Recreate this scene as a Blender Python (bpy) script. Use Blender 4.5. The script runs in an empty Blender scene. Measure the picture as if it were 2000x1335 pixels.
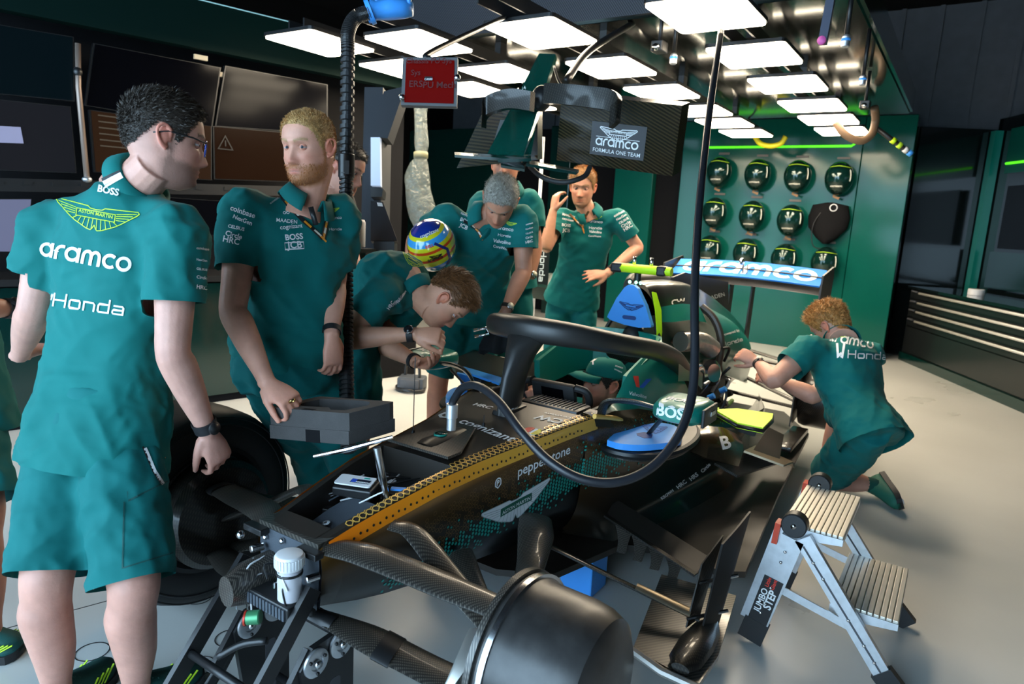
import bpy, bmesh, math, random
import numpy as np
from mathutils import Vector, Matrix, noise
from mathutils.bvhtree import BVHTree
from mathutils.kdtree import KDTree
random.seed(7); np.random.seed(7)
scene = bpy.context.scene
COL = scene.collection
# ------------------------------------------------------------------ camera
CAM = np.array([1.386, -1.298, 1.45]); YAW = math.radians(33.1); PITCH = math.radians(10.3); ROLL = math.radians(3.1); FPX = 1333.0
_f = np.array([-math.sin(YAW)*math.cos(PITCH), math.cos(YAW)*math.cos(PITCH), -math.sin(PITCH)])
_r0 = np.array([math.cos(YAW), math.sin(YAW), 0.0]); _u0 = np.cross(_r0, _f)
_R = math.cos(ROLL)*_r0+math.sin(ROLL)*_u0; _U = math.cos(ROLL)*_u0-math.sin(ROLL)*_r0
cd = bpy.data.cameras.new('camera'); cam = bpy.data.objects.new('camera', cd); COL.objects.link(cam)
cd.sensor_width = 36; cd.lens = FPX/2000*36; cd.clip_start = .05; cd.clip_end = 100
cam.matrix_world = Matrix(((_R[0], _U[0], -_f[0], CAM[0]), (_R[1], _U[1], -_f[1], CAM[1]), (_R[2], _U[2], -_f[2], CAM[2]), (0, 0, 0, 1)))
cd.dof.use_dof = True; cd.dof.focus_distance = 2.3; cd.dof.aperture_fstop = 4.0
scene.camera = cam
# ------------------------------------------------------------------ world and exposure
wd = bpy.data.worlds.new('daylight'); scene.world = wd; wd.use_nodes = True
wb = wd.node_tree.nodes['Background']; wb.inputs[0].default_value = (.52, .77, 1, 1); wb.inputs[1].default_value = 9.5
vs = scene.view_settings; vs.view_transform = 'Standard'; vs.look = 'None'; vs.exposure = -0.08; vs.gamma = 1; vs.use_curve_mapping = False
LAMP_WARM = (1.0, .84, .62); LAMP_STRENGTH = 25.0
def pt(u, v, x=None, y=None, z=None, d=None):
    """the point that stands at picture position u,v on the plane x=, y= or z=, or d metres into the room"""
    r = _f+(u-1000)/FPX*_R-(v-667.5)/FPX*_U
    if d is None:
        d = ((x-CAM[0])/r[0] if x is not None else (y-CAM[1])/r[1] if y is not None else (z-CAM[2])/r[2])
    return CAM+r*d
def V(*a): return np.array(a, float)
def nrm(a):
    a = np.asarray(a, float); return a/max(1e-9, np.linalg.norm(a))
def lerp(a, b, t): return a+(b-a)*t
# ------------------------------------------------------------------ objects
def link(o, parent=None):
    COL.objects.link(o)
    if parent is not None: o.parent = parent
    return o
def tag(o, label=None, cat=None, group=None, kind=None):
    if label: o['label'] = label
    if cat: o['category'] = cat
    if group: o['group'] = group
    if kind: o['kind'] = kind
    return o
def thing(name, label, cat, group=None, loc=None):
    o = bpy.data.objects.new(name, None); o.empty_display_size = .1
    if loc is not None: o.location = loc
    link(o); return tag(o, label, cat, group)
def tomesh(name, vs_, fs):
    me = bpy.data.meshes.new(name); me.from_pydata([tuple(map(float, v)) for v in vs_], [], fs); me.update(); return me
def obj(name, geo, mat=None, parent=None, smooth=True, sharp=None, label=None):
    """one mesh object from (verts, faces) given in world space"""
    me = geo if isinstance(geo, bpy.types.Mesh) else tomesh(name, *geo)
    if mat is not None: me.materials.append(mat)
    if smooth:
        me.polygons.foreach_set('use_smooth', [True]*len(me.polygons))
        if sharp: me.set_sharp_from_angle(angle=math.radians(sharp))
    o = bpy.data.objects.new(name, me); link(o, parent)
    if parent is not None: o.matrix_parent_inverse = world_of(parent).inverted()
    if label: o['label'] = label
    return o
def world_of(o):
    m = Matrix.Translation(o.location) if o.type == 'EMPTY' else Matrix.Identity(4)
    return m
def join(*gs):
    vs_, fs = [], []
    for g in gs:
        n = len(vs_); vs_.extend(list(g[0])); fs.extend([tuple(i+n for i in f) for f in g[1]])
    return vs_, fs
def xf(g, M):
    M = np.array(M); v = np.array([list(p) for p in g[0]], float); v = v@M[:3, :3].T+M[:3, 3]; return list(v), g[1]
def frame(o, ax, ay=None, az=None):
    """4x4 with columns ax, ay, az at o; missing axis completed"""
    ax = nrm(ax)
    if az is None: az = nrm(np.cross(ax, ay)); ay = np.cross(az, ax)
    else: az = nrm(np.asarray(az)-np.dot(az, ax)*ax); ay = np.cross(az, ax)
    M = np.eye(4); M[:3, 0] = ax; M[:3, 1] = ay; M[:3, 2] = az; M[:3, 3] = o; return M
def box(c, s, M=None, bev=0):
    """box of size s centred on c, chamfered along every edge if bev"""
    x, y, z = [k/2 for k in s]
    if not bev:
        vs_ = [V(a*x, b*y, e*z) for a in (-1, 1) for b in (-1, 1) for e in (-1, 1)]
        fs = [(0, 1, 3, 2), (4, 6, 7, 5), (0, 4, 5, 1), (2, 3, 7, 6), (0, 2, 6, 4), (1, 5, 7, 3)]
    else:
        bm = bmesh.new(); bmesh.ops.create_cube(bm, size=1)
        for v in bm.verts: v.co = Vector((v.co.x*2*x, v.co.y*2*y, v.co.z*2*z))
        bmesh.ops.bevel(bm, geom=list(bm.edges), offset=bev, segments=2, profile=.5, affect='EDGES')
        vs_ = [V(*v.co) for v in bm.verts]; bm.verts.index_update(); fs = [tuple(v.index for v in f.verts) for f in bm.faces]; bm.free()
    g = ([v for v in vs_], fs)
    if M is not None: g = xf(g, M)
    return [v+np.asarray(c, float) for v in g[0]], g[1]
def beam(a, b, w, h, up=(0, 0, 1), bev=0):
    """straight bar from a to b, w wide, h high"""
    a, b = np.asarray(a, float), np.asarray(b, float); M = frame((a+b)/2, b-a, az=up); return xf(box((0, 0, 0), (np.linalg.norm(b-a), w, h), bev=bev), M)
def loft(rings, cap=True, closed=True, loop=False):
    n = len(rings[0]); vs_ = [np.asarray(p, float) for r in rings for p in r]; fs = []
    m = len(rings)
    for i in range(m if loop else m-1):
        i2 = (i+1) % m
        for j in range(n if closed else n-1):
            k = (j+1) % n; fs.append((i*n+j, i*n+k, i2*n+k, i2*n+j))
    if cap and closed and not loop:
        fs.append(tuple(range(n-1, -1, -1))); fs.append(tuple((m-1)*n+j for j in range(n)))
    return vs_, fs
def smoothpath(P, n):
    """Catmull-Rom through P, n points"""
    P = [np.asarray(p, float) for p in P]
    if len(P) < 3: return [lerp(P[0], P[-1], t) for t in np.linspace(0, 1, n)]
    Q = [2*P[0]-P[1]]+P+[2*P[-1]-P[-2]]; out = []
    for t in np.linspace(0, len(P)-1-1e-9, n):
        i = int(t); f = t-i; a, b, c, e = Q[i:i+4]
        out.append(.5*((2*b)+(-a+c)*f+(2*a-5*b+4*c-e)*f*f+(-a+3*b-3*c+e)*f**3))
    return out
def tube(P, r, seg=10, up=None, flat=1.0, cap=True, n=None):
    """swept tube; r a number or one per point; flat squashes it along the second axis"""
    P = [np.asarray(p, float) for p in P]
    if n:
        if not np.isscalar(r): r = list(np.interp(np.linspace(0, 1, n), np.linspace(0, 1, len(r)), r))
        P = smoothpath(P, n)
    R_ = [r]*len(P) if np.isscalar(r) else list(r)
    rings = []; prev = None
    for i, p in enumerate(P):
        t = nrm(P[min(i+1, len(P)-1)]-P[max(i-1, 0)])
        if up is not None: s = nrm(np.cross(np.asarray(up, float), t)) if abs(np.dot(nrm(up), t)) < .99 else nrm(np.cross((1, 0, .1), t))
        elif prev is None: s = nrm(np.cross((0, 0, 1), t)) if abs(t[2]) < .95 else nrm(np.cross((1, 0, 0), t))
        else: s = nrm(prev-np.dot(prev, t)*t)
        prev = s; w = np.cross(t, s)
        rings.append([p+R_[i]*(math.cos(a)*s+flat*math.sin(a)*w) for a in np.linspace(0, 2*math.pi, seg, endpoint=False)])
    return loft(rings, cap)
def ribbon(P, N, w, th=.0015):
    """flat strap along P lying on normals N"""
    P = [np.asarray(p, float) for p in P]; rings = []
    for i, p in enumerate(P):
        t = nrm(P[min(i+1, len(P)-1)]-P[max(i-1, 0)]); nn = nrm(N[i]-np.dot(N[i], t)*t); s = np.cross(t, nn)
        rings.append([p+s*w/2, p+s*w/2+nn*th, p-s*w/2+nn*th, p-s*w/2])
    return loft(rings)
def lathe(prof, M, seg=32, cap=True):
    """revolve (r, h) pairs about the local z axis of M"""
    rings = [[V(r*math.cos(a), r*math.sin(a), h) for a in np.linspace(0, 2*math.pi, seg, endpoint=False)] for r, h in prof]
    return xf(loft(rings, cap), M)
def axis(o, d):
    d = nrm(d); s = nrm(np.cross(d, (0, 0, 1))) if abs(d[2]) < .95 else nrm(np.cross(d, (0, 1, 0)))
    M = np.eye(4); M[:3, 2] = d; M[:3, 0] = s; M[:3, 1] = np.cross(d, s); M[:3, 3] = o; return M
def cyl(a, b, r, seg=20, bev=0):
    a, b = np.asarray(a, float), np.asarray(b, float); L = np.linalg.norm(b-a)
    pr = [(r, 0), (r, L)] if not bev else [(r-bev, 0), (r, bev), (r, L-bev), (r-bev, L)]
    return lathe(pr, axis(a, b-a), seg)
def prism(poly, M, th):
    """2D outline (local xy of M) extruded th along local z"""
    n = len(poly); vs_ = [V(x, y, 0) for x, y in poly]+[V(x, y, th) for x, y in poly]
    fs = [tuple(range(n-1, -1, -1)), tuple(range(n, 2*n))]+[(i, (i+1) % n, n+(i+1) % n, n+i) for i in range(n)]
    return xf((vs_, fs), M)
def rrect(w, h, r, k=4):
    out = []
    for cx, cy, a0 in ((w/2-r, h/2-r, 0), (-w/2+r, h/2-r, 90), (-w/2+r, -h/2+r, 180), (w/2-r, -h/2+r, 270)):
        for i in range(k+1):
            a = math.radians(a0+90*i/k); out.append((cx+r*math.cos(a), cy+r*math.sin(a)))
    return out
def ellip(c, r, M=None, nu=20, nv=12):
    rings = []
    for i in range(nv+1):
        p = math.pi*i/nv; s = max(1e-4, math.sin(p)); rings.append([V(r[0]*s*math.cos(a), r[1]*s*math.sin(a), r[2]*math.cos(p)) for a in np.linspace(0, 2*math.pi, nu, endpoint=False)])
    g = loft(rings)
    if M is not None:
        M = np.array(M).copy(); M[:3, 3] = 0; g = xf(g, M)
    return [v+np.asarray(c, float) for v in g[0]], [f[::-1] for f in g[1]]
def quadsheet(P, th=.004):
    """a grid of points given thickness along its own normals"""
    P = np.asarray(P, float); m, n = P.shape[:2]
    du = np.gradient(P, axis=0); dv = np.gradient(P, axis=1); N = np.cross(du, dv); N /= np.maximum(1e-9, np.linalg.norm(N, axis=2, keepdims=True))
    A = P+N*th/2; B = P-N*th/2; vs_ = list(A.reshape(-1, 3))+list(B.reshape(-1, 3)); k = m*n; fs = []
    for i in range(m-1):
        for j in range(n-1):
            a = i*n+j; fs.append((a, a+n, a+n+1, a+1)); fs.append((k+a, k+a+1, k+a+n+1, k+a+n))
    for i in range(m-1):
        a = i*n; fs.append((a, k+a, k+a+n, a+n)); a = i*n+n-1; fs.append((a, a+n, k+a+n, k+a))
    for j in range(n-1):
        a = j; fs.append((a, a+1, k+a+1, k+a)); a = (m-1)*n+j; fs.append((a, k+a, k+a+1, a+1))
    return vs_, fs
def bvh(o):
    me = o.data; vs_ = [o.matrix_basis@v.co for v in me.vertices]; return BVHTree.FromPolygons(vs_, [tuple(p.vertices) for p in me.polygons])
def remesh(g, vox, smooth=4, name='t'):
    me = tomesh(name, *g); o = bpy.data.objects.new(name, me); COL.objects.link(o)
    m = o.modifiers.new('r', 'REMESH'); m.mode = 'VOXEL'; m.voxel_size = vox
    if smooth: s = o.modifiers.new('s', 'SMOOTH'); s.iterations = smooth; s.factor = .5
    dg = bpy.context.evaluated_depsgraph_get(); e = o.evaluated_get(dg); r = bpy.data.meshes.new_from_object(e)
    v = np.empty(len(r.vertices)*3); r.vertices.foreach_get('co', v); f = [tuple(p.vertices) for p in r.polygons]
    bpy.data.objects.remove(o); bpy.data.meshes.remove(me); bpy.data.meshes.remove(r)
    return list(v.reshape(-1, 3)), f
def normals(g):
    me = tomesh('n', *g); n = np.empty(len(me.vertices)*3); me.vertices.foreach_get('normal', n); bpy.data.meshes.remove(me); return n.reshape(-1, 3)
# ------------------------------------------------------------------ materials
MATS = {}
def mat(name, col=(.5, .5, .5), rough=.5, metal=0.0, spec=.5, coat=0.0, bump=0, bscale=200, var=0, vscale=8, emit=None, estr=0, sheen=0, alpha=1, trans=0, attr=None, sss=0, detail=3, bdist=.01, coatrough=.1):
    """procedural principled material: colour with noise variation and noise bump"""
    if name in MATS: return MATS[name]
    m = bpy.data.materials.new(name); m.use_nodes = True; nt = m.node_tree; b = nt.nodes['Principled BSDF']; L = nt.links.new
    b.inputs['Base Color'].default_value = (*col, 1); b.inputs['Roughness'].default_value = rough; b.inputs['Metallic'].default_value = metal
    b.inputs['Specular IOR Level'].default_value = spec; b.inputs['Coat Weight'].default_value = coat; b.inputs['Coat Roughness'].default_value = coatrough
    b.inputs['Alpha'].default_value = alpha; b.inputs['Transmission Weight'].default_value = trans; b.inputs['Sheen Weight'].default_value = sheen
    if sss: b.inputs['Subsurface Weight'].default_value = sss; b.inputs['Subsurface Radius'].default_value = (.012, .004, .002); b.inputs['Subsurface Scale'].default_value = 1
    if emit: b.inputs['Emission Color'].default_value = (*emit, 1); b.inputs['Emission Strength'].default_value = estr
    tc = nt.nodes.new('ShaderNodeTexCoord')
    src = None
    if attr:
        at = nt.nodes.new('ShaderNodeAttribute'); at.attribute_name = attr; src = at.outputs['Color']
    if var or attr:
        n = nt.nodes.new('ShaderNodeTexNoise'); n.inputs['Scale'].default_value = vscale; n.inputs['Detail'].default_value = detail; L(tc.outputs['Object'], n.inputs['Vector'])
        mr = nt.nodes.new('ShaderNodeMapRange'); mr.inputs[1].default_value = .3; mr.inputs[2].default_value = .7; mr.inputs[3].default_value = 1-var; mr.inputs[4].default_value = 1+var; L(n.outputs['Fac'], mr.inputs[0])
        mx = nt.nodes.new('ShaderNodeMix'); mx.data_type = 'RGBA'; mx.blend_type = 'MULTIPLY'; mx.inputs[0].default_value = 1
        if src is not None: L(src, mx.inputs[6])
        else: mx.inputs[6].default_value = (*col, 1)
        L(mr.outputs[0], mx.inputs[7]); L(mx.outputs[2], b.inputs['Base Color'])
    if bump:
        n = nt.nodes.new('ShaderNodeTexNoise'); n.inputs['Scale'].default_value = bscale; n.inputs['Detail'].default_value = detail; L(tc.outputs['Object'], n.inputs['Vector'])
        bp = nt.nodes.new('ShaderNodeBump'); bp.inputs['Strength'].default_value = bump; bp.inputs['Distance'].default_value = bdist; L(n.outputs['Fac'], bp.inputs['Height']); L(bp.outputs[0], b.inputs['Normal'])
    MATS[name] = m; return m
def carbon(name, scale=90, tint=(.020, .0185, .017), hi=(.075, .068, .06), rough=.3, coat=.7, twill=True, ang=0):
    """woven carbon: two sets of diagonal bands beating against each other, in object space"""
    if name in MATS: return MATS[name]
    m = bpy.data.materials.new(name); m.use_nodes = True; nt = m.node_tree; b = nt.nodes['Principled BSDF']; L = nt.links.new
    tc = nt.nodes.new('ShaderNodeTexCoord'); outs = []
    for rot in ((.5, .3, .785+ang), (.5, .3, -.785+ang)):
        mp = nt.nodes.new('ShaderNodeMapping'); mp.inputs['Rotation'].default_value = rot; L(tc.outputs['Object'], mp.inputs[0])
        w = nt.nodes.new('ShaderNodeTexWave'); w.inputs['Scale'].default_value = scale; w.inputs['Distortion'].default_value = 0; L(mp.outputs[0], w.inputs[0]); outs.append(w.outputs['Fac'])
    mm = nt.nodes.new('ShaderNodeMath'); mm.operation = 'MULTIPLY' if twill else 'MAXIMUM'; L(outs[0], mm.inputs[0])
    if twill: L(outs[1], mm.inputs[1])
    else: mm.inputs[1].default_value = 0
    mx = nt.nodes.new('ShaderNodeMix'); mx.data_type = 'RGBA'; mx.inputs[6].default_value = (*tint, 1); mx.inputs[7].default_value = (*hi, 1); L(mm.outputs[0], mx.inputs[0]); L(mx.outputs[2], b.inputs['Base Color'])
    b.inputs['Roughness'].default_value = rough; b.inputs['Coat Weight'].default_value = coat; b.inputs['Coat Roughness'].default_value = .08; b.inputs['Metallic'].default_value = .25
    MATS[name] = m; return m
def ramp_mat(name, axisv, stops, rough=.35, coat=.4, metal=0.0, extra=None):
    """paint whose colour changes along a direction of the object (livery fades, one with lamp sheen worked in)"""
    if name in MATS: return MATS[name]
    m = bpy.data.materials.new(name); m.use_nodes = True; nt = m.node_tree; b = nt.nodes['Principled BSDF']; L = nt.links.new
    tc = nt.nodes.new('ShaderNodeTexCoord'); d = nt.nodes.new('ShaderNodeVectorMath'); d.operation = 'DOT_PRODUCT'; d.inputs[1].default_value = axisv; L(tc.outputs['Object'], d.inputs[0])
    lo, hi = stops[0][0], stops[-1][0]; mr = nt.nodes.new('ShaderNodeMapRange'); mr.inputs[1].default_value = lo; mr.inputs[2].default_value = hi; L(d.outputs['Value'], mr.inputs[0])
    cr = nt.nodes.new('ShaderNodeValToRGB'); e = cr.color_ramp.elements
    while len(e) < len(stops): e.new(.5)
    for k, (p, c) in enumerate(stops): e[k].position = (p-lo)/(hi-lo); e[k].color = (*c, 1)
    L(mr.outputs[0], cr.inputs[0]); L(cr.outputs[0], b.inputs['Base Color']); b.inputs['Roughness'].default_value = rough; b.inputs['Coat Weight'].default_value = coat; b.inputs['Metallic'].default_value = metal; b.inputs['Coat Roughness'].default_value = .12
    MATS[name] = m; return m
M_skin = mat('skin', rough=.48, attr='Col', var=.10, vscale=18, bump=.25, bscale=160, bdist=.002, spec=.4, sss=.06)
M_eye = mat('eye_white', (.48, .44, .42), .25)
def fabric(name, col, rough=.8):
    """jersey: fine weave and soft creases"""
    if name in MATS: return MATS[name]
    m = mat(name, col, rough, sheen=.03, var=.05, vscale=5, spec=.25); nt = m.node_tree; L = nt.links.new; b = nt.nodes['Principled BSDF']
    tc = nt.nodes.new('ShaderNodeTexCoord'); mp = nt.nodes.new('ShaderNodeMapping'); mp.inputs['Scale'].default_value = (1, 1, 1.9); mp.inputs['Rotation'].default_value = (.5, .4, .2); L(tc.outputs['Object'], mp.inputs[0])
    n1 = nt.nodes.new('ShaderNodeTexNoise'); n1.inputs['Scale'].default_value = 5.5; n1.inputs['Detail'].default_value = 1; n1.inputs['Distortion'].default_value = .25; L(mp.outputs[0], n1.inputs['Vector'])
    n2 = nt.nodes.new('ShaderNodeTexNoise'); n2.inputs['Scale'].default_value = 900; n2.inputs['Detail'].default_value = 1; L(tc.outputs['Object'], n2.inputs['Vector'])
    b1 = nt.nodes.new('ShaderNodeBump'); b1.inputs['Strength'].default_value = .30; b1.inputs['Distance'].default_value = .035; L(n1.outputs['Fac'], b1.inputs['Height'])
    b2 = nt.nodes.new('ShaderNodeBump'); b2.inputs['Strength'].default_value = .25; b2.inputs['Distance'].default_value = .001; L(n2.outputs['Fac'], b2.inputs['Height']); L(b1.outputs[0], b2.inputs['Normal']); L(b2.outputs[0], b.inputs['Normal'])
    return m
M_shirt = fabric('teal_jersey', (.001, .138, .130)); M_shorts = fabric('teal_twill', (.001, .126, .124)); M_sleeve = fabric('dark_teal_jersey', (.003, .075, .068))
M_white = mat('white_print', (.82, .84, .84), .6); M_lime = mat('lime_print', (.50, .80, .03), .55); M_offwhite = mat('cream_print', (.78, .76, .66), .6)
M_black = mat('black_satin', (.012, .012, .013), .38); M_rubber = mat('black_rubber', (.014, .014, .015), .6, bump=.1, bscale=300, bdist=.001)
M_bstrap = mat('black_strap', (.012, .012, .014), .6); M_orange = mat('orange_print', (.8, .30, .02), .5)
M_alu = mat('brushed_aluminium', (.62, .64, .67), .38, .85, var=.08, vscale=40); M_steel = mat('polished_steel', (.72, .73, .75), .18, 1.0)
M_chrome = mat('chrome', (.8, .8, .82), .08, 1.0)
M_carb = carbon('satin_carbon_weave', 66, tint=(.022, .020, .018), hi=(.17, .15, .125), rough=.36, coat=.35); M_carbg = carbon('gloss_carbon_weave', 42, tint=(.010, .009, .008), hi=(.05, .043, .032), rough=.36, coat=.45)
M_carb_stripe = carbon('striped_carbon', 30, tint=(.02, .019, .017), hi=(.10, .09, .075), twill=False)
M_cockpit = mat('black_liner', (.008, .008, .009), .55)
M_paint = mat('satin_black_paint', (.026, .021, .017), .42, .25, coat=.25, coatrough=.35, var=.05)
M_teal = mat('teal_car_paint', (.004, .20, .155), .34, .1, coat=.4)
M_tealdk = mat('dark_teal_gloss', (.002, .028, .024), .16, .2, coat=.8)
M_blue = mat('blue_plastic', (.06, .34, .90), .38, var=.03); M_fluo = mat('fluorescent_yellow', (.62, .95, .01), .5)
M_greyfoam = mat('grey_foam', (.062, .057, .055), .9, bump=.5, bscale=420, bdist=.002, var=.08, vscale=30)
M_bluegrey = mat('grey_lining', (.05, .06, .075), .6, bump=.3, bscale=300, bdist=.002)
M_redorange = mat('orange_livery', (.85, .22, .012), .4, .2, coat=.3)
M_gold = mat('gold_livery', (.85, .48, .10), .35, .35, coat=.3)
M_plasw = mat('white_plastic', (.74, .74, .76), .35)
# ================================================================== THE ROOM
YB = 7.9
def floor_mat():
    m = mat('painted_concrete_floor', (.40, .40, .375), .30, spec=.4); nt = m.node_tree; L = nt.links.new; b = nt.nodes['Principled BSDF']
    tc = nt.nodes.new('ShaderNodeTexCoord')
    n = nt.nodes.new('ShaderNodeTexNoise'); n.inputs['Scale'].default_value = 1.1; n.inputs['Detail'].default_value = 6; L(tc.outputs['Object'], n.inputs['Vector'])
    cr = nt.nodes.new('ShaderNodeValToRGB'); cr.color_ramp.elements[0].position = .3; cr.color_ramp.elements[0].color = (.50, .50, .475, 1); cr.color_ramp.elements[1].position = .7; cr.color_ramp.elements[1].color = (.58, .58, .555, 1)
    L(n.outputs['Fac'], cr.inputs[0])
    v = nt.nodes.new('ShaderNodeTexNoise'); v.inputs['Scale'].default_value = 16; v.inputs['Detail'].default_value = 8; v.inputs['Roughness'].default_value = .8; L(tc.outputs['Object'], v.inputs['Vector'])
    mr = nt.nodes.new('ShaderNodeMapRange'); mr.inputs[1].default_value = .16; mr.inputs[2].default_value = .27; mr.inputs[3].default_value = .75; mr.inputs[4].default_value = 1; L(v.outputs['Fac'], mr.inputs[0])
    mx = nt.nodes.new('ShaderNodeMix'); mx.data_type = 'RGBA'; mx.blend_type = 'MULTIPLY'; mx.inputs[0].default_value = 1; L(cr.outputs[0], mx.inputs[6]); L(mr.outputs[0], mx.inputs[7]); L(mx.outputs[2], b.inputs['Base Color'])
    r = nt.nodes.new('ShaderNodeMapRange'); r.inputs[3].default_value = .2; r.inputs[4].default_value = .42; L(n.outputs['Fac'], r.inputs[0]); L(r.outputs[0], b.inputs['Roughness'])
    return m
M_floor = floor_mat()
M_wallgreen = mat('green_lacquer_panel', (.003, .085, .064), .12, 0, coat=0, spec=.22, var=.06, vscale=.8)
M_wallblack = mat('black_lacquer_panel', (.004, .007, .008), .12, coat=.5, coatrough=.05); M_darkgrey = mat('dark_grey_wall', (.06, .062, .07), .6, var=.1); M_blackmatte = mat('black_matte', (.006, .006, .007), .8, spec=.12)
M_greenline = mat('green_led', (.1, .8, .02), .4, emit=(.12, 1, .02), estr=1.3)
M_ceil = mat('dark_mirror_ceiling', (.020, .030, .024), .12, .75, coat=.3, var=.1, vscale=3)
M_screen_off = mat('dark_screen', (.002, .002, .003), .14, spec=.1)
fl = obj('floor', box((-.5, 3, -.05), (13, 16, .1)), M_floor, smooth=False); tag(fl, 'pale grey painted concrete garage floor', kind='structure')
def struct(name, geo, m, parent=None, label=None, smooth=False):
    o = obj(name, geo, m, parent, smooth=smooth)
    if parent is None: o['kind'] = 'structure'
    if label: o['label'] = label
    return o
# floor markings: thin drawn rings and a scuffed joint line
for k, (u, v, rr) in enumerate(((388, 1167, .045), (450, 1245, .05), (180, 1272, .05), (388, 1300, .05))):
    c = pt(u, v, z=.001); q = obj('floor_marking', lathe([(rr-.0025, 0), (rr, 0), (rr, .0012), (rr-.0025, .0012)], axis(c, (0, 0, 1)), 40, cap=False), M_black, fl, smooth=False)
a_, b_ = pt(0, 1230, z=.0), pt(330, 1140, z=.0); obj('floor_joint', beam(a_, b_, .004, .0016), M_black, fl, smooth=False)
# shell
struct('ceiling', box((-.5, 3, 4.35), (13, 16, .1)), M_blackmatte, label='dark roof high above the light rig')
struct('wall_right_side', box((6.0, 3, 2.15), (.1, 16, 4.3)), M_darkgrey)
struct('wall_left_side', box((-7.0, 3, 2.15), (.1, 16, 4.3)), M_blackmatte)
struct('wall_rear', box((-.5, 11.0, 2.15), (13, .1, 4.3)), M_darkgrey)
lint = struct('wall_front', box((-.5, -3.6, 3.85), (13, .1, 1.0)), M_darkgrey, label='lintel over the open garage door'); struct('wall_front_daylight_stop', box((4.1, -3.6, 1.675), (3.8, .1, 3.35)), M_darkgrey)  # unseen side wall, its width set to hold back daylight from the right
# helmet wall: lacquered panels in front of the back wall
wbk = struct('wall_back', box((-3.2, YB+.35, 1.42), (7.6, .1, 2.84)), M_blackmatte, label='dark back wall behind the lacquered panels')
def wpanel(x0, x1, z0=0.0, z1=2.84, m=M_wallgreen, y=YB, th=.25): return obj('panel', box(((x0+x1)/2, y+th/2, (z0+z1)/2), (x1-x0, th, z1-z0), bev=.006), m, wbk, smooth=False)
wpanel(-2.02, .17); wpanel(.175, .70); wpanel(-3.0, -2.42); wpanel(-4.1, -3.75, m=M_tealdk); wpanel(-7.0, -4.9, m=M_tealdk)
wpanel(-2.42, -2.02, m=M_blackmatte, y=YB+.12, th=.1)
obj('light_line', tube([V(-1.66, YB-.012, 2.50), V(.05, YB-.012, 2.50), V(.17, YB-.012, 2.59)], .014, 8), M_greenline, wbk)
obj('light_line', tube([V(-5.6, YB-.012, 2.55), V(-4.9, YB-.012, 2.55)], .014, 8), M_greenline, wbk)
# upper corrugated cladding
up_ = struct('wall_upper', box((-.5, YB+1.2, 3.5), (13, .05, 1.6)), M_darkgrey, label='grey ribbed cladding above the panels')
for k in range(26): obj('cladding_rib', box((-5.6+k*.42, YB+1.16, 3.5), (.05, .05, 1.6)), M_darkgrey, up_, smooth=False)
# right wall, set at an angle behind the tool chest
ra, rb = V(1.50, 8.88, 0), V(3.5, 5.11, 0); rd = nrm(rb-ra); rn = np.array([rd[1], -rd[0], 0])
if rn[0] > 0: rn = -rn
struct('wall_corner', beam(V(.70, 8.42, 1.40), V(1.50, 8.88, 1.40), .05, 2.75), M_wallblack, label='black lacquered corner panel beside the green helmet wall')
wr = struct('wall_right', beam((ra+rb)/2*[1, 1, 0]+V(0, 0, 1.45)-rd*np.linalg.norm(rb-ra)/2, (ra+rb)/2*[1, 1, 0]+V(0, 0, 1.45)+rd*np.linalg.norm(rb-ra)/2, .06, 2.9), M_wallblack, label='black lacquered side wall behind the tool chest')
def onwr(s, z, off=0.0): return ra+rd*s+rn*(.03+off)+V(0, 0, z)
Lr = np.linalg.norm(rb-ra)
obj('upright', beam(onwr(.10, 0, .06), onwr(.10, 2.75, .06), .10, .09, up=rn), M_teal, wr, smooth=False)
obj('panel', beam(onwr(.33, 2.5, .02), onwr(Lr, 2.5, .02), .04, .5, up=(0, 0, 1)), M_wallgreen, wr, smooth=False)
obj('panel', beam(onwr(.33, 1.15, .02), onwr(Lr, 1.15, .02), .04, .42, up=(0, 0, 1)), M_tealdk, wr, smooth=False)
obj('light_line', tube([onwr(.36, 2.36, .05), onwr(Lr, 2.32, .05)], .014, 8), M_greenline, wr)
s_ = obj('screen', beam(onwr(.5, 1.75, .05), onwr(1.9, 1.75, .05), .03, .70), M_screen_off, wr, smooth=False)
# ------------------------------------------------------------------ left wall of screens, slightly turned
la = V(-3.36, .505, 0); ld = nrm(V(.232, .973, 0)); ln = V(ld[1], -ld[0], 0)     # ln points into the room
def onl(s, z, off=0.0): return la+ld*s+ln*off+V(0, 0, z)
wl = struct('wall_left', beam(onl(-4, 1.4, -.45), onl(3.0, 1.4, -.45), .1, 2.8), M_blackmatte, label='black wall behind the bank of screens')
bm_ = struct('trim_1', beam(onl(-3.2, 2.60, -.02), onl(3.0, 2.60, -.02), .10, .30), mat('beam_green', (.0006, .010, .008), .6, spec=.1), label='dark green gloss beam above the screens')
obj('light_line', tube([onl(-3.2, 2.755, .035), onl(2.95, 2.755, .035)], .004, 6), mat('pale_blue_edge', (.3, .6, .7), .3, emit=(.35, .75, .9), estr=.5), bm_)
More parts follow.
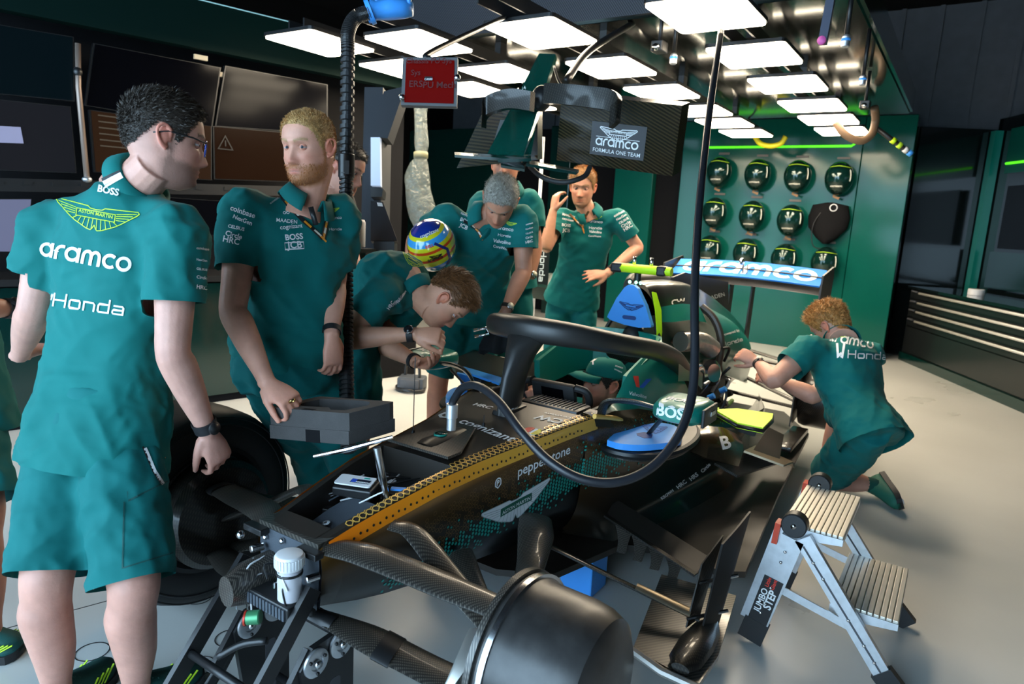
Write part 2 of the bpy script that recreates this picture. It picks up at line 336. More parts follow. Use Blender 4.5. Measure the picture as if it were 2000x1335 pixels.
# ------------------------------------------------------------------ ceiling light rig
rig = struct('ceiling_rig', box((-.96, 4.95, 2.74), (3.28, 4.1, .05)), M_ceil, label='glossy dark panel carrying the lamps')
obj('fascia', box((-.96, 2.885, 2.90), (3.28, .04, .34)), carbon('grey_striped_carbon', 30, tint=(.03, .03, .035), hi=(.10, .10, .115), twill=False), rig, smooth=False)
obj('edge_trim', box((.69, 4.95, 2.83), (.04, 4.1, .2)), M_tealdk, rig, smooth=False)
LX = (.12, -.86, -1.72, -2.36)
for x in LX:
    y0 = 1.75
    for s in (-.07, .07): obj('rail', box((x+s, (y0+6.9)/2, 2.575), (.012, 6.9-y0, .075)), M_black, rig, smooth=False)
    for y in (3.1, 4.6, 6.2): obj('hanger', box((x, y, 2.65), (.05, .08, .14)), M_black, rig, smooth=False)
M_diff = mat('lamp_diffuser', (1, 1, 1), .5, emit=LAMP_WARM, estr=LAMP_STRENGTH)
lampid = 0
COLN = ('the column beside the right edge of the rig', 'the column above the car nose', 'the column over the red tablet', 'the column over the screens')
ORD = ('nearest', 'second', 'third', 'fourth', 'fifth', 'sixth')
for ci, x in enumerate(LX):
    for k in range(6 if ci < 2 else 5 if ci == 2 else 4):
        y = (2.28, 2.29, 2.2, 1.95)[ci]+k*(.93, .94, .94, .82)[ci]
        if k > 3: y = (2.28, 2.29, 2.2, 1.95)[ci]+3*.93+(k-3)*.80
        t = thing('ceiling_lamp', 'flat white rectangular ceiling lamp, %s in %s' % (ORD[k], COLN[ci]), 'lamp', 'flat lamps of the ceiling rig', loc=(x, y, 2.5))
        h = prism(rrect(.47, .56, .03), frame((x, y, 2.512), (1, 0, 0), ay=(0, 1, 0)), .022); obj('housing', h, M_black, t, smooth=False)
        obj('diffuser', prism(rrect(.455, .545, .03), frame((x, y, 2.5), (1, 0, 0), ay=(0, 1, 0)), .012), M_diff, t, smooth=False)
        for s in (-.07, .07): obj('clip', box((x+s, y+.05, 2.538), (.03, .05, .02)), M_steel, t, smooth=False)
# ================================================================== lettering and printed marks
_tc = {}
def textgeo(s, bold=0.0, sx=1.0):
    """flat lettering, height of capitals about 1, centred on x, as (verts2d, faces)"""
    k = (s, bold)
    if k not in _tc:
        c = bpy.data.curves.new('t', 'FONT'); c.body = s; c.align_x = 'CENTER'; c.offset = bold; c.resolution_u = 3; c.fill_mode = 'FRONT' if hasattr(c, 'fill_mode') else c.fill_mode
        c.dimensions = '2D'; o = bpy.data.objects.new('t', c); COL.objects.link(o); dg = bpy.context.evaluated_depsgraph_get(); me = bpy.data.meshes.new_from_object(o.evaluated_get(dg))
        _tc[k] = ([V(*v.co) for v in me.vertices], [tuple(p.vertices) for p in me.polygons]); bpy.data.objects.remove(o); bpy.data.curves.remove(c); bpy.data.meshes.remove(me)
    v, f = _tc[k]; return [V(p[0]*sx/.72, p[1]/.72, 0) for p in v], f
def stroke2(P, w, closed=False):
    """flat polyline ribbon of width w in 2D with rounded ends"""
    P = [np.array(p[:2], float) for p in P]; n = len(P); L_, R_ = [], []
    for i in range(n):
        a = P[(i-1) % n] if (closed or i > 0) else P[i]; b = P[(i+1) % n] if (closed or i < n-1) else P[i]; t = nrm(np.append(b-a, 0))[:2]; q = np.array([-t[1], t[0]])
        k = 1.0
        if 0 < i < n-1 or closed:
            d1 = nrm(np.append(P[i]-a, 0))[:2]; k = 1/max(.5, abs(np.dot(np.array([-d1[1], d1[0]]), q)))
        L_.append(P[i]+q*w/2*k); R_.append(P[i]-q*w/2*k)
    vs_ = [V(*p, 0) for p in L_]+[V(*p, 0) for p in R_]; fs = [(i, n+i, n+(i+1) % n, (i+1) % n) for i in range(n if closed else n-1)]
    return vs_, [f[::-1] for f in fs]
def arc(cx, cy, rx, ry, a0, a1, n=12): return [(cx+rx*math.cos(math.radians(a)), cy+ry*math.sin(math.radians(a))) for a in np.linspace(a0, a1, n)]
def rounded_word(s, w=.24):
    """heavy rounded lower case built from strokes (x height 1)"""
    gs = []; x = 0.0; h = 1.0-w/2; r = (1-w)/2
    for ch in s:
        if ch in 'ao':
            gs.append(stroke2(arc(x+.5, .5, r+.02, r, 0, 360, 25)[:-1], w, True))
            if ch == 'a': gs.append(stroke2([(x+1.0-w/2+.02, 0), (x+1.0-w/2+.02, 1.0)], w)); x += 1.14
            else: x += 1.12
        elif ch == 'r': gs.append(stroke2([(x+w/2, 0), (x+w/2, .5)]+arc(x+w/2+.38, .5, .38, r, 180, 90, 7)+[(x+.66, h)], w)); x += .72
        elif ch == 'm':
            gs.append(stroke2([(x+w/2, 0), (x+w/2, .5)]+arc(x+w/2+.27, .55, .27, .45-w/2, 180, 0, 11)+[(x+w/2+.54, 0)], w)); gs.append(stroke2([(x+w/2+.54, .5)]+arc(x+w/2+.81, .55, .27, .45-w/2, 180, 0, 11)+[(x+w/2+1.08, 0)], w)); x += 1.08+w+.12
        elif ch == 'c': gs.append(stroke2(arc(x+.5, .5, r+.02, r, 48, 312, 16), w)); x += .92
    g = join(*gs); return [V(p[0]-x/2, p[1], 0) for p in g[0]], g[1]
def square_word(s, w=.15):
    """wide squared lettering (H o n d a)"""
    gs = []; x = 0.0
    for ch in s:
        if ch == 'H': gs += [stroke2([(x+w/2, 0), (x+w/2, 1)], w), stroke2([(x+.95, 0), (x+.95, 1)], w), stroke2([(x, .5), (x+.95, .5)], w)]; x += 1.2
        else:
            y1 = .68; b = [(x+w/2, w/2), (x+.75, w/2), (x+.8, w/2+.05), (x+.8, y1-w/2-.05), (x+.75, y1-w/2), (x+w/2, y1-w/2)]
            if ch == 'o': gs.append(stroke2([(x+.12, w/2), (x+.73, w/2), (x+.8, .14), (x+.8, .54), (x+.73, y1-w/2), (x+.12, y1-w/2), (x+w/2, .54), (x+w/2, .14)], w, True))
            if ch == 'n': gs.append(stroke2([(x+w/2, 0), (x+w/2, y1-w/2), (x+.7, y1-w/2), (x+.8, .5), (x+.8, 0)], w))
            if ch == 'd': gs.append(stroke2([(x+.8, w/2), (x+.12, w/2), (x+w/2, .14), (x+w/2, .54), (x+.12, y1-w/2), (x+.8, y1-w/2)], w)); gs.append(stroke2([(x+.8, 0), (x+.8, 1)], w))
            if ch == 'a': gs.append(stroke2([(x+.08, y1-w/2), (x+.72, y1-w/2), (x+.8, .52), (x+.8, 0)], w)); gs.append(stroke2([(x+.8, w/2), (x+.12, w/2), (x+w/2, .14), (x+w/2, .26), (x+.12, .34), (x+.8, .34)], w*.9))
            x += 1.03
    g = join(*gs); return [V(p[0]-x/2, p[1], 0) for p in g[0]], g[1]
def wings(w=.045, fill=False):
    """outstretched feathered wings with a name plate in the middle, 4 wide; line drawing or solid feathers"""
    gs = []
    for s in (-1, 1):
        out = [(0, .10), (.28, .13), (.40, .22), (1.95, .33), (2.0, .25), (1.88, .12), (1.5, -.14), (1.2, -.36), (.95, -.52), (.6, -.68), (.35, -.80), (.15, -.84), (.08, -.76), (0, -.60)]
        if fill:
            v = [V(s*p[0], p[1], 0) for p in out]; n = len(v); c = [V(s*.2, -.2, 0)]; gs.append((v+c, [((i, i+1, n) if s < 0 else (i+1, i, n)) for i in range(n-1)]+[(n-1, 0, n)[::(1 if s < 0 else -1)]])); continue
        gs.append(stroke2([(s*a, b) for a, b in out], w))
        for k in range(4): gs.append(stroke2([(s*.95, .05-.09*k), (s*(1.88-.17*k), .22-.14*k)], w*.8))
        for a, b, e in ((.85, 1.05, -.46), (.66, .78, -.60), (.46, .55, -.71), (.27, .32, -.80), (.09, .12, -.82)): gs.append(stroke2([(s*a, -.33), (s*b, e)], w*.8))
    if not fill:
        for P in ([(-.92, -.31), (.92, -.31)], [(.9, -.31), (.9, .03)], [(.92, .03), (-.92, .03)], [(-.9, .03), (-.9, -.31)]): gs.append(stroke2(P, w))
    return join(*gs)
def subdiv(g, L):
    bm = bmesh.new(); bv = [bm.verts.new(p) for p in g[0]]
    for f in g[1]:
        try: bm.faces.new([bv[i] for i in f])
        except ValueError: pass
    bmesh.ops.triangulate(bm, faces=bm.faces[:])
    for _ in range(5):
        es = [e for e in bm.edges if e.calc_length() > L]
        if not es: break
        bmesh.ops.subdivide_edges(bm, edges=es, cuts=1)
        bmesh.ops.triangulate(bm, faces=[f for f in bm.faces if len(f.verts) > 3])
    bm.verts.index_update(); r = ([V(*v.co) for v in bm.verts], [tuple(v.index for v in f.verts) for f in bm.faces]); bm.free(); return r
def decal(name, g, M, tree, m, parent, scale=1.0, off=.0018, L=.03, back=.15, reach=.6, label=None):
    """lay a flat print (local xy of M) on a surface, along the frame's -z"""
    M = np.array(M); g = ([np.asarray(p)*scale for p in g[0]], g[1]); g = subdiv(g, L) if L else g
    dz = -M[:3, 2]; vs_, ok = [], []
    for p in g[0]:
        q = M[:3, :3]@p+M[:3, 3]; h = tree.ray_cast(Vector(q-dz*back), Vector(dz), reach)
        if h[0] is None: vs_.append(q); ok.append(False)
        else: vs_.append(np.array(h[0])-dz*off*.6+np.array(h[1])*(off*.6 if np.dot(h[1], dz) < 0 else -off*.6)); ok.append(True)
    fs = [f for f in g[1] if all(ok[i] for i in f)]
    if not fs: return None
    used = sorted({i for f in fs for i in f}); mp = {a: b for b, a in enumerate(used)}
    return obj(name, ([vs_[i] for i in used], [tuple(mp[i] for i in f) for f in fs]), m, parent, smooth=False, label=label)
def plainprint(name, g, M, m, parent, scale=1.0): return obj(name, xf(([np.asarray(p)*scale for p in g[0]], g[1]), M), m, parent, smooth=False)
def hexring(cx, cy, r, w):
    o = [(cx+r*math.cos(a), cy+r*math.sin(a)) for a in np.arange(6)*math.pi/3+.5236]; i = [(cx+(r-w)*math.cos(a), cy+(r-w)*math.sin(a)) for a in np.arange(6)*math.pi/3+.5236]
    return [V(*p, 0) for p in o+i], [(k, (k+1) % 6, 6+(k+1) % 6, 6+k) for k in range(6)]
def hexdot(cx, cy, r): return [V(cx+r*math.cos(a), cy+r*math.sin(a), 0) for a in np.arange(6)*math.pi/3+.5236], [tuple(range(6))]
# ================================================================== THE CAR (nose towards the open door, front axle at the origin)
car = thing('race_car', 'open-wheel race car in black and teal livery raised on stands, front wing off', 'race car')
ZW = .41                                                       # wheel centre height
def cpart(name, g, m, smooth=True, sharp=35, parent=None, label=None): return obj(name, g, m, parent or car, smooth=smooth, sharp=sharp, label=label)
def mir(g): return [V(-p[0], p[1], p[2]) for p in g[0]], [f[::-1] for f in g[1]]
_cy = [-.2, -.1, 0, .2, .4, .6, .8, 1.0, 1.2]; _cw = [.117, .125, .139, .167, .187, .216, .258, .30, .325]; _cz = [.60, .62, .64, .672, .684, .694, .712, .725, .735]; _cb = [.40, .37, .34, .31, .29, .27, .25, .22, .2]
def chw(y): return float(np.interp(y, _cy, _cw))
def chz(y): return float(np.interp(y, _cy, _cz))
ys_ = [-.2, -.135, -.13, -.05, .05, .15, .25, .295, .30, .4, .5, .6, .7, .8, .9, .95, .955, 1.0, 1.05]
deck, side = [], []
for y in ys_:
    w, z, zb = chw(y), chz(y), float(np.interp(y, _cy, _cb)); cut = -.132 < y < .297; pit = y > .952
    zt = z-.10 if cut else z-.14 if pit else z+.006
    wi = (w-.034) if not pit else .235
    half = [(0, zt), (wi*.5, zt-.001 if (cut or pit) else zt-.001), (wi, zt-.002 if not (cut or pit) else zt), (wi+.002, z+.002), (w-.012, z), (w, z-.008)]
    hs = [(w, z-.008), (w+.006, z-.022), (w+.012, z-.06), (w+.008, z-.13), (w*.97, lerp(z, zb, .7)), (w*.75, zb+.02), (w*.3, zb), (0, zb)]
    if y > .6: k = (y-.6)/.6; hs = [(a*(1+.0*k), b) for a, b in hs]
    deck.append([V(-a, y, b) for a, b in half[::-1]]+[V(a, y, b) for a, b in half[1:]]); (side.append([V(a, y, b) for a, b in hs]) if y < .96 else None)
nose = cpart('nose_deck', loft(deck, closed=False, cap=False), M_paint, sharp=25)
M_side = ramp_mat('bronze_fade_with_sheen', (0, -.11, 1), [(.40, (.004, .0045, .005)), (.50, (.020, .012, .006)), (.575, (.10, .048, .010)), (.607, (.42, .19, .035)), (.63, (.62, .30, .06))], rough=.32, coat=.5, metal=.35)  # bronze livery fade with warm lamp reflection worked into its colour
sg = loft(side, closed=False, cap=False); near_side = cpart('nose_side', sg, M_side, sharp=60); cpart('nose_side', mir(sg), M_side, sharp=60)
fb = [V(-a, -.2, b) for a, b in ((.117, .59), (.12, .52), (.11, .42), (.05, .40))]; fb = fb+[V(-p[0], p[1], p[2]) for p in fb[::-1]]
cpart('front_bulkhead', (fb+[p+V(0, .01, 0) for p in fb], [tuple(range(8)), tuple(range(15, 7, -1))]), M_bluegrey, smooth=False)
cpart('bulkhead_lip', box((0, -.165, .60), (.235, .075, .014)), M_carb_stripe, smooth=False)
# hardware on the bulkhead
for x, z in ((-.09, .565), (-.02, .575), (.05, .56), (.09, .50), (-.1, .47), (.1, .44)): cpart('bolt', ellip((x, -.206, z), (.009, .008, .009), nu=10, nv=6), M_steel)
for x in (-.115, .10): cpart('bracket', box((x, -.215, .585), (.075, .03, .018), bev=.003), M_black, smooth=False); cpart('ball_joint', ellip((x-.035, -.24, .565), (.012, .012, .012), nu=10, nv=6), M_chrome)
# open hatch: tray, electronics, lining, steering column
cpart('lining_panel', quadsheet([[V(-.07, -.12, .545), V(.09, -.12, .545)], [V(-.07, 0, .575), V(.10, 0, .575)], [V(-.05, .07, .60), V(.075, .07, .60)]], .012), M_bluegrey)
for x, y in ((-.015, -.06), (.045, -.075)): cpart('recessed_bolt', lathe([(.012, 0), (.012, .004), (.006, .004), (.005, .002)], axis((x, y, .572), (0, -.2, 1)), 14), M_steel)
eb = cpart('control_unit', xf(box((0, 0, 0), (.125, .075, .03), bev=.005), frame((-.045, .085, .625), (.93, .36, 0), az=(0, -.1, 1))), M_black, smooth=False)
Mu = frame((-.05, .085, .645), (.93, .36, 0), az=(0, -.1, 1)); obj('label_plate', prism(rrect(.115, .06, .008), Mu, .004), M_plasw, eb, smooth=False)
obj('label_print', xf(box((.018, -.004, .005), (.06, .022, .001)), Mu), mat('navy_print', (.01, .015, .04), .4), eb, smooth=False); obj('label_print', xf(box((-.002, -.004, .0058), (.016, .018, .001)), Mu), mat('blue_print', (.02, .08, .5), .4), eb, smooth=False)
obj('label_print', xf(box((.03, .018, .005), (.018, .005, .001)), Mu), mat('teal_print', (.0, .3, .25), .4), eb, smooth=False)
for k in range(9): obj('label_print', xf(box((.012+.005*k-.004, -.010, .0058), (.0028, .005, .001)), Mu), M_white, eb, smooth=False)
cpart('steering_column', join(cyl((.045, .12, .60), (.02, .10, .765), .012, 16)), M_steel)
cpart('steering_rod', join(tube([V(-.16, .02, .715), V(-.06, .065, .75), V(.05, .135, .795)], [.005, .009, .006], 10)), M_steel)
for k in range(14):
    y = random.uniform(.0, .27); x = random.uniform(-.12, .12); z0 = chz(y)-.095
    cpart('loom_clip' if k % 3 else 'connector', box((x, y, z0+.012), (random.uniform(.012, .035), random.uniform(.012, .03), .022), Matrix.Rotation(random.uniform(0, 3), 3, 'Z').to_4x4(), bev=.003), (M_plasw, M_black, M_black, M_alu)[k % 4], smooth=False)
for k in range(8):
    a = V(random.uniform(-.12, .11), random.uniform(-.02, .1), .60); b = V(random.uniform(-.12, .12), random.uniform(.1, .28), .62); cpart('cable', tube([a, (a+b)/2+V(random.uniform(-.05, .05), 0, random.uniform(.0, .04)), b], .0025, 6, n=10), (M_black, M_plasw, M_bluegrey)[k % 3])
cpart('blue_tag', box((.06, .165, .625), (.06, .018, .006), Matrix.Rotation(.5, 3, 'Z').to_4x4()), M_blue, smooth=False); cpart('cream_tape', box((.095, .09, .60), (.055, .02, .006), Matrix.Rotation(1.0, 3, 'Z').to_4x4()), M_offwhite, smooth=False)
cpart('metal_duct', tube([V(.11, -.06, .58), V(.125, .03, .60)], .022, 14, flat=.5), M_alu)
cpart('hatch_well', quadsheet([[V(-.10, .17, .592), V(.12, .17, .592)], [V(-.10, .29, .598), V(.12, .29, .598)]], .008), M_cockpit, smooth=False)
# perforated carbon hatch with its raised spine and badge
hp = [(-.125, .30), (.13, .30), (.135, .36), (.03, .575), (-.02, .575), (-.11, .36)]
hatch = cpart('hatch_panel', prism(hp, frame((0, 0, .688), (1, 0, 0), ay=(0, 1, .04)), .009), M_carb, smooth=False)
for k in range(70):
    x, y = random.uniform(-.11, .12), random.uniform(.31, .54); lim = np.interp(y, [.3, .36, .575], [.125, .12, .02])
    if .045 < abs(x-.005) < lim-.01: obj('perforation', cyl((x, y, .697+.04*(y-.3)-.3*.0), (x, y, .7005+.04*(y-.3)), .0035, 8), M_blackmatte, hatch, smooth=False)
spine = obj('spine', loft([[V(.005+a*wd_, y, .70+.02*hh*b+.03*(y-.3)) for a, b in ((-1, 0), (-.8, .8), (0, 1), (.8, .8), (1, 0))] for y, wd_, hh in ((.33, .036, .7), (.36, .04, 1), (.45, .036, 1), (.53, .026, .8), (.55, .02, .1))], closed=False, cap=False), M_paint, hatch)
obj('badge', cyl((.0, .42, .72), (.0, .42, .7275), .02, 24), M_tealdk, hatch); obj('badge_rim', lathe([(.019, 0), (.023, 0), (.023, .006), (.019, .006)], axis((.0, .42, .7215), (0, 0, 1)), 24, cap=False), M_teal, hatch)
for x, y, h in ((-.13, .43, .28), (.02, .64, .05)): cpart('sensor_mast', tube([V(x, y, chz(y)), V(x, y, chz(y)+h)], .0016, 6), M_black); cpart('mast_foot', cyl((x, y, chz(y)), (x, y, chz(y)+.022), .006, 12), M_black)
# livery on the nose edge
T_deck, T_side = bvh(nose), bvh(near_side)
Yx = frame((0, 0, .9), (0, 1, 0), ay=(-1, 0, 0))                       # local x = car's length, local y towards the far side, seen from above
gsr, gsd = [], []
for i in range(64):
    y = -.09+i*.0215
    if y > 1.0: break
    for j in range(2):
        yy = y+.0107*(j % 2); e = -(chw(yy)-.016-.0185*j)
        if j == 1 and random.random() < .25: continue
        gsr.append(hexring(yy, e, .0118, .0034))
edge = [[V(chw(y)-.001, y, chz(y)-.004), V(chw(y)+.0075, y, chz(y)-.02), V(chw(y)+.0135, y, chz(y)-.045)] for y in np.linspace(-.17, .98, 40)]
M_edge = ramp_mat('orange_to_gold_stripe', (0, 1, 0), [(-.2, (1.0, .20, .002)), (.15, (1.0, .33, .012)), (.5, (.85, .42, .05)), (1.0, (.62, .36, .08))], rough=.4, coat=.3, metal=.15)
eg = [[p+V(.0012, 0, .0008) for p in r] for r in edge]; cpart('edge_stripe', loft(eg, closed=False, cap=False), M_edge); cpart('edge_stripe', mir(loft(eg, closed=False, cap=False)), M_edge)
decal('honeycomb_print', join(*gsr), Yx, T_deck, M_gold, car, L=0, back=.3, reach=1.0)['kind'] = 'stuff'
Sx = frame((.6, 0, 0), (0, 1, 0), ay=(0, 0, 1))                       # local x = length, y = height, seen from the near side
gd = [hexdot(-.12+i*.0215, chz(-.12+i*.0215)-.026-.004*(i % 2), .0042) for i in range(48)]; T_edge = T_side
decal('edge_dots', join(*gd), Sx, T_side, M_black, car, L=0, back=.1, off=.004)['kind'] = 'stuff'
# ------------------------------------------------------------------ cockpit, halo, bodywork
def both(name, g, m, **k): cpart(name, g, m, **k); return cpart(name, mir(g), m, **k)
bs = {.92: [(.285, .709), (.297, .66), (.289, .5), (.271, .36), (.22, .268), (.15, .24)], 1.1: [(.315, .725), (.335, .66), (.335, .5), (.33, .35), (.33, .25), (.36, .19)], 1.3: [(.345, .70), (.385, .62), (.385, .5), (.375, .35), (.38, .25), (.42, .19)],
      1.6: [(.50, .62), (.52, .57), (.48, .45), (.44, .33), (.44, .25), (.5, .19)], 2.0: [(.60, .55), (.61, .5), (.55, .4), (.50, .3), (.5, .25), (.56, .19)], 2.6: [(.56, .48), (.56, .44), (.5, .36), (.46, .28), (.46, .24), (.5, .19)], 3.3: [(.36, .40), (.36, .37), (.33, .3), (.3, .26), (.3, .22), (.34, .19)]}
yk = sorted(bs); rows = []
for y in np.linspace(.92, 3.3, 40):
    r = [V(np.interp(y, yk, [bs[q][i][0] for q in yk]), y, np.interp(y, yk, [bs[q][i][1] for q in yk])) for i in range(6)]
    rows.append(smoothpath(r, 16))
M_podside = ramp_mat('bronze_to_teal_paint', (0, 1, -.9), [(.25, (.10, .05, .012)), (.5, (.05, .026, .008)), (.85, (.012, .012, .010)), (1.15, (.003, .022, .020)), (1.6, (.002, .020, .019)), (2.2, (.006, .006, .006)), (3.2, (.008, .008, .008))], rough=.28, coat=.6, metal=.3)
pg = loft(rows, closed=False, cap=False); pod = cpart('sidepod_side', pg, M_podside); cpart('sidepod_side', mir(pg), M_podside); T_pod = bvh(pod)
# inlet lip, blanked with a blue cover (the cover is a thing of its own)
lip_px = [(1172, 858), (1190, 874), (1240, 884), (1300, 882), (1340, 868), (1362, 846), (1350, 822), (1290, 812), (1225, 812)]
lip = [pt(u, v, z=.61) for u, v in lip_px]; Ml = np.eye(4)
def slab(P, z0, z1, bev=0): n = len(P); return [V(p[0], p[1], z0) for p in P]+[V(p[0], p[1], z1) for p in P], [tuple(range(n-1, -1, -1)), tuple(range(n, 2*n))]+[(i, (i+1) % n, n+(i+1) % n, n+i) for i in range(n)]
lipc = smoothpath(lip+[lip[0]], 40)[:-1]
if np.cross((lipc[10]-lipc[0])[:2], (lipc[20]-lipc[0])[:2]) < 0: lipc = lipc[::-1]
both('inlet_lip', slab(lipc, .575, .612), M_carbg, smooth=False)
both('inlet_lip_edge', tube([p-V(0, 0, .013) for p in lipc+[lipc[0]]], .016, 8, flat=1), M_black)
cov_px = [(1186, 860), (1216, 868), (1270, 869), (1330, 858), (1318, 832), (1262, 824), (1226, 826)]
covc = [pt(u, v, z=.637) for u, v in cov_px]; covc = smoothpath(covc+[covc[0]], 36)[:-1]
if np.cross((covc[10]-covc[0])[:2], (covc[20]-covc[0])[:2]) < 0: covc = covc[::-1]
# sidepod shoulder behind the inlet
sh = [[pt(1335, 832, z=.60), pt(1352, 852, z=.60), pt(1345, 880, z=.55)], [pt(1372, 832, z=.61), pt(1382, 858, z=.59), pt(1378, 895, z=.53)], [pt(1410, 836, z=.58), pt(1425, 862, z=.55), pt(1418, 905, z=.48)], [pt(1440, 850, z=.53), pt(1450, 872, z=.50), pt(1440, 910, z=.44)]]
shg = quadsheet([smoothpath(r, 8) for r in sh], .012); shoulder = cpart('sidepod_shoulder', shg, ramp_mat('bronze_shoulder', (0, 1, 0), [(1.2, (.02, .017, .014)), (1.5, (.05, .03, .012)), (1.7, (.16, .09, .02))], rough=.25, coat=.7, metal=.4)); cpart('sidepod_shoulder', mir(shg), M_paint)
# floor with its outer edge, the front floor board and upright turning vanes
fp = [(.12, .62), (.30, .72), (.40, 1.10), (.60, 1.20), (.78, 1.14), (.86, 1.20), (.78, 2.1), (.70, 3.3), (.45, 3.75), (0, 3.75), (-.45, 3.75), (-.70, 3.3), (-.78, 2.1), (-.86, 1.20), (-.78, 1.14), (-.60, 1.20), (-.40, 1.10), (-.30, .72), (-.12, .62)]
cpart('floor_board', slab([V(*p, 0) for p in fp], .165, .19), M_paint, smooth=False)
fa, fb2 = V(.34, 1.06, .312), V(.735, 1.00, .222)
cpart('vane_fence', beam(fa, fb2, .035, .008), M_carbg, smooth=False); cpart('vane_root', quadsheet([[fa+V(-.01, .10, .03), fb2+V(0, .12, .02)], [fa+V(-.005, .05, .016), fb2+V(0, .06, .01)], [fa, fb2]], .006), M_paint)
for k in range(4):
    c = lerp(fa, fb2, .20+.19*k); h = .125-.012*k
    cpart('turning_vane', quadsheet([[c+V(-.028+.010*math.sin(q*3), -.01+.03*q, -h*q), c+V(.0+.004*q, .01+.02*q, -h*q*1.02), c+V(.030-.026*q, .03+.005*q, -h*q)] for q in np.linspace(0, 1, 6)], .005), M_carb)
# floor winglet cluster on the near side, and its mirror image
wl_ = [(.70, .53), (.92, .49), (.925, .66), (.87, 1.05), (.60, 1.02)]
cpart('floor_winglet', slab([V(*p, 0) for p in wl_[::1]], .150, .166), M_carb_stripe, smooth=False)
cpart('winglet_edge', tube([V(.70, .53, .158), V(.81, .49, .158), V(.92, .485, .158)], .014, 8), mat('worn_metal_edge', (.55, .52, .48), .35, .7))
cpart('winglet_pod', loft([[V(.86+.055*math.cos(a)*s, y, .185+.03*math.sin(a)*s) for a in np.linspace(0, 2*math.pi, 12, endpoint=False)] for y, s in ((.50, .5), (.54, .9), (.64, 1), (.74, .8), (.80, .4))]), M_carbg)
cpart('upright_vane', quadsheet([[lerp(V(.855, .69, .17), V(.848, .86, .43), t), lerp(V(.872, .76, .17), V(.860, .97, .45), t)+V(.016*math.sin(3*t), 0, 0), lerp(V(.872, .83, .17), V(.872, 1.10, .47), t)] for t in np.linspace(0, 1, 8)], .007), mat('vane_black', (.012, .011, .010), .5, spec=.25))
cpart('upright_vane', quadsheet([[lerp(V(.80, .72, .18), V(.80, .82, .36), t), lerp(V(.815, .80, .18), V(.825, .95, .42), t)] for t in np.linspace(0, 1, 6)], .005), M_carbg)
for z, y in ((.30, .80), (.21, .72)): cpart('vane_link', tube([V(.80, y, z), V(.90, y+.10, z+.02)], .006, 8), M_steel)
cpart('vane_stay', tube([V(.30, .66, .33), V(.55, .71, .265), V(.83, .76, .20)], [.013, .013, .016], 10, flat=.45), M_carbg)
cpart('floor_stay', tube([V(.62, .72, .26), V(.80, .755, .215)], [.020, .024], 10, flat=.4), mat('brushed_bronze', (.42, .33, .22), .3, .8))
# cockpit well and surround
well = [box((0, 1.42, .30), (.47, .95, .02)), box((-.235, 1.42, .5), (.015, .95, .44)), box((.235, 1.42, .5), (.015, .95, .44)), box((0, .96, .5), (.47, .015, .36)), box((0, 1.9, .56), (.47, .015, .5))]
cpart('cockpit_well', join(*well), M_cockpit, smooth=False)
rim_in = [V(.225, .965, .715), V(.235, 1.10, .705), V(.24, 1.20, .70), V(.24, 1.28, .73), V(.24, 1.38, .81), V(.235, 1.50, .845), V(.22, 1.70, .89), V(.20, 1.83, .915)]
rim_out = [V(.30, .965, .722), V(.325, 1.10, .69), V(.335, 1.22, .645), V(.34, 1.32, .625), V(.35, 1.48, .615), V(.36, 1.62, .62), V(.36, 1.78, .64), V(.35, 1.90, .66)]
ri, ro = smoothpath(rim_in, 24), smoothpath(rim_out, 24)
sur = [[lerp(a, b, 0)+V(-.004, 0, -.02), a, lerp(a, b, .35)+V(0, 0, .018), lerp(a, b, .7)+V(0, 0, .012), b, b+V(.01, 0, -.03)] for a, b in zip(ri, ro)]
M_surround = ramp_mat('black_to_teal_surround', (0, 1, 0), [(1.0, (.022, .018, .015)), (1.16, (.022, .02, .016)), (1.24, (.005, .20, .155)), (1.9, (.005, .22, .17))], rough=.4, coat=.3, metal=0)
sgm = loft(sur, closed=False, cap=False); surr = cpart('cockpit_surround', sgm, M_surround); cpart('cockpit_surround', mir(sgm), M_surround)
both('surround_edge', tube(smoothpath([p+V(.0, 0, .008) for p in rim_out[:5]], 16), .010, 8), M_gold)
# head protection around the driver's helmet space: inner pads, teal with a maker's flash
hr = [[V(.215, 1.40, .66), V(.228, 1.40, .80)], [V(.218, 1.55, .68), V(.230, 1.55, .845)], [V(.21, 1.76, .70), V(.225, 1.76, .895)], [V(.17, 1.86, .70), V(.18, 1.87, .915)], [V(.08, 1.90, .70), V(.08, 1.91, .92)], [V(0, 1.905, .70), V(0, 1.92, .92)]]
both('headrest_pad', quadsheet([smoothpath(r, 4) for r in hr], .03), M_teal)
T_sur = bvh(surr)
# steering wheel
Ms = frame(V(.03, 1.13, .735), (1, .05, 0), ay=(0, -.35, .9))
sw = cpart('steering_wheel', join(xf(box((0, 0, 0), (.20, .12, .03), bev=.01), Ms), xf(tube([V(-.10, .05, 0), V(-.145, .03, -.01), V(-.15, -.03, -.01), V(-.11, -.06, 0)], .016, 10, n=12), Ms), xf(tube([V(.10, .05, 0), V(.145, .03, -.01), V(.15, -.03, -.01), V(.11, -.06, 0)], .016, 10, n=12), Ms)), M_rubber, smooth=True, sharp=30)
obj('display', xf(box((0, .015, .017), (.10, .05, .003)), Ms), M_screen_off, sw, smooth=False)
for k in range(10): obj('dial', xf(cyl((-.085+.019*k, -.035+.006*(k % 2), .014), (-.085+.019*k, -.035+.006*(k % 2), .024), .006, 10), Ms), (M_black, M_steel, M_fluo, M_blue)[(k*7) % 4], sw)
dash = cpart('dash_hood', join(box((.10, 1.02, .705), (.26, .13, .06), bev=.012)), M_black, smooth=True, sharp=30)
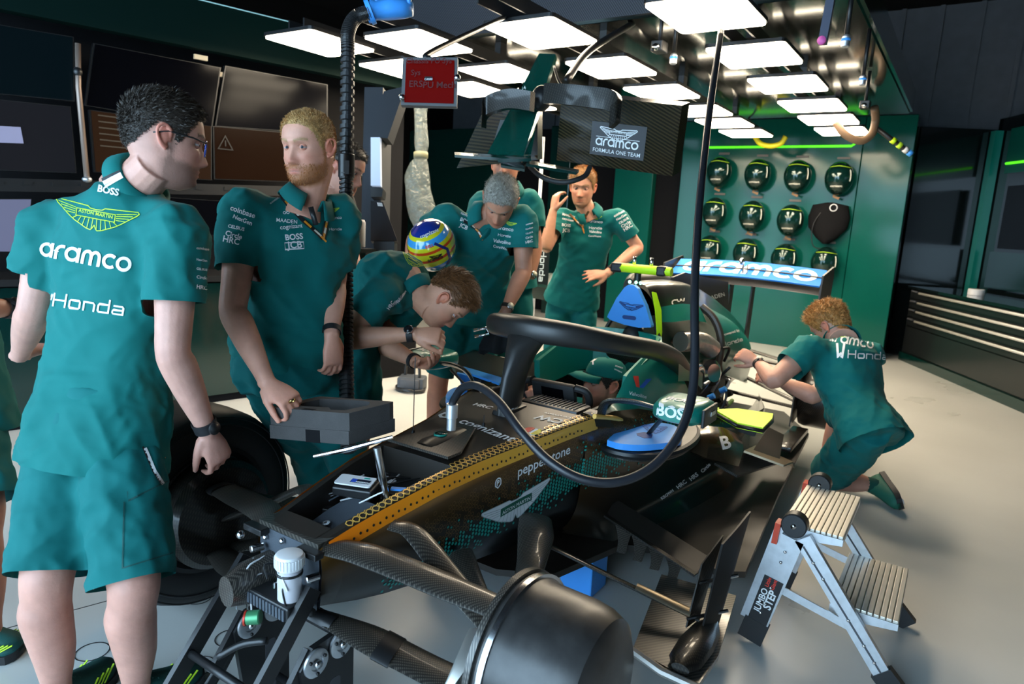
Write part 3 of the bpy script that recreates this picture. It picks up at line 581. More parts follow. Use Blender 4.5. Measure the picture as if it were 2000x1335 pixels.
for k in range(12): obj('grille_slat', box((.01+.018*k, 1.02, .737), (.006, .10, .004)), M_darkgrey, dash, smooth=False)
# halo: hoop, front pillar, seam
hp_ = [V(.30, 1.90, .76), V(.302, 1.74, .845), V(.30, 1.5, .915), V(.275, 1.22, .97), V(.19, 1.01, 1.015), V(0, .93, 1.03)]
hpath = hp_+[V(-p[0], p[1], p[2]) for p in hp_[:-1][::-1]]
HP = smoothpath(hpath, 60); rr = []
for i, p in enumerate(HP):
    t = nrm(HP[min(i+1, 59)]-HP[max(i-1, 0)]); s = nrm(np.cross((0, 0, 1), t)); w = np.cross(t, s); f = 1+.15*math.exp(-((i-29.5)/7)**2)
    rr.append([p+s*.047*f*math.copysign(abs(math.cos(a))**.75, math.cos(a))+w*.043*f*math.copysign(abs(math.sin(a))**.75, math.sin(a)) for a in np.linspace(0, 2*math.pi, 20, endpoint=False)])
pil = [[V(hw*math.cos(a), cy+hl*math.sin(a), cz+sl*math.sin(a)) for a in np.linspace(0, 2*math.pi, 18, endpoint=False)] for cy, cz, hw, hl, sl in ((.83, .685, .024, .075, -.01), (.835, .74, .026, .075, -.015), (.855, .84, .032, .07, -.02), (.895, .94, .05, .075, -.02), (.945, 1.005, .085, .075, 0), (.97, 1.03, .10, .06, 0))]
M_halo = mat('halo_matt_black', (.022, .021, .02), .42, coat=.2, coatrough=.4, var=.05)
halo = cpart('halo', join(loft(rr), loft(pil)), M_halo, sharp=60)
for sx in (1, -1): obj('seam', tube([p+V(sx*.026*(1 if p[0]*sx > -.1 else 0), 0, .034) for p in HP[6:29]] if sx > 0 else [V(-p[0]-.026, p[1], p[2]+.034) for p in HP[6:29]], .0018, 6), M_plasw, halo)
cpart('halo_foot_fairing', loft([[V(.30+.05*a, y, z+.045*b) for a, b in ((-1, -1), (-.9, .8), (0, 1.1), (.9, .8), (1, -1))] for y, z in ((1.72, .79), (1.85, .77), (2.0, .73), (2.1, .68))], closed=False, cap=False), M_teal); cpart('halo_foot_fairing', mir(loft([[V(.30+.05*a, y, z+.045*b) for a, b in ((-1, -1), (-.9, .8), (0, 1.1), (.9, .8), (1, -1))] for y, z in ((1.72, .79), (1.85, .77), (2.0, .73), (2.1, .68))], closed=False, cap=False)), M_teal)
T_halo = bvh(halo); decal('lettering', rounded_word('aramco', .2), frame(V(.2, .835, .715), (0, 1, .0), ay=(0, 0, 1)), T_halo, M_white, car, .022, back=.05)
cpart('pillar_fairing', box((0, .84, .71), (.07, .16, .05), bev=.015), M_black, sharp=30)
fairT = bvh(car.children[-1]) if len(car.children) else None
# air box, engine cover, fin
def ering(y, top, wt, zm, wm, zl, wl2): return [(0, top), (wt*.6, top-.012), (wt, top-.06), (lerp(wt, wm, .5), lerp(top-.06, zm, .5)), (wm, zm), (lerp(wm, wl2, .5)+.01, lerp(zm, zl, .45)), (wl2, zl)]
es_ = [(1.98, 1.155, .075, .98, .125, .90, .14), (2.1, 1.165, .09, .98, .15, .80, .20), (2.3, 1.16, .09, .98, .16, .72, .25), (2.55, 1.14, .085, .95, .17, .66, .27), (2.8, 1.10, .08, .90, .17, .58, .27), (3.2, 1.0, .07, .82, .155, .48, .25), (3.6, .88, .06, .70, .125, .38, .20), (3.95, .76, .045, .58, .09, .32, .13), (4.15, .68, .03, .52, .06, .34, .08)]
ER = []
for y in np.linspace(1.98, 4.15, 40):
    pr_ = [np.interp(y, [e[0] for e in es_], [e[k] for e in es_]) for k in range(1, 7)]; ER.append([V(a, y, b) for a, b in smoothpath([V(a, b, 0) for a, b in ering(y, *pr_)], 25) for a, b in [(a, b)]] if False else [V(q[0], y, q[1]) for q in smoothpath([V(a, b, 0) for a, b in ering(y, *pr_)], 25)])
upper = [r[:13] for r in ER]; lower = [r[12:] for r in ER]
M_ecov = ramp_mat('black_to_teal_cover', (0, .25, -1), [(-.45, (.012, .012, .012)), (-.30, (.013, .013, .013)), (-.22, (.003, .10, .08)), (.4, (.003, .15, .12))], rough=.32, coat=.5, metal=.25)
ug = loft(upper, closed=False, cap=False); upn = cpart('engine_cover_top', ug, M_ecov); cpart('engine_cover_top', mir(ug), M_ecov)
lgr = [r for r in lower if r[0][1] > 2.62]; lg = loft(lgr, closed=False, cap=False)
lgr2 = [[lerp(r[0], p, 1)+V(.045*math.sin(math.pi*min(1, k/11)), 0, 0) for k, p in enumerate(r)] for r in lgr if r[0][1] < 3.75]
hc_ = cpart('side_cover', quadsheet(lgr2, .012), M_teal); cpart('side_cover', mir(lg), M_teal)
cpart('side_cover_edge', tube([p+V(.004, -.01, 0) for p in lgr2[0]], .022, 10), mat('worn_carbon_edge', (.06, .05, .042), .4, .2))
lf = [r for r in lower if r[0][1] < 2.62]; cpart('engine_cover_flank', mir(loft(lf, closed=False, cap=False)), M_teal); lfu = [[p for p in r[:6]] for r in lf]; cpart('engine_cover_flank', loft(lfu, closed=False, cap=False), M_teal)
fin = cpart('shark_fin', prism([(2.42, 1.05), (2.46, 1.165), (2.66, 1.185), (3.57, 1.085), (3.66, .84), (3.2, .94)], frame((-.007, 0, 0), (0, 1, 0), ay=(0, 0, 1)), .014), M_black, smooth=False)
cpart('roll_hoop_opening', loft([[V(.11*s*math.cos(a)*(1-.35*math.sin(a)), 1.985-.0*s, 1.03+.105*s*math.sin(a)) for a in np.linspace(0, 2*math.pi, 20, endpoint=False)] for s in (1, .8)]), M_cockpit, smooth=False)
for s in (-1, 1): cpart('roll_hoop_strut', tube([V(s*.10, 1.97, 1.0), V(s*.20, 1.93, .79)], .011, 8), M_black)
cpart('neck_tray', box((0, 1.98, .80), (.36, .2, .10), bev=.03), M_carbg, sharp=30); cpart('neck_ball', ellip((.02, 1.93, .88), (.06, .06, .07)), M_cockpit)
cpart('fluo_flash', quadsheet([[V(.085, 1.965, 1.12), V(.10, 1.985, 1.115)], [V(.115, 1.955, 1.03), V(.135, 1.985, 1.03)], [V(.14, 1.94, .93), V(.155, 1.97, .92)], [V(.15, 1.935, .84), V(.155, 1.95, .83)]], .006), M_fluo)
# camera bar on top of the hoop
cb = cpart('camera_bar', xf(tube([V(-.16, 0, 0), V(-.155, 0, 0), V(.12, 0, 0), V(.15, 0, 0)], [.026, .03, .03, .028], 14, flat=.8), frame((-.005, 2.05, 1.222), (1, .05, 0), az=(0, 0, 1))), M_fluo, sharp=40)
obj('end_cap', xf(box((-.145, 0, 0), (.06, .062, .05), bev=.01), frame((-.005, 2.05, 1.222), (1, .05, 0), az=(0, 0, 1))), M_black, cb, smooth=False); obj('end_cap', xf(box((.10, 0, 0), (.05, .064, .052), bev=.01), frame((-.005, 2.05, 1.222), (1, .05, 0), az=(0, 0, 1))), M_black, cb, smooth=False)
for x in (-.06, .035): obj('pin', cyl((x, 2.05, 1.24), (x, 2.05, 1.285), .009, 12), M_steel, cb)
cpart('camera_bar_stem', cyl((-.03, 2.04, 1.14), (-.03, 2.04, 1.2), .018, 12), M_black)
for x in (-.055, -.02, .005): cpart('status_light', ellip((x, 2.0, 1.155), (.009, .006, .009), nu=10, nv=6), mat('green_status_led', (.3, 1, .6), .4, emit=(.4, 1, .7), estr=3))
cpart('far_air_scoop', loft([[V(-.19+.05*s*math.cos(a), y, 1.09+.085*s*math.sin(a)) for a in np.linspace(0, 2*math.pi, 16, endpoint=False)] for y, s in ((2.3, .7), (2.34, 1), (2.7, 1), (2.9, .6))]), M_paint)
# rear wing
wn = []
for x in np.linspace(-.57, .57, 9): wn.append([V(x, 3.84+q*.34, 1.03+.145*q**1.3+.02*math.cos(x*2.7)+h) for q, h in ((0, 0), (.15, .012), (.5, .012), (1, .0), (1, -.008), (.5, -.012), (.15, -.012))])
cpart('wing_main_plane', loft(wn), M_black)
blue = quadsheet([[V(x, 3.89, 1.085+.02*math.cos(x*2.7)), V(x, 4.0, 1.128+.02*math.cos(x*2.7)), V(x, 4.12, 1.19+.02*math.cos(x*2.7))] for x in np.linspace(-.55, .55, 12)], .01)
bw = cpart('wing_flap', blue, mat('blue_livery', (.015, .20, .72), .6, 0, coat=0, spec=.2)); tb = bvh(bw)
decal('lettering', rounded_word('aramco'), frame(V(.02, 3.935, 1.35), (1, 0, 0), ay=(0, 1, 0)), tb, M_white, car, .155, back=.1, reach=.6, L=.04)
cpart('wing_slot', tube([V(x, 4.01, 1.143+.02*math.cos(x*2.7)) for x in np.linspace(-.56, .56, 10)], .006, 6), M_black)
for s in (-1, 1): cpart('wing_endplate', prism([(3.78, 1.0), (3.82, 1.17), (4.22, 1.22), (4.26, 1.16), (4.2, .86), (4.0, .80), (3.9, .84)], frame((s*.575-.006, 0, 0), (0, 1, 0), ay=(0, 0, 1)), .012), M_black, smooth=False)
epT = bvh(car.children[-1]); decal('lettering', textgeo('comdas', .01), frame(V(.6, 4.08, .98), (0, 1, 0), ay=(0, -.15, 1)), epT, mat('grey_print', (.25, .27, .27), .6), car, .05)
for s in (-1, 1): cpart('wing_pillar', prism([(3.86, .5), (3.98, .5), (4.02, 1.05), (3.94, 1.05)], frame((s*.08-.006, 0, 0), (0, 1, 0), ay=(0, 0, 1)), .012), M_black, smooth=False)
cpart('wing_actuator', join(tube([V(.0, 3.95, 1.09), V(0, 3.93, 1.21)], .006, 8), tube([V(.03, 3.95, 1.09), V(.03, 3.94, 1.2)], .004, 8), ellip((-.01, 3.92, 1.22), (.02, .03, .028))), M_steel)
cpart('rear_crash_structure', loft([[V(r*math.cos(a), y, .42+r*math.sin(a)) for a in np.linspace(0, 2*math.pi, 14, endpoint=False)] for y, r in ((3.5, .12), (3.9, .09), (4.3, .05))]), M_carbg)
for s in (-1, 1):
    for a, b in ((V(.13, 3.3, .62), V(.66, 3.42, .58)), (V(.13, 3.65, .62), V(.66, 3.45, .58)), (V(.13, 3.2, .40), V(.66, 3.38, .32)), (V(.13, 3.75, .40), V(.66, 3.46, .32)), (V(.12, 3.1, .75), V(.62, 3.4, .36))): cpart('rear_arm', tube([V(s*a[0], a[1], a[2]), V(s*b[0], b[1], b[2])], .026, 10, up=(0, 0, 1), flat=.4), M_carb)
    cpart('rear_drum', lathe([(.06, 0), (.19, .0), (.20, .03), (.20, .2), (.18, .24), (.05, .25)], axis((s*.62, 3.42, ZW), (s, 0, 0)), 32), M_carbg, sharp=30)
    cpart('rear_brake_fin', prism([(3.15, .25), (3.2, .75), (3.5, .8), (3.6, .3)], frame((s*.60, 0, 0), (0, 1, 0), ay=(0, 0, 1)), .008), M_carb, smooth=False)
cpart('rear_floor_strake', box((.66, 2.95, .235), (.10, .5, .03), bev=.008), M_carbg, sharp=30)
cpart('rear_floor_flap', quadsheet([[V(.62, 1.98, .40), V(.80, 2.02, .36)], [V(.62, 2.2, .37), V(.80, 2.26, .31)], [V(.64, 2.4, .30), V(.79, 2.4, .24)]], .01), mat('brushed_bronze', (.42, .33, .22), .3, .8))
# exposed engine bay on the near side
cpart('engine_block', box((.15, 2.45, .42), (.26, .7, .36), bev=.03), M_cockpit, sharp=30)
cpart('radiator', xf(box((0, 0, 0), (.06, .34, .34), bev=.008), frame((.30, 1.92, .585), (1, -.15, .25), ay=(.1, 1, 0))), mat('radiator_core', (.03, .03, .03), .5, .5, bump=.8, bscale=250, bdist=.003), smooth=False)
cpart('exhaust_turbo', lathe([(.02, -.02), (.06, 0), (.075, .03), (.075, .08), (.05, .10), (.02, .1)], axis((.24, 2.4, .66), (1, -.5, .2)), 24), M_steel, sharp=30)
cpart('plenum', tube([V(.16, 2.25, .84), V(.22, 2.4, .83), V(.26, 2.5, .78)], .055, 14, n=10), mat('heat_foil', (.45, .42, .38), .3, .7, bump=.6, bscale=40, bdist=.01))
cpart('coolant_pipe', tube([V(.32, 1.95, .74), V(.30, 2.2, .72), V(.24, 2.4, .52)], .022, 12, n=14), M_steel)
for k in range(16):
    a = V(random.uniform(.26, .36), random.uniform(2.1, 2.7), random.uniform(.36, .7)); b = a+V(random.uniform(-.06, .06), random.uniform(-.18, .18), random.uniform(-.22, .1))
    cpart('engine_hose', tube([a, (a+b)/2+V(.03, 0, .04), b], random.uniform(.006, .014), 8, n=10), (M_black, M_alu, M_bluegrey, M_steel, mat('green_wire', (.25, .45, .12), .5))[k % 5])
for k in range(8): cpart('engine_fitting', cyl(V(.33, 2.15+.07*k, .45+.05*(k % 3)), V(.36, 2.15+.07*k, .47+.05*(k % 3)), .016, 10), (M_steel, M_black, M_blue)[k % 3])
cpart('electronics_box', xf(box((0, 0, 0), (.12, .10, .07), bev=.012), frame(pt(1452, 828, z=.53), (.9, .5, -.25), ay=(-.5, .9, 0))), M_bluegrey, sharp=30); cpart('metal_bracket', xf(box((0, 0, 0), (.11, .05, .03), bev=.006), frame(pt(1420, 812, z=.56), (.9, .5, -.2), ay=(-.5, .9, 0))), M_alu, smooth=False)
cpart('carbon_tray', quadsheet([[pt(1395, 905, z=.36), pt(1440, 930, z=.33)], [pt(1470, 880, z=.38), pt(1520, 905, z=.33)], [pt(1500, 835, z=.42), pt(1530, 850, z=.38)]], .012), M_carb)
# mirrors
for s in (1, -1):
    g = [[V(s*(.60+.100*a*k), 1.06+y, .795+.042*b*k) for a, b in rrect(1.9, 1.9, .55, 3)] for y, k in ((-.085, .62), (-.06, .9), (0, 1), (.09, 1.02), (.10, .98))]
    if s < 0: g = [r[::-1] for r in g]
    mp_ = cpart('mirror', loft(g), M_teal, sharp=40); obj('mirror_glass', xf(prism(rrect(.17, .066, .016), frame((s*.60, 1.163, .795), (1, 0, 0), ay=(0, 0, 1)), .003), np.eye(4)), M_black, mp_, smooth=False)
    obj('end_cap', xf(box((0, 0, 0), (.012, .15, .066), bev=.004), frame((s*.70, 1.07, .795), (1, 0, 0), ay=(0, 1, 0))), M_black, mp_, smooth=False); obj('end_slot', box((s*.707, 1.09, .80), (.003, .05, .016)), M_alu, mp_, smooth=False)
    tm = bvh(mp_); decal('lettering', textgeo('BOSS', .035), frame(V(s*.60, .9, .785), (1, 0, 0), ay=(0, 0, 1)), tm, M_white, mp_, .040, back=.2)
    decal('lettering', textgeo('BOSS', .035), frame(V(s*.60, 1.03, 1.0), (1, 0, 0), ay=(0, 1, 0)), tm, M_white, mp_, .034, back=.1)
    cpart('mirror_stalk', tube([V(s*.30, 1.02, .72), V(s*.33, 1.0, .785), V(s*.42, 1.02, .80), V(s*.53, 1.04, .79)], [.018, .02, .02, .015], 10, n=16, flat=.45), M_carbg)
    cpart('mirror_stalk', tube([V(s*.42, 1.2, .62), V(s*.52, 1.12, .75)], .012, 8, flat=.5), M_black)
# ------------------------------------------------------------------ suspension, wheels, brakes, lettering
def blade(P, W, th, m, name, up=(0, 0, 1), n=24, s=1):
    """aerofoil-section arm: W chord at each point, th thickness ratio"""
    P = [V(p[0]*s, p[1], p[2]) for p in P]; Q = smoothpath(P, n); w = np.interp(np.linspace(0, 1, n), np.linspace(0, 1, len(W)), W); rr = []
    for i, p in enumerate(Q):
        t = nrm(Q[min(i+1, n-1)]-Q[max(i-1, 0)]); c = nrm(np.cross(np.asarray(up, float), t))*s; u = np.cross(t, c)*s
        rr.append([p+c*w[i]/2*math.cos(a)+u*w[i]/2*th*math.sin(a)*(1+.3*math.cos(a)) for a in np.linspace(0, 2*math.pi, 16, endpoint=False)])
    return cpart(name, loft(rr), m)
for s in (1, -1):
    blade([(.11, -.17, .585), (.22, -.12, .575), (.42, -.05, .53), (.60, -.01, .505)], [.075, .105, .105, .085], .36, M_carb, 'upper_wishbone', s=s)
    blade([(.17, .01, .60), (.24, .03, .585), (.40, .02, .49), (.57, .01, .40)], [.06, .075, .085, .07], .3, M_carb, 'track_rod', s=s)
    blade([(.10, -.19, .40), (.25, -.14, .36), (.45, -.06, .29), (.60, -.01, .27)], [.05, .11, .11, .09], .28, M_carb, 'lower_wishbone', s=s)
    blade([(.18, .32, .40), (.35, .2, .34), (.60, .03, .27)], [.08, .075, .08], .28, M_carb, 'lower_wishbone_rear', s=s)
    blade([(.25, .66, .415), (.30, .58, .40), (.38, .42, .37), (.52, .15, .42), (.60, .03, .49)], [.12, .13, .09, .075, .07], .3, M_carb, 'upper_wishbone_rear', s=s, up=(.3, 0, 1))
    for a, b in ((.42, .48), (.30, .34)):
        q = lerp(V(.22, -.12, .575), V(.60, -.01, .505), a)
    cpart('arm_band', tube([V(s*.545, -.022, .514), V(s*.585, -.012, .506)], .047, 12, up=(0, 0, 1), flat=.42), M_black); cpart('arm_band', tube([V(s*.27, -.13, .353), V(s*.315, -.115, .338)], .059, 12, up=(0, 0, 1), flat=.33), M_black)
    cpart('arm_root', tube([V(s*.085, -.2, .405), V(s*.15, -.18, .385)], .026, 12, flat=.8), M_black)
# near corner without its wheel: brake drum and upright
M_drum = mat('dusty_brake_drum', (.035, .033, .032), .42, .3, var=.5, vscale=14, coat=.3, coatrough=.25, detail=6)
A = axis((.60, 0, ZW-.01), (1, 0, 0))
dr = cpart('brake_drum', lathe([(.10, .0), (.195, .0), (.20, .012), (.196, .03), (.188, .05), (.186, .16), (.18, .20), (.165, .235), (.13, .255), (.05, .26)], A, 64), M_drum, sharp=30)
obj('drum_rim', lathe([(.188, .018), (.203, .02), (.203, .034), (.188, .034)], A, 64, cap=False), M_steel, dr, sharp=30)
obj('drum_lip', lathe([(.19, -.012), (.206, -.012), (.206, .004), (.19, .004)], A, 64, cap=False), M_carb, dr, sharp=30)
for k in range(10):
    a = k*.6283; obj('rivet', ellip((.635, .188*math.cos(a), ZW-.01+.188*math.sin(a)), (.004, .004, .004), nu=8, nv=5), M_steel, dr)
cpart('brake_caliper', xf(box((0, 0, 0), (.07, .17, .09), bev=.015), frame((.555, -.12, .40), (1, .1, 0), ay=(0, .75, .66))), mat('bright_caliper', (.58, .56, .52), .28, .9), sharp=30)
cpart('brake_duct', tube([V(.50, -.19, .30), V(.55, -.16, .36), V(.60, -.12, .42)], [.05, .065, .07], 16, flat=.6), M_carbg); cpart('upright', box((.575, 0, .40), (.05, .10, .26), bev=.012), M_black, sharp=30)
# far front wheel with its tyre
B = axis((-.97, .02, ZW-.02), (1, 0, 0)); Bt = [(.20, .0), (.235, -.005), (.30, .0), (.335, .015), (.35, .05), (.353, .14), (.35, .23), (.335, .265), (.30, .28), (.235, .285), (.22, .27), (.20, .26)]
wh = cpart('wheel', lathe([(.19, .01), (.232, .01), (.236, .02), (.225, .04), (.222, .24), (.236, .26), (.232, .275), (.21, .275), (.19, .26)], B, 48), M_black, sharp=30)
obj('tyre', lathe(Bt, B, 64), mat('tyre_rubber', (.012, .012, .0125), .55, bump=.15, bscale=120, bdist=.002), wh, sharp=50)
obj('wheel_cover', lathe([(.02, .262), (.12, .27), (.205, .262), (.21, .255)], B, 48), M_carbg, wh); obj('inner_drum', lathe([(.05, .27), (.19, .27), (.19, .34), (.17, .36), (.05, .36)], B, 40), M_carbg, wh, sharp=30)
for r in (.30, .325): obj('sidewall_ring', lathe([(r, .2815), (r+.004, .2845), (r+.007, .2805)], B, 64, cap=False), M_black, wh)
# reservoir bottle and front electronics
bt = cpart('fluid_reservoir', cyl((.085, -.265, .475), (.085, -.265, .56), .03, 24, bev=.004), mat('frosted_plastic', (.62, .60, .64), .35, trans=.15), sharp=30)
obj('lid', lathe([(.034, 0), (.0355, .004), (.0355, .03), (.033, .036), (.028, .038)], axis((.085, -.265, .562), (0, 0, 1)), 28), M_plasw, bt, sharp=30); obj('clip_ring', lathe([(.0305, 0), (.033, 0), (.033, .006), (.0305, .006)], axis((.085, -.265, .545), (0, 0, 1)), 24, cap=False), M_black, bt)
for k in range(28): a = k*2*math.pi/28; obj('ridge', box((.085+.0355*math.cos(a), -.265+.0355*math.sin(a), .58), (.004, .004, .024), Matrix.Rotation(a, 3, 'Z').to_4x4()), M_plasw, bt, smooth=False)
fe_ = cpart('front_loom_box', box((.04, -.27, .455), (.16, .06, .04), bev=.006), M_black, smooth=False)
for k in range(12): obj('connector_pin', box((-.03+.0125*k, -.302, .455), (.008, .006, .03)), M_bluegrey, fe_, smooth=False)
cpart('green_cap', cyl((.0, -.33, .42), (.03, -.31, .425), .018, 18, bev=.003), mat('green_anodised', (.06, .26, .12), .35, .4), sharp=30); cpart('red_ring', cyl((-.004, -.333, .42), (.0, -.33, .42), .019, 18), mat('red_anodised', (.5, .04, .02), .4, .3))
for k in range(14):
    a = V(random.uniform(-.09, .1), -.23, random.uniform(.44, .56)); b = a+V(random.uniform(-.06, .06), -.06, random.uniform(-.08, .02)); cpart('loom_wire', tube([a, (a+b)/2+V(0, -.03, .03), b], .0024, 6, n=9), (M_plasw, M_black, M_steel)[k % 3])
for x, z in ((-.10, .54), (.12, .53), (.05, .47), (-.06, .46)): cpart('steel_fitting', cyl((x, -.245, z), (x+.01, -.21, z), .011, 12, bev=.002), M_steel, sharp=30)
cpart('front_duct', loft([[V(-.07+.045*math.cos(a)*k, y, .47+.06*math.sin(a)*k) for a in np.linspace(0, 2*math.pi, 14, endpoint=False)] for y, k in ((-.34, .7), (-.28, 1), (-.2, 1))]), M_carb)
# side lettering and honeycomb fade
L1 = frame(V(.6, .62, .595), (0, 1, .045), ay=(0, -.045, 1))
decal('lettering', textgeo('pepperstone', .012), frame(V(.6, .70, .600), (0, 1, .10), ay=(0, -.1, 1)), T_side, M_white, car, .038)
decal('emblem', join(stroke2(arc(0, .1, .5, .5, 180, 0, 10)+[(.5, -.35), (0, -.75), (-.5, -.35)], .17, True)), frame(V(.6, .470, .593), (0, 1, .1), ay=(0, -.1, 1)), T_side, M_white, car, .026); decal('emblem', textgeo('P', .04), frame(V(.6, .470, .583), (0, 1, .1), ay=(0, -.1, 1)), T_side, M_white, car, .019)
WM = frame(V(.6, .575, .495), (0, 1, .12), ay=(0, -.12, 1))
decal('wing_emblem', wings(fill=True), WM, T_side, mat('pale_grey_print', (.62, .66, .68), .5), car, .084, L=.02); decal('wing_emblem_lines', wings(.03), WM, T_side, mat('grey_line_print', (.32, .36, .37), .5), car, .084, off=.0028)
decal('name_plate', ([V(-.92, -.32, 0), V(.92, -.32, 0), V(.92, .04, 0), V(-.92, .04, 0)], [(0, 1, 2, 3)]), WM, T_side, mat('green_print', (.003, .09, .06), .5), car, .084, off=.0034); decal('lettering', textgeo('ASTON MARTIN', .0), WM@np.array(Matrix.Translation((0, -.0205, 0))), T_side, M_white, car, .0138, off=.0044, L=.008)
M_dots = mat('teal_dot_print', (.004, .24, .20), .4); M_dots2 = mat('bronze_dot_print', (.16, .085, .02), .4); dots, dotb = [], []
for i in range(120):
    for j in range(22):
        y = .02+i*.0155; z = .36+j*.0135+(.0068 if i % 2 else 0)+y*.02; c = .375+.17*max(0, y-.0)*.9; d = (z-c)
        p = math.exp(-(d/.055)**2)*(.25+.75*min(1, max(0, y+.05)*1.3))
        if random.random() < p*1.25: dots.append(hexdot(y, z, .0068*(.7+.3*p)))
        elif .0 < d < .17 and y > .15 and random.random() < .7: dotb.append(hexring(y, z, .0075, .0016))
T_both = BVHTree.FromPolygons([Vector(p) for p in join(sg, pg)[0]], join(sg, pg)[1])
decal('dot_print', join(*dots), Sx, T_both, M_dots, car, L=0, off=.0015, back=.2, reach=.8)['kind'] = 'stuff'; decal('dot_outline_print', join(*dotb), Sx, T_both, M_dots2, car, L=0, off=.0012, back=.2, reach=.8)['kind'] = 'stuff'
POD_PRINT = True
# lettering on top of the nose
Dx = frame(V(.045, .60, .9), (1, -.16, 0), ay=(.16, 1, 0)); decal('lettering', textgeo('cognizant', .014), Dx, T_deck, M_white, car, .050, back=.2, reach=1.0)
hx = [V(.07*math.cos(a)*.5, .07*math.sin(a)*.5, 0) for a in np.arange(6)*math.pi/3]; decal('emblem', hexring(0, 0, .033, .015), frame(V(-.165, .655, .9), (1, -.16, 0), ay=(.16, 1, 0)), T_deck, M_white, car, back=.2, reach=1.0)
decal('emblem', ([V(.03*math.cos(a), .034*math.sin(a), 0) for a in np.linspace(0, 2*math.pi, 24, endpoint=False)], [tuple(range(24))]), frame(V(.185, .70, .9), (1, 0, 0), ay=(0, 1, 0)), T_deck, M_white, car, back=.2, reach=1.0)
decal('emblem', ([V(.026*math.cos(a), .03*math.sin(a), 0) for a in np.linspace(1.4, 4.9, 14)], [tuple(range(14))]), frame(V(.18, .70, .9), (1, 0, 0), ay=(0, 1, 0)), T_deck, mat('red_print', (.75, .05, .03), .5), car, off=.003, back=.2, reach=1.0); decal('emblem', ([V(.024*math.cos(a), .028*math.sin(a), 0) for a in np.linspace(-1.5, 1.4, 14)], [tuple(range(14))]), frame(V(.195, .705, .9), (1, 0, 0), ay=(0, 1, 0)), T_deck, mat('yellow_print', (.8, .62, .03), .5), car, off=.003, back=.2, reach=1.0)
decal('lettering', textgeo('CW', .03), frame(V(.175, .86, .9), (-1, -.1, 0), ay=(.1, -1, 0)), T_deck, M_white, car, .045, back=.2, reach=1.0); decal('lettering', textgeo('CoreWeave', .01), frame(V(.18, .80+.10, .9), (-1, -.1, 0), ay=(.1, -1, 0)), T_deck, M_white, car, .016, back=.2, reach=1.0)
decal('lettering', textgeo('HRC', .03), frame(V(-.11, .80, .9), (1, 0, 0), ay=(0, 1, 0)), T_deck, M_white, car, .03, back=.2, reach=1.0)
# lettering on the engine cover
T_fin, T_hc, T_up = bvh(fin), bvh(hc_), bvh(upn)
T_fl = BVHTree.FromPolygons([Vector(p) for p in loft(lfu, closed=False, cap=False)[0]], loft(lfu, closed=False, cap=False)[1])
decal('emblem', ([V(-.5, 0, 0), V(-.2, .15, 0), V(.1, .1, 0), V(.5, .5, 0), (.3, .1, 0), (.35, -.45, 0), (.2, -.1, 0), (-.1, -.1, 0), (-.2, -.4, 0)], [tuple(range(9))[::-1]]), frame(V(.6, 2.12, .86), (0, 1, 0), ay=(0, 0, 1)), T_fl, M_white, car, .05, reach=1.2)
# the stand that carries the nose
st = thing('nose_stand', 'black metal trestle with round bolted discs carrying the car nose', 'stand')
for s, nm in ((-1, 'far'), (1, 'near')):
    x = s*.135
    o_ = [(-.17, .50), (-.14, .44), (-.20, .36), (-.235, .30), (-.33, .20), (-.40, .16), (-.455, .17), (-.475, .22), (-.46, .29), (-.42, .34), (-.24, .53)]
    i_ = [(-.225, .44), (-.25, .36), (-.33, .265), (-.40, .225), (-.425, .25), (-.40, .30)]
    M_ = frame((x-.008, 0, 0), (0, 1, 0), ay=(0, 0, 1))
    obj('side_bar', xf(beam((-.225, .50, 0), (-.47, .21, 0), .045, .016), M_), M_black, st, smooth=False); obj('side_bar', xf(tube([V(-.455, .235, 0), V(-.475, .18, 0), V(-.445, .135, 0), V(-.40, .135, 0), V(-.34, .18, 0), V(-.28, .25, 0)], .02, 8, n=20, flat=.45), M_@np.array(Matrix.Rotation(0, 4, 'Z'))), M_black, st)
    obj('side_bar', xf(beam((-.33, .20, 0), (-.23, .33, 0), .05, .016), M_), M_black, st, smooth=False); obj('side_plate', xf(prism([(-.24, .02), (-.10, .02), (-.10, .33), (-.16, .35), (-.24, .345), (-.28, .30)], np.eye(4), .016), M_), M_black, st, smooth=False)
    for z in (.06, .18): obj('slot', xf(prism(rrect(.035, .085, .012), frame((-.165, z, -.001), (1, 0, 0), ay=(0, 1, 0)), .018), M_), M_darkgrey, st, smooth=False)
    obj('foot', box((x, -.17, .012), (.06, .20, .024), bev=.004), M_black, st, smooth=False)
    for y, z in ((-.235, .305), (-.15, .315)):
        f_ = obj('bolted_disc', lathe([(.0, 0), (.036, 0), (.038, .003), (.038, .009), (.034, .011), (.02, .011), (.018, .006), (.0, .006)], axis((x+.008, y, z), (1, 0, 0)), 28), M_alu, st, sharp=30)
        obj('hub_nut', cyl((x+.014, y, z), (x+.028, y, z), .011, 8), M_steel, f_)
        for a in (.5, 2.6, 4.7): obj('bolt', cyl((x+.018, y+.027*math.cos(a), z+.027*math.sin(a)), (x+.024, y+.027*math.cos(a), z+.027*math.sin(a)), .0045, 8), M_black, f_)
for y, z in ((-.43, .17), (-.40, .30), (-.15, .10), (-.235, .44)): obj('cross_rod', cyl((-.135, y, z), (.135, y, z), .011, 12), M_black, st)
obj('brace', beam((-.13, -.42, .16), (-.10, -.2, .02), .03, .014), M_black, st, smooth=False); obj('brace', beam((.13, -.42, .16), (.10, -.2, .02), .03, .014), M_black, st, smooth=False); obj('hook_handle', tube([V(-.02, -.40, .34), V(.02, -.36, .37), V(.08, -.33, .39)], .009, 8, n=10), M_black, st)
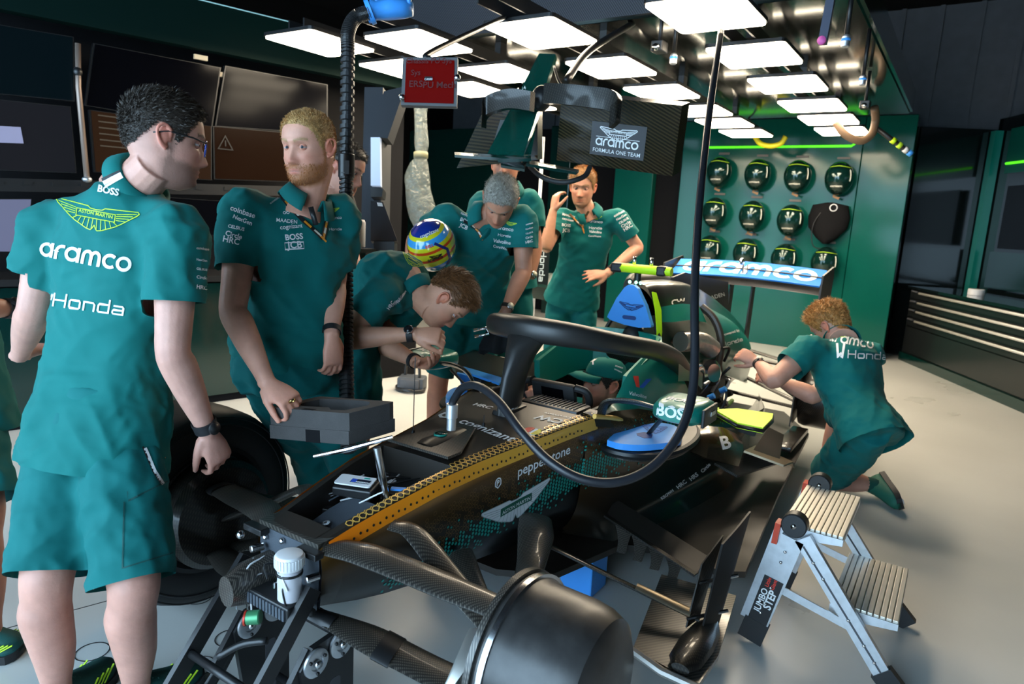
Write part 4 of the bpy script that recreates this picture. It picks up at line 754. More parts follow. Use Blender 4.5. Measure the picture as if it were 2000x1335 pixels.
# rear support under the floor so that the car stands
for s in (-1, 1):
    j = thing('axle_stand', 'blue block under the %s floor edge of the car' % ('near' if s > 0 else 'far'), 'stand', loc=(s*.28, 1.02, 0)); obj('block', box((s*.28, 1.02, .0805), (.14, .14, .161), bev=.006), M_blue, j, smooth=False)
rs = thing('rear_stand', 'low black trestle under the gearbox of the car', 'stand'); obj('base', box((0, 3.55, .02), (.4, .3, .04), bev=.006), M_black, rs, smooth=False); obj('post', box((0, 3.55, .10), (.12, .12, .125), bev=.006), M_black, rs, smooth=False)
# ================================================================== PEOPLE
UP = V(0, 0, 1)
def gsm(a, s=2):
    k = np.exp(-.5*(np.arange(-6, 7)/s)**2); k /= k.sum(); return np.convolve(np.pad(a, 6, 'edge'), k, 'valid')
HZ = [-.128, -.122, -.115, -.105, -.09, -.075, -.06, -.045, -.03, -.015, 0, .02, .04, .06, .075, .09, .1, .108, .114, .117]
HF = [.045, .066, .078, .087, .089, .0895, .0905, .0905, .090, .0885, .0885, .0945, .094, .0885, .0815, .068, .055, .040, .022, .004]
HB = [-.035, -.045, -.05, -.055, -.062, -.068, -.076, -.084, -.091, -.097, -.101, -.104, -.104, -.099, -.092, -.079, -.066, -.049, -.028, -.006]
HW = [.018, .030, .040, .049, .0565, .062, .066, .069, .071, .073, .0745, .0755, .0750, .0715, .067, .058, .049, .037, .021, .004]
def head_mesh(hair, skin, beard=None, nz=84, na=112, jaw=1.0):
    """head with face; returns verts (local: x right, y forward, z up, eyes at z=0), faces, colours, ring data"""
    t = np.linspace(0, 1, nz); z = -.128+.245*(.5-.5*np.cos(np.pi*(t*.86+.14*t*t)*1.0)) if False else np.concatenate([np.linspace(-.128, .1, nz-16), .1+.017*np.sin(np.linspace(0, math.pi/2, 17))[1:]])
    fr, bk, wd_ = [gsm(np.interp(z, HZ, q), 1.5) for q in (HF, HB, HW)]; fr[-1] = .003; bk[-1] = -.003; wd_[-1] = .003
    wd_ = wd_*np.where(z < -.03, jaw, 1)
    a = np.linspace(0, 2*np.pi, na, endpoint=False); Z, A = np.meshgrid(z, a, indexing='ij'); F, B, W = [np.repeat(q[:, None], na, 1) for q in (fr, bk, wd_)]
    yc = np.where(Z < -.02, lerp(0, .012, np.clip((-Z-.02)/.08, 0, 1)), 0)-.004
    c, s = np.cos(A), np.sin(A); e = np.where(c > 0, .86, .95)
    X = W*np.sign(s)*np.abs(s)**.92; Y = np.where(c > 0, yc+(F-yc)*np.abs(c)**e, yc+(B-yc)*np.abs(c)**e)
    g = lambda x0, z0, sx, sz: np.exp(-((X-x0)/sx)**2/2-((Z-z0)/sz)**2/2)
    m = np.clip(c*3, 0, 1); d = np.zeros_like(X)
    pz = np.interp(Z, [-.062, -.057, -.051, -.044, -.036, -.02, 0, .014, .03], [0, .004, .016, .0235, .021, .0135, .0055, .002, 0]); pw = np.interp(Z, [-.06, -.045, -.03, 0, .02], [.010, .0105, .009, .0068, .007]); d += pz*np.exp(-(X/pw)**2/2)
    for q in (-1, 1):
        d += .0075*g(q*.013, -.047, .005, .0055)-.012*g(q*.031, .001, .0135, .0085)+.005*g(q*.028, .0215, .018, .006)+.0035*g(q*.045, -.03, .016, .014)-.003*g(q*.034, -.06, .012, .014)
    d += .0048*g(0, -.0695, .017, .0042)+.0055*g(0, -.0815, .016, .005)-.004*g(0, -.0755, .02, .0018)-.003*g(0, -.0905, .016, .005)+.005*g(0, -.107, .015, .009)
    Y = Y+d*m
    P = np.stack([X, Y, Z], -1)
    skin = np.array(skin); hair = np.array(hair); C = np.ones(P.shape)*skin
    def mixc(w, col):
        nonlocal C
        w = np.clip(w, 0, 1)[..., None]; C = C*(1-w)+np.array(col)*w
    red = skin*np.array([1.0, .62, .58])
    mixc(.55*g(0, -.044, .014, .009)*m, red); 
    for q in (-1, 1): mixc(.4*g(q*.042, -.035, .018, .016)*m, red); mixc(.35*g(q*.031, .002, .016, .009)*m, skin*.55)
    lips = np.clip(g(0, -.0705, .017, .0038)+g(0, -.081, .015, .0042), 0, 1)*m; mixc(.75*lips, skin*np.array([.82, .42, .40])); mixc(.85*g(0, -.0757, .02, .0012)*m, skin*.18)
    for q in (-1, 1):
        bx = X*q; br = (bx > .012)*(bx < .052)*np.exp(-((Z-(.0195+.006*np.sin((bx-.012)/.04*2.4)))/.0034)**2/2)*m; mixc(.85*br, hair*.7)
        mixc(.95*np.exp(-((bx-.031)/.0125)**4)*np.exp(-((Z-.0066+.9*(bx-.031)**2*18)/.0014)**2/2)*m, skin*.10)
    if beard is not None:
        amt, bc = beard; jawm = np.clip((-.048-Z)/.014, 0, 1)*np.clip((Y+.02)/.03, 0, 1); sb = np.clip(1-np.abs(Y-.012)/.014, 0, 1)*np.clip((.012-Z)/.02, 0, 1)*(np.abs(X) > .045); mus = g(0, -.0625, .021, .004)*m
        w = np.clip(jawm*(1-lips*1.3)*(1-.0*m)+sb+mus, 0, 1)*amt; w *= 1-.8*np.clip(g(0, -.083, .016, .004)*m*1.2, 0, 1); w *= np.clip(1-g(.036, -.05, .014, .008)*m*1.4-g(-.036, -.05, .014, .008)*m*1.4, 0, 1); mixc(w, bc)
    n = na; vs_ = P.reshape(-1, 3); fs = []
    for i in range(nz-1):
        for j in range(n): k = (j+1) % n; fs.append((i*n+j, i*n+k, (i+1)*n+k, (i+1)*n+j)[::-1])
    fs.append(tuple((nz-1)*n+j for j in range(n))[::-1]); fs.append(tuple(range(n)))
    return vs_, fs, C.reshape(-1, 3), (P, A, Z)
HL_A = [0, .4, .75, 1.0, 1.2, 1.36, 1.5, 1.75, 2.0, 2.4, 3.15]; 
def hair_geo(P, A, Z, top, sidet, n, L, flow, seed, hl=(.066, .066, .058, .035, .0, -.02, .02, .03, -.02, -.055, -.07), cut=0, rand=.5, lift=.6, curl=0, width=.0011, zmax=9):
    """short hair: an offset cap plus many fine tapering strands"""
    rng = np.random.default_rng(seed); ang = np.abs(((A+np.pi) % (2*np.pi))-np.pi); h = np.interp(ang, HL_A, hl); mask = np.clip((Z-h)/.014, 0, 1)*(Z < zmax)
    th = lerp(sidet, top, np.clip((Z-.02)/.07, 0, 1)); c0 = np.array([0, -.01, .01]); N = P-c0; N = N/np.linalg.norm(N, axis=2, keepdims=True)
    wob = np.array([[noise.noise(Vector(q*38))+.5*noise.noise(Vector(q*90)) for q in r] for r in P]); Q = P+N*(th*mask*(.85+.13*wob)+.0006)[..., None]
    nz, na = A.shape; fs = []; idx = lambda i, j: i*na+j % na
    for i in range(nz-1):
        for j in range(na):
            if mask[i, j] > .02 and mask[i+1, j] > .02 and mask[i, (j+1) % na] > .02 and mask[i+1, (j+1) % na] > .02: fs.append((idx(i, j), idx(i+1, j), idx(i+1, j+1), idx(i, j+1)))
    if zmax > 1: fs.append(tuple(idx(nz-1, j) for j in range(na))[::-1])
    vs_ = list(Q.reshape(-1, 3)); ii, jj = np.where(mask > .12); w = np.linalg.norm(P[ii, jj]-c0, axis=1)*np.sin(np.clip(A[ii, jj]*0+1.2, 0, 3)); rad = np.linalg.norm(P[ii, jj][:, :2], axis=1)+.01; pick = rng.choice(len(ii), n, p=rad/rad.sum())
    for q in pick:
        i, j = ii[q], jj[q]; p = Q[i, j]+rng.normal(0, .0018, 3); nn = N[i, j]; fl = flow(P[i, j]) if callable(flow) else np.array(flow, float); fl = fl-np.dot(fl, nn)*nn
        tk = (.35+.65*np.clip((Z[i, j]-.0)/.07, 0, 1)); l = L*tk*rng.uniform(.6, 1.2)*(.4+.6*mask[i, j])
        d1 = nrm(nn*lift+fl*1.0+rng.normal(0, rand, 3)); s = nrm(np.cross(d1, nn)+rng.normal(0, .3, 3))*width*rng.uniform(.7, 1.3); mid = p+d1*l*.55; d2 = nrm(d1+fl*.5-nn*.35+rng.normal(0, curl, 3)); k = len(vs_)
        vs_ += [p-s, p+s, mid+s*.7, mid-s*.7, mid+d2*l*.5]; fs += [(k, k+1, k+2, k+3), (k+3, k+2, k+4)]
    return vs_, fs
def ear_geo(s):
    path = [V(s*.073, .004, -.012), V(s*.078, .006, .010), V(s*.084, -.002, .024), V(s*.089, -.016, .026), V(s*.090, -.026, .014), V(s*.087, -.024, -.006), V(s*.081, -.012, -.024), V(s*.074, .0, -.030)]
    g = join(tube(path, [.005, .005, .0045, .0045, .0045, .0045, .006, .006], 8, n=22), ellip((s*.078, -.010, -.002), (.006, .014, .024), nu=12, nv=8)); return g
def lid_geo():
    """upper and lower eyelids over both eyeballs"""
    gs = []
    for s in (-1, 1):
        c = V(s*.031, .0695, .0005)
        for e0, e1 in ((.07, 1.3), (-1.25, -.26)):
            gs.append(loft([[c+.0136*V(math.cos(e)*math.sin(a), math.cos(e)*math.cos(a), math.sin(e)) for a in np.linspace(-1.5, 1.5, 15)] for e in np.linspace(e0, e1, 6)], closed=False, cap=False))
    return join(*gs)
def hand_geo(w, d, back, side, curl=.35, thumb=.35, spread=.06, size=1.0, splay=0):
    """palm and five fingers; d points to the knuckles, back is the back of the hand, side = +1 puts the thumb on d x back's positive side"""
    d = nrm(d); back = nrm(np.asarray(back)-np.dot(back, d)*d); y = np.cross(back, d)*side; M = np.eye(4); M[:3, 0] = d; M[:3, 1] = y; M[:3, 2] = back; M[:3, 3] = w; S = size; gs = []
    gs.append(loft([[V(x, yy*math.cos(a), zz*math.sin(a)) for a in np.linspace(0, 2*math.pi, 14, endpoint=False)] for x, yy, zz in ((-.02, .026, .020), (.015, .030, .019), (.05, .040, .018), (.085, .042, .0155), (.098, .038, .012))]))
    for k, (yb, L_, r) in enumerate(((.031, .072, .0092), (.011, .081, .0096), (-.010, .076, .0092), (-.030, .060, .0082))):
        p = V(.085, yb, .001); an = curl*(1.0+.08*k); sp = spread*(1.5-k); pts = [p-V(.02, 0, 0), p]; th = 0
        for q, ln_ in enumerate((.46, .30, .24)):
            th += an*(.75, 1.1, .7)[q]*1.25; dd = V(math.cos(th)*math.cos(sp), math.sin(sp)*math.cos(th)+.0, -math.sin(th)); p = p+dd*L_*ln_; pts.append(p)
        gs.append(tube(pts, [r*1.1, r*1.08, r, r*.92, r*.72], 9)); gs.append(ellip(pts[-1], (r*.74,)*3, nu=8, nv=6))
    a = thumb; p0 = V(.012, .024, -.006); p1 = p0+V(.036*math.cos(a+.35), .036*math.sin(a+.35), -.010); p2 = p1+V(.034*math.cos(a), .034*math.sin(a)*.8, -.012*(1+curl)); p3 = p2+V(.026*math.cos(a*.6), .026*math.sin(a*.5), -.010*(1+curl))
    gs.append(tube([p0, p1, p2, p3], [.0155, .0125, .0108, .008], 9)); gs.append(ellip(p3, (.0082,)*3, nu=8, nv=6))
    g = join(*gs); return xf(([v*S for v in g[0]], g[1]), M)
def capsule(P, r, n=16, seg=14): return tube(P, r, seg, n=n)
def colour(o, cols):
    at = o.data.color_attributes.new('Col', 'FLOAT_COLOR', 'POINT'); c = np.ones((len(o.data.vertices), 4), np.float32); c[:, :3] = cols; at.data.foreach_set('color', c.ravel())
def opened(g, planes, skip=None):
    """cut a garment cleanly at its hems: planes = (point, outward direction, radius)"""
    bm = bmesh.new(); bv = [bm.verts.new(p) for p in g[0]]
    for f in g[1]: bm.faces.new([bv[q] for q in f])
    for p, d, r in planes:
        P_, D_ = Vector(p), Vector(d); fs = []
        for f in bm.faces:
            c0 = f.calc_center_median(); c = c0-P_; a = c.dot(D_)
            if -.03 < a < .075 and (c-D_*a).length < r and not (skip and r < .2 and skip(np.array(c0))): fs.append(f)
        geo = list({v for f in fs for v in f.verts})+list({e for f in fs for e in f.edges})+fs
        bmesh.ops.bisect_plane(bm, geom=geo, dist=1e-5, plane_co=P_, plane_no=D_, clear_outer=True)
    bm.verts.index_update(); out = [V(*v.co) for v in bm.verts], [tuple(v.index for v in f.verts) for f in bm.faces]; bm.free(); return out
def wrinkle(g, amp, sc, seed=0):
    n = normals(g); o = Vector((seed*3.1, seed*1.7, 0)); return [p+n[i]*amp*(noise.noise(Vector((p[0]*sc, p[1]*sc, p[2]*sc*1.5))+o)) for i, p in enumerate(g[0])], g[1]
def folds(g, amp, along, fa, fl, seed=0, top=None):
    """soft ridged cloth folds running in direction along"""
    n = normals(g); a = nrm(along); b = nrm(np.cross(a, (.3, .9, .2))); c = np.cross(a, b); o = Vector((seed*7.3, seed*2.9, seed)); out = []
    for i, p in enumerate(g[0]):
        q = Vector((np.dot(p, b)*fa, np.dot(p, c)*fa, np.dot(p, a)*fl))+o; v = noise.noise(q); m = .5+.5*noise.noise(Vector(np.asarray(p)*5)+o); out.append(p+n[i]*amp*((1-abs(v)*2.2)*max(0, m)-.35))
    return out, g[1]
class Person: pass
def person(J, label, skin=(.52, .27, .19), hairc=(.03, .022, .017), legs='shorts', hem=-.06, bulk=1.0, hands=None, beard=None, hair=None, res=1.0, tucked=False, jaw=1.0, sleeve=.62, seed=1, ncollar=True, hemk=.92, group='team crew', shoe=None, lower=True, shirtm=None, headscale=1.0, eyes=(.045, .06, .075), shirt_low=None):
    """J: joints in world space. Builds body (one mesh) with shirt, shorts, hair ... as children"""
    R = Person(); root = thing('person', label, 'person', group, loc=tuple(V(J['pelvis'][0], J['pelvis'][1], 0))); R.root = root; skin = np.array(skin)
    # ---- head
    up, fw = nrm(J['hup']), nrm(J['face']); fw = nrm(fw-np.dot(fw, up)*up); rt = np.cross(fw, up); H = np.eye(4); H[:3, 0] = rt*headscale; H[:3, 1] = fw*headscale; H[:3, 2] = up*headscale; H[:3, 3] = J['head']; R.H = H
    hv, hf, hc, (P, A_, Z_) = head_mesh(hairc, skin, beard, jaw=jaw); eg = join(ear_geo(1), ear_geo(-1)); R.P, R.A, R.Z = P, A_, Z_
    nb = np.asarray(J['neck'], float); hb = (H@np.array([0, -.022, -.085, 1]))[:3]; neck = tube([nb-(hb-nb)*.5, nb, lerp(nb, hb, .6), hb+(hb-nb)*.35], [.078, .064, .059, .057], 18, n=10)
    fil = xf(ellip((0, -.026, -.075), (.055, .050, .055), nu=20, nv=14), H); raw = join(xf((list(hv), hf), H), xf(eg, H), neck, fil); rawc = np.concatenate([hc, np.ones((len(eg[0]), 3))*skin*np.array([1.05, .72, .66]), np.ones((len(neck[0])+len(fil[0]), 3))*skin])
    hg_ = remesh(raw, .0028*max(1, res*.9), 3); kd = KDTree(len(hv)+len(eg[0]))
    for i_ in range(len(hv)+len(eg[0])): kd.insert(Vector(raw[0][i_]), i_)
    kd.balance(); hcol = np.empty((len(hg_[0]), 3))
    for i_, p_ in enumerate(hg_[0]):
        _, q_, dd_ = kd.find(Vector(p_)); w_ = min(1, max(0, (dd_-.004)/.012)); hcol[i_] = rawc[q_]*(1-w_)+skin*w_
    lg_ = xf(lid_geo(), H); parts = [hg_, lg_]; cols = [hcol, np.ones((len(lg_[0]), 3))*skin*np.array([.80, .70, .68])]
    for s in 'LR':
        sh, el, wr = [np.asarray(J[q+s], float) for q in ('sh', 'el', 'wr')]; b = bulk
        if J.get('noarm'+s): continue
        arm = [tube([sh, lerp(sh, el, .35), lerp(sh, el, .75), el, lerp(el, wr, .18), lerp(el, wr, .5), lerp(el, wr, .85), wr, wr+(wr-el)*.06], [.050*b, .050*b, .043*b, .040*b, .0435*b, .038*b, .029, .0265, .026], 16, n=26)]
        hn = (hands or {}).get(s)
        if hn: arm.append(hand_geo(wr+nrm(wr-el)*.012, hn['d'], hn['back'], hn.get('side', 1 if s == 'L' else -1), hn.get('curl', .35), hn.get('thumb', .35), hn.get('spread', .06), hn.get('size', 1.0)))
        g = remesh(join(*arm), .0048*res, 3); parts.append(g); v = np.array(g[0]); c = np.ones((len(v), 3))*skin; k = np.clip(1-np.linalg.norm(v-el, axis=1)/.05, 0, 1)[:, None]; c = c*(1-.35*k)+skin*np.array([1, .70, .66])*.35*k
        kh = np.clip(np.dot(v-wr, nrm(wr-el))/.12, 0, 1)[:, None]; c = c*(1-.35*kh)+skin*np.array([1, .72, .66])*.35*kh; cols.append(c)
    # ---- torso frame
    pel = np.asarray(J['pelvis'], float); hx = nrm(np.asarray(J['hipR'])-np.asarray(J['hipL'])); sx = nrm(np.asarray(J['shR'])-np.asarray(J['shL'])); mid = np.asarray(J.get('chest', lerp(pel, nb, .55)), float); path = lambda t: np.array(smoothpath([pel, mid, nb], 51)[int(round(np.clip(t, 0, 1)*50))])
    sp_ = smoothpath([pel, mid, nb], 51)
    def at(t):
        if t < 0: return pel+(pel-sp_[5])/(.1)*abs(t)
        if t > 1: return nb+(nb-sp_[45])/.1*(t-1)
        q = t*50; i = int(min(q, 49)); return lerp(sp_[i], sp_[i+1], q-i)
    def torso(tab, k=1.0, e=.86):
        rr = []
        for t, a, b, fo in tab:
            p = at(t); ax = nrm(at(min(1.05, t+.03))-at(t-.03)); r = nrm(lerp(hx, sx, np.clip(t, 0, 1))); r = nrm(r-np.dot(r, ax)*ax); f = np.cross(ax, r)
            rr.append([p+f*fo+r*a*k*math.copysign(abs(math.cos(q))**e, math.cos(q))+f*b*k*math.copysign(abs(math.sin(q))**e, math.sin(q)) for q in np.linspace(0, 2*math.pi, 28, endpoint=False)])
        return loft(rr)
    b = bulk
    core = torso([(-.1, .15, .10, 0), (.3, .145, .095, 0), (.7, .16, .10, 0), (.9, .12, .075, 0)]); parts.append(core); cols.append(np.ones((len(core[0]), 3))*skin)
    # ---- legs
    if lower:
        for s in 'LR':
            hp, kn, an = [np.asarray(J[q+s], float) for q in ('hip', 'kn', 'an')]
            ax = nrm(an-kn); bk = nrm(np.cross(hx, ax)); calf = lerp(kn, an, .28)-J['bf']*.012 if 'bf' in J else lerp(kn, an, .28)
            lg = tube([hp, lerp(hp, kn, .4), lerp(hp, kn, .85), kn, lerp(kn, calf, .6), calf, lerp(kn, an, .6), lerp(kn, an, .88), an, an+ax*.05], [.064*b, .070*b, .062*b, .058*b, .054*b, .059*b, .050*b, .037, .037, .038], 18, n=34); g = remesh(lg, .0075*res, 3); parts.append(g); cols.append(np.ones((len(g[0]), 3))*skin*np.array([1.02, .97, .95]))
    body = obj('body', join(*parts), M_skin, root); colour(body, np.concatenate(cols)); R.body = body
    # ---- eyes
    for s in (-1, 1):
        c = V(s*.031, .0695, .0005); o = obj('eye', xf(ellip(c, (.0125, .0125, .0122), nu=16, nv=12), H), M_eye, body); obj('iris', xf(cyl(c+V(-s*.001+J.get('gaze', 0), .0112, 0), c+V(-s*.001+J.get('gaze', 0), .0132, 0), .0052, 14), H), mat('iris_%d' % seed, eyes, .2), body); obj('pupil', xf(cyl(c+V(-s*.001+J.get('gaze', 0), .0125, 0), c+V(-s*.001+J.get('gaze', 0), .0136, 0), .0027, 12), H), M_black, body)
    # ---- hair
    if hair:
        hg = hair_geo(P, A_, Z_, seed=seed, **hair); hm = mat('hair_%d' % seed, hairc, .5, var=.35, vscale=90, spec=.35); R.hair = obj('hair', xf(hg, H), hm, body)
    # ---- shirt
    sm = shirtm or M_shirt; tab = [(hem, .206, .148, .004), (.04, .196, .140, .006), (.14, .180, .127, .008), (.27, .168, .119, .010), (.42, .170, .121, .010), (.56, .180, .128, .010), (.70, .190, .131, .006), (.82, .182, .118, -.002), (.90, .140, .092, -.006), (.965, .088, .074, -.006), (1.0, .068, .066, 0)]
    if tucked: tab[0] = (hem, .160, .112, .004); tab[1] = (.03, .172, .12, .01); tab[2] = (.10, .186, .134, .012)
    tab = [(t, a*b, q*b, f) for t, a, q, f in tab]
    tl_ = np.linalg.norm(nb-pel)
    def is_torso(c):
        t = float(np.dot(c-pel, nrm(nb-pel))/tl_); p = at(t); r_ = nrm(lerp(hx, sx, np.clip(t, 0, 1))); f_ = nrm(np.cross(nrm(nb-pel), r_)); A1, B1 = np.interp(t, [q[0] for q in tab], [q[1] for q in tab]), np.interp(t, [q[0] for q in tab], [q[2] for q in tab]); return (abs(np.dot(c-p, r_))/A1)**2.2+(abs(np.dot(c-p, f_))/B1)**2.2 < 1.7
    hd_ = nrm(at(hem)-at(hem+.05)); tab = [(hem-.08, tab[0][1], tab[0][2], tab[0][3])]+tab; gs = [torso(tab)]; pl = [(at(hem), hd_, .26)]
    for s in 'LR':
        sh, el = np.asarray(J['sh'+s], float), np.asarray(J['el'+s], float); e_ = lerp(sh, el, sleeve); ax = nrm(el-sh)
        gs.append(tube([lerp(nb, sh, .18)-V(0, 0, .035), lerp(nb, sh, .6)-V(0, 0, .022), sh], [.050*b, .060*b, .068*b], 16, n=8)); gs.append(tube([lerp(sh, at(.72), .35), sh, lerp(sh, e_, .5), e_, e_+ax*.04], [.075*b, .074*b, .076*b, .075*b, .075*b], 18, n=18)); gs.append(tube([lerp(sh, at(.6), .75), lerp(sh, at(.62), .2), lerp(sh, e_, .3)], [.085*b, .07*b, .06*b], 14, n=8))
        pl.append((e_, ax, .10))
    g = remesh(join(*gs), .0085*res, 12); ax_ = nrm(nb-pel); g = wrinkle(g, .0055, 9, seed); g = folds(g, .013, ax_+sx*.8, 12, 3.0, seed+5); g = folds(g, .011, ax_-sx*1.1, 15, 3.6, seed+8); g = folds(g, .005, ax_*.2+sx, 30, 7, seed+11); g = opened(g, pl if not tucked else pl[1:], is_torso); R.shirt = obj('shirt', g, sm, body); R.tree = bvh(R.shirt); R.at = at
    # ---- collar
    if ncollar:
        ax = nrm(hb-nb); f = nrm(np.cross(ax, sx)); f = f if np.dot(f, J['bf']) > 0 else -f; r = np.cross(f, ax) if np.dot(np.cross(f, ax), sx) > 0 else -np.cross(f, ax); rows = []
        for q in np.linspace(-2.75, 2.75, 40):
            dr = -f*math.cos(q)+r*math.sin(q); fr_ = max(0, -math.cos(q)); o0 = nb-ax*(.008+.035*fr_)+f*.012
            o0 = o0+ax*.017; rows.append([o0+dr*.064, o0+dr*.068+ax*.036, o0+dr*.075+ax*.039, o0+dr*.087+ax*.018, o0+dr*(.098+.014*fr_)-ax*(.006+.024*fr_)])
        cg = loft(rows, closed=False, cap=False); R.collar = obj('collar', quadsheet(np.array(rows), .0035), sm, R.shirt); R.cax, R.cf, R.cr, R.cnb = ax, f, r, nb
    # ---- shorts / trousers
    if lower:
        gl = [torso([(-.16, .150, .115, 0), (-.08, .182, .128, 0), (0, .184, .126, 0), (.10, .172, .118, 0), (.15, .164, .114, 0)], b)]; pl = []
        for s in 'LR':
            hp, kn, an = [np.asarray(J[q+s], float) for q in ('hip', 'kn', 'an')]
            if legs == 'shorts': e_ = lerp(hp, kn, hemk); gl.append(tube([hp+(hp-kn)*.08, lerp(hp, e_, .3), lerp(hp, e_, .7), e_, e_+nrm(kn-hp)*.04], [.080*b, .104*b, .101*b, .098*b, .098*b], 18, n=18)); pl.append((e_, nrm(kn-hp), .125))
            else: gl.append(tube([hp+(hp-kn)*.08, lerp(hp, kn, .3), lerp(hp, kn, .75), kn, lerp(kn, an, .5), lerp(kn, an, .97), lerp(kn, an, 1.06)], [.080*b, .102*b, .088*b, .082*b, .076*b, .068*b, .068*b], 18, n=26)); pl.append((lerp(kn, an, .97), nrm(an-kn), .11))
        g = remesh(join(*gl), .0088*res, 6); g = wrinkle(g, .006, 9, seed+2); g = folds(g, .014, UP+hx*.9, 11, 3.0, seed+9); g = folds(g, .011, UP-hx*1.3, 14, 3.6, seed+3); g = folds(g, .005, UP*.3+hx, 28, 7, seed+4); g = opened(g, pl); R.shorts = obj('shorts' if legs == 'shorts' else 'trousers', g, M_shorts, body); R.stree = bvh(R.shorts)
    return R
def stdlegs(J, pel, rt, f, an=None, spread=.10, kneef=.02, hw=.085, splay=.0):
    """straight standing legs under a pelvis"""
    pel = np.asarray(pel, float); rt = nrm(rt); f = nrm(f)
    for s, q in (('L', -1), ('R', 1)):
        J['hip'+s] = pel+rt*hw*q-V(0, 0, .02); a = (an or {}).get(s); a = V(*(pel+rt*spread*q)[:2], .085) if a is None else a; J['an'+s] = a; J['kn'+s] = lerp(J['hip'+s], a, .5)+f*kneef
    J['bf'] = f
def watch(R, J, s, face=M_black, strap=M_bstrap, t=.97, disc=True, r=.03, w=.022, out=None, name='watch'):
    el, wr = np.asarray(J['el'+s], float), np.asarray(J['wr'+s], float); ax = nrm(wr-el); p = lerp(el, wr, t); o = obj(name, lathe([(r-.002, -w/2), (r+.002, -w/2), (r+.002, w/2), (r-.002, w/2)], axis(p, ax), 28, cap=False), strap, R.body, sharp=30)
    if disc:
        out = nrm(np.asarray(out)-np.dot(out, ax)*ax); c = p+out*(r+.001); obj('watch_case', cyl(c, c+out*.009, .0185, 24, bev=.002), M_steel if face is not M_black else M_black, o, sharp=30); obj('watch_dial', cyl(c+out*.009, c+out*.0098, .0155, 24), face, o)
def logo(R, g, a, b, d, m, tree=None, parent=None, name='lettering', off=.0022, L=.02, tilt=None, reach=1.0, wscale=None):
    """print g so that it spans picture points a..b at about depth d, projected onto the garment"""
    A_, B_ = pt(*a, d=d), pt(*b, d=d); v = np.array([list(q) for q in g[0]]); W = v[:, 0].max()-v[:, 0].min(); cx = (v[:, 0].max()+v[:, 0].min())/2; ax = nrm(B_-A_); c = (A_+B_)/2; az = nrm(CAM-c); ay = nrm(np.cross(az, ax)); 
    if tilt is not None: ay = nrm(ay+ax*tilt)
    M = np.eye(4); M[:3, 0] = ax; M[:3, 1] = ay; M[:3, 2] = az; M[:3, 3] = c; k = np.linalg.norm(B_-A_)/W; g2 = ([(q-V(cx, 0, 0)) for q in v], g[1])
    return decal(name, g2, M, tree or R.tree, m, parent or R.shirt, k, off=off, L=L, back=.5, reach=reach)
def lanyard(R, pts, d, w=.018, m=None):
    P_, N_ = [], []
    for u, v in pts:
        q = pt(u, v, d=d); dz = nrm(q-CAM); h = R.tree.ray_cast(Vector(CAM), Vector(dz), 9)
        if h[0] is None: P_.append(q); N_.append(-dz)
        else: P_.append(np.array(h[0])+np.array(h[1])*.004*(1 if np.dot(h[1], dz) < 0 else -1)); N_.append(np.array(h[1])*(1 if np.dot(h[1], dz) < 0 else -1))
    P_ = smoothpath(P_, 20); N_ = [N_[min(len(N_)-1, int(k*len(N_)/20))] for k in range(20)]; o = obj('lanyard', ribbon(P_, N_, w, .002), m or M_bstrap, R.shirt, smooth=False)
    for k in range(4, 18, 3): t = nrm(P_[k+1]-P_[k]); nn = nrm(N_[k]-np.dot(N_[k], t)*t); obj('lanyard_print', beam(P_[k]+nn*.0028, P_[k]+t*.03+nn*.0028, w*.45, .0006, up=nn), M_orange if (k//3) % 2 else M_offwhite, o, smooth=False)
    return o
def shoe_geo(an, toe, sole=0.0, w=.048):
    """low trainer from ankle to toe"""
    an, toe = np.asarray(an, float), np.asarray(toe, float); d = nrm((toe-an)*[1, 1, 0]); r = np.cross(d, (0, 0, 1)); Lh = .075; heel = V(an[0], an[1], 0)-d*.06; L_ = np.linalg.norm((toe-an)[:2])+.065; rr = []
    for t, ww, h in ((0, .55, .05), (.04, .75, .09), (.15, .85, .105), (.3, .88, .105), (.45, .92, .085), (.62, 1.0, .068), (.8, .98, .055), (.93, .75, .045), (1, .35, .03)):
        c = heel+d*L_*t; rr.append([c+r*w*ww*x+V(0, 0, .02+h*z) for x, z in ((-1, 0), (-1, .35), (-.75, .75), (-.3, 1), (.3, 1), (.75, .75), (1, .35), (1, 0))])
    so = []
    for t, ww, h in ((0, .6, 0), (.05, .95, 0), (.2, 1.02, 0), (.45, .98, 0), (.65, 1.12, 0), (.85, 1.05, 0), (.96, .75, .004), (1, .4, .008)):
        c = heel+d*L_*t; so.append([c+r*w*ww*x+V(0, 0, z+h) for x, z in ((-1, 0), (-1.03, .028), (1.03, .028), (1, 0))])
    return loft(rr), loft(so), d, r, heel, L_
def shoes(R, J, s, toe, um, sm_, accent=None):
    a, b, d, r, heel, L_ = shoe_geo(J['an'+s], toe); o = obj('shoe', a, um, R.body); obj('sole', b, sm_, o, sharp=30)
    for k in range(4): c = heel+d*L_*(.36+.07*k)+V(0, 0, .118-.014*k); obj('lace', tube([c-r*.025-V(0, 0, .008), c, c+r*.025-V(0, 0, .008)], .0028, 6), um, o)
    if accent:
        for q in (-1, 1):
            for k in range(4): c = heel+d*L_*(.42+.08*k)+r*q*.049+V(0, 0, .035); obj('stripe', beam(c, c+d*.05+V(0, 0, .028)-r*q*.006, .003, .005, up=r), accent, o, smooth=False)
R0 = _r0; F0 = V(-math.sin(YAW), math.cos(YAW), 0); UP = V(0, 0, 1)
def dirv(r, f, u): return nrm(R0*r+F0*f+UP*u)                     # right / away from the door / up
def j(u, v, d): return pt(u, v, d=d)
def right_of(bf): return nrm(np.cross(bf, UP))
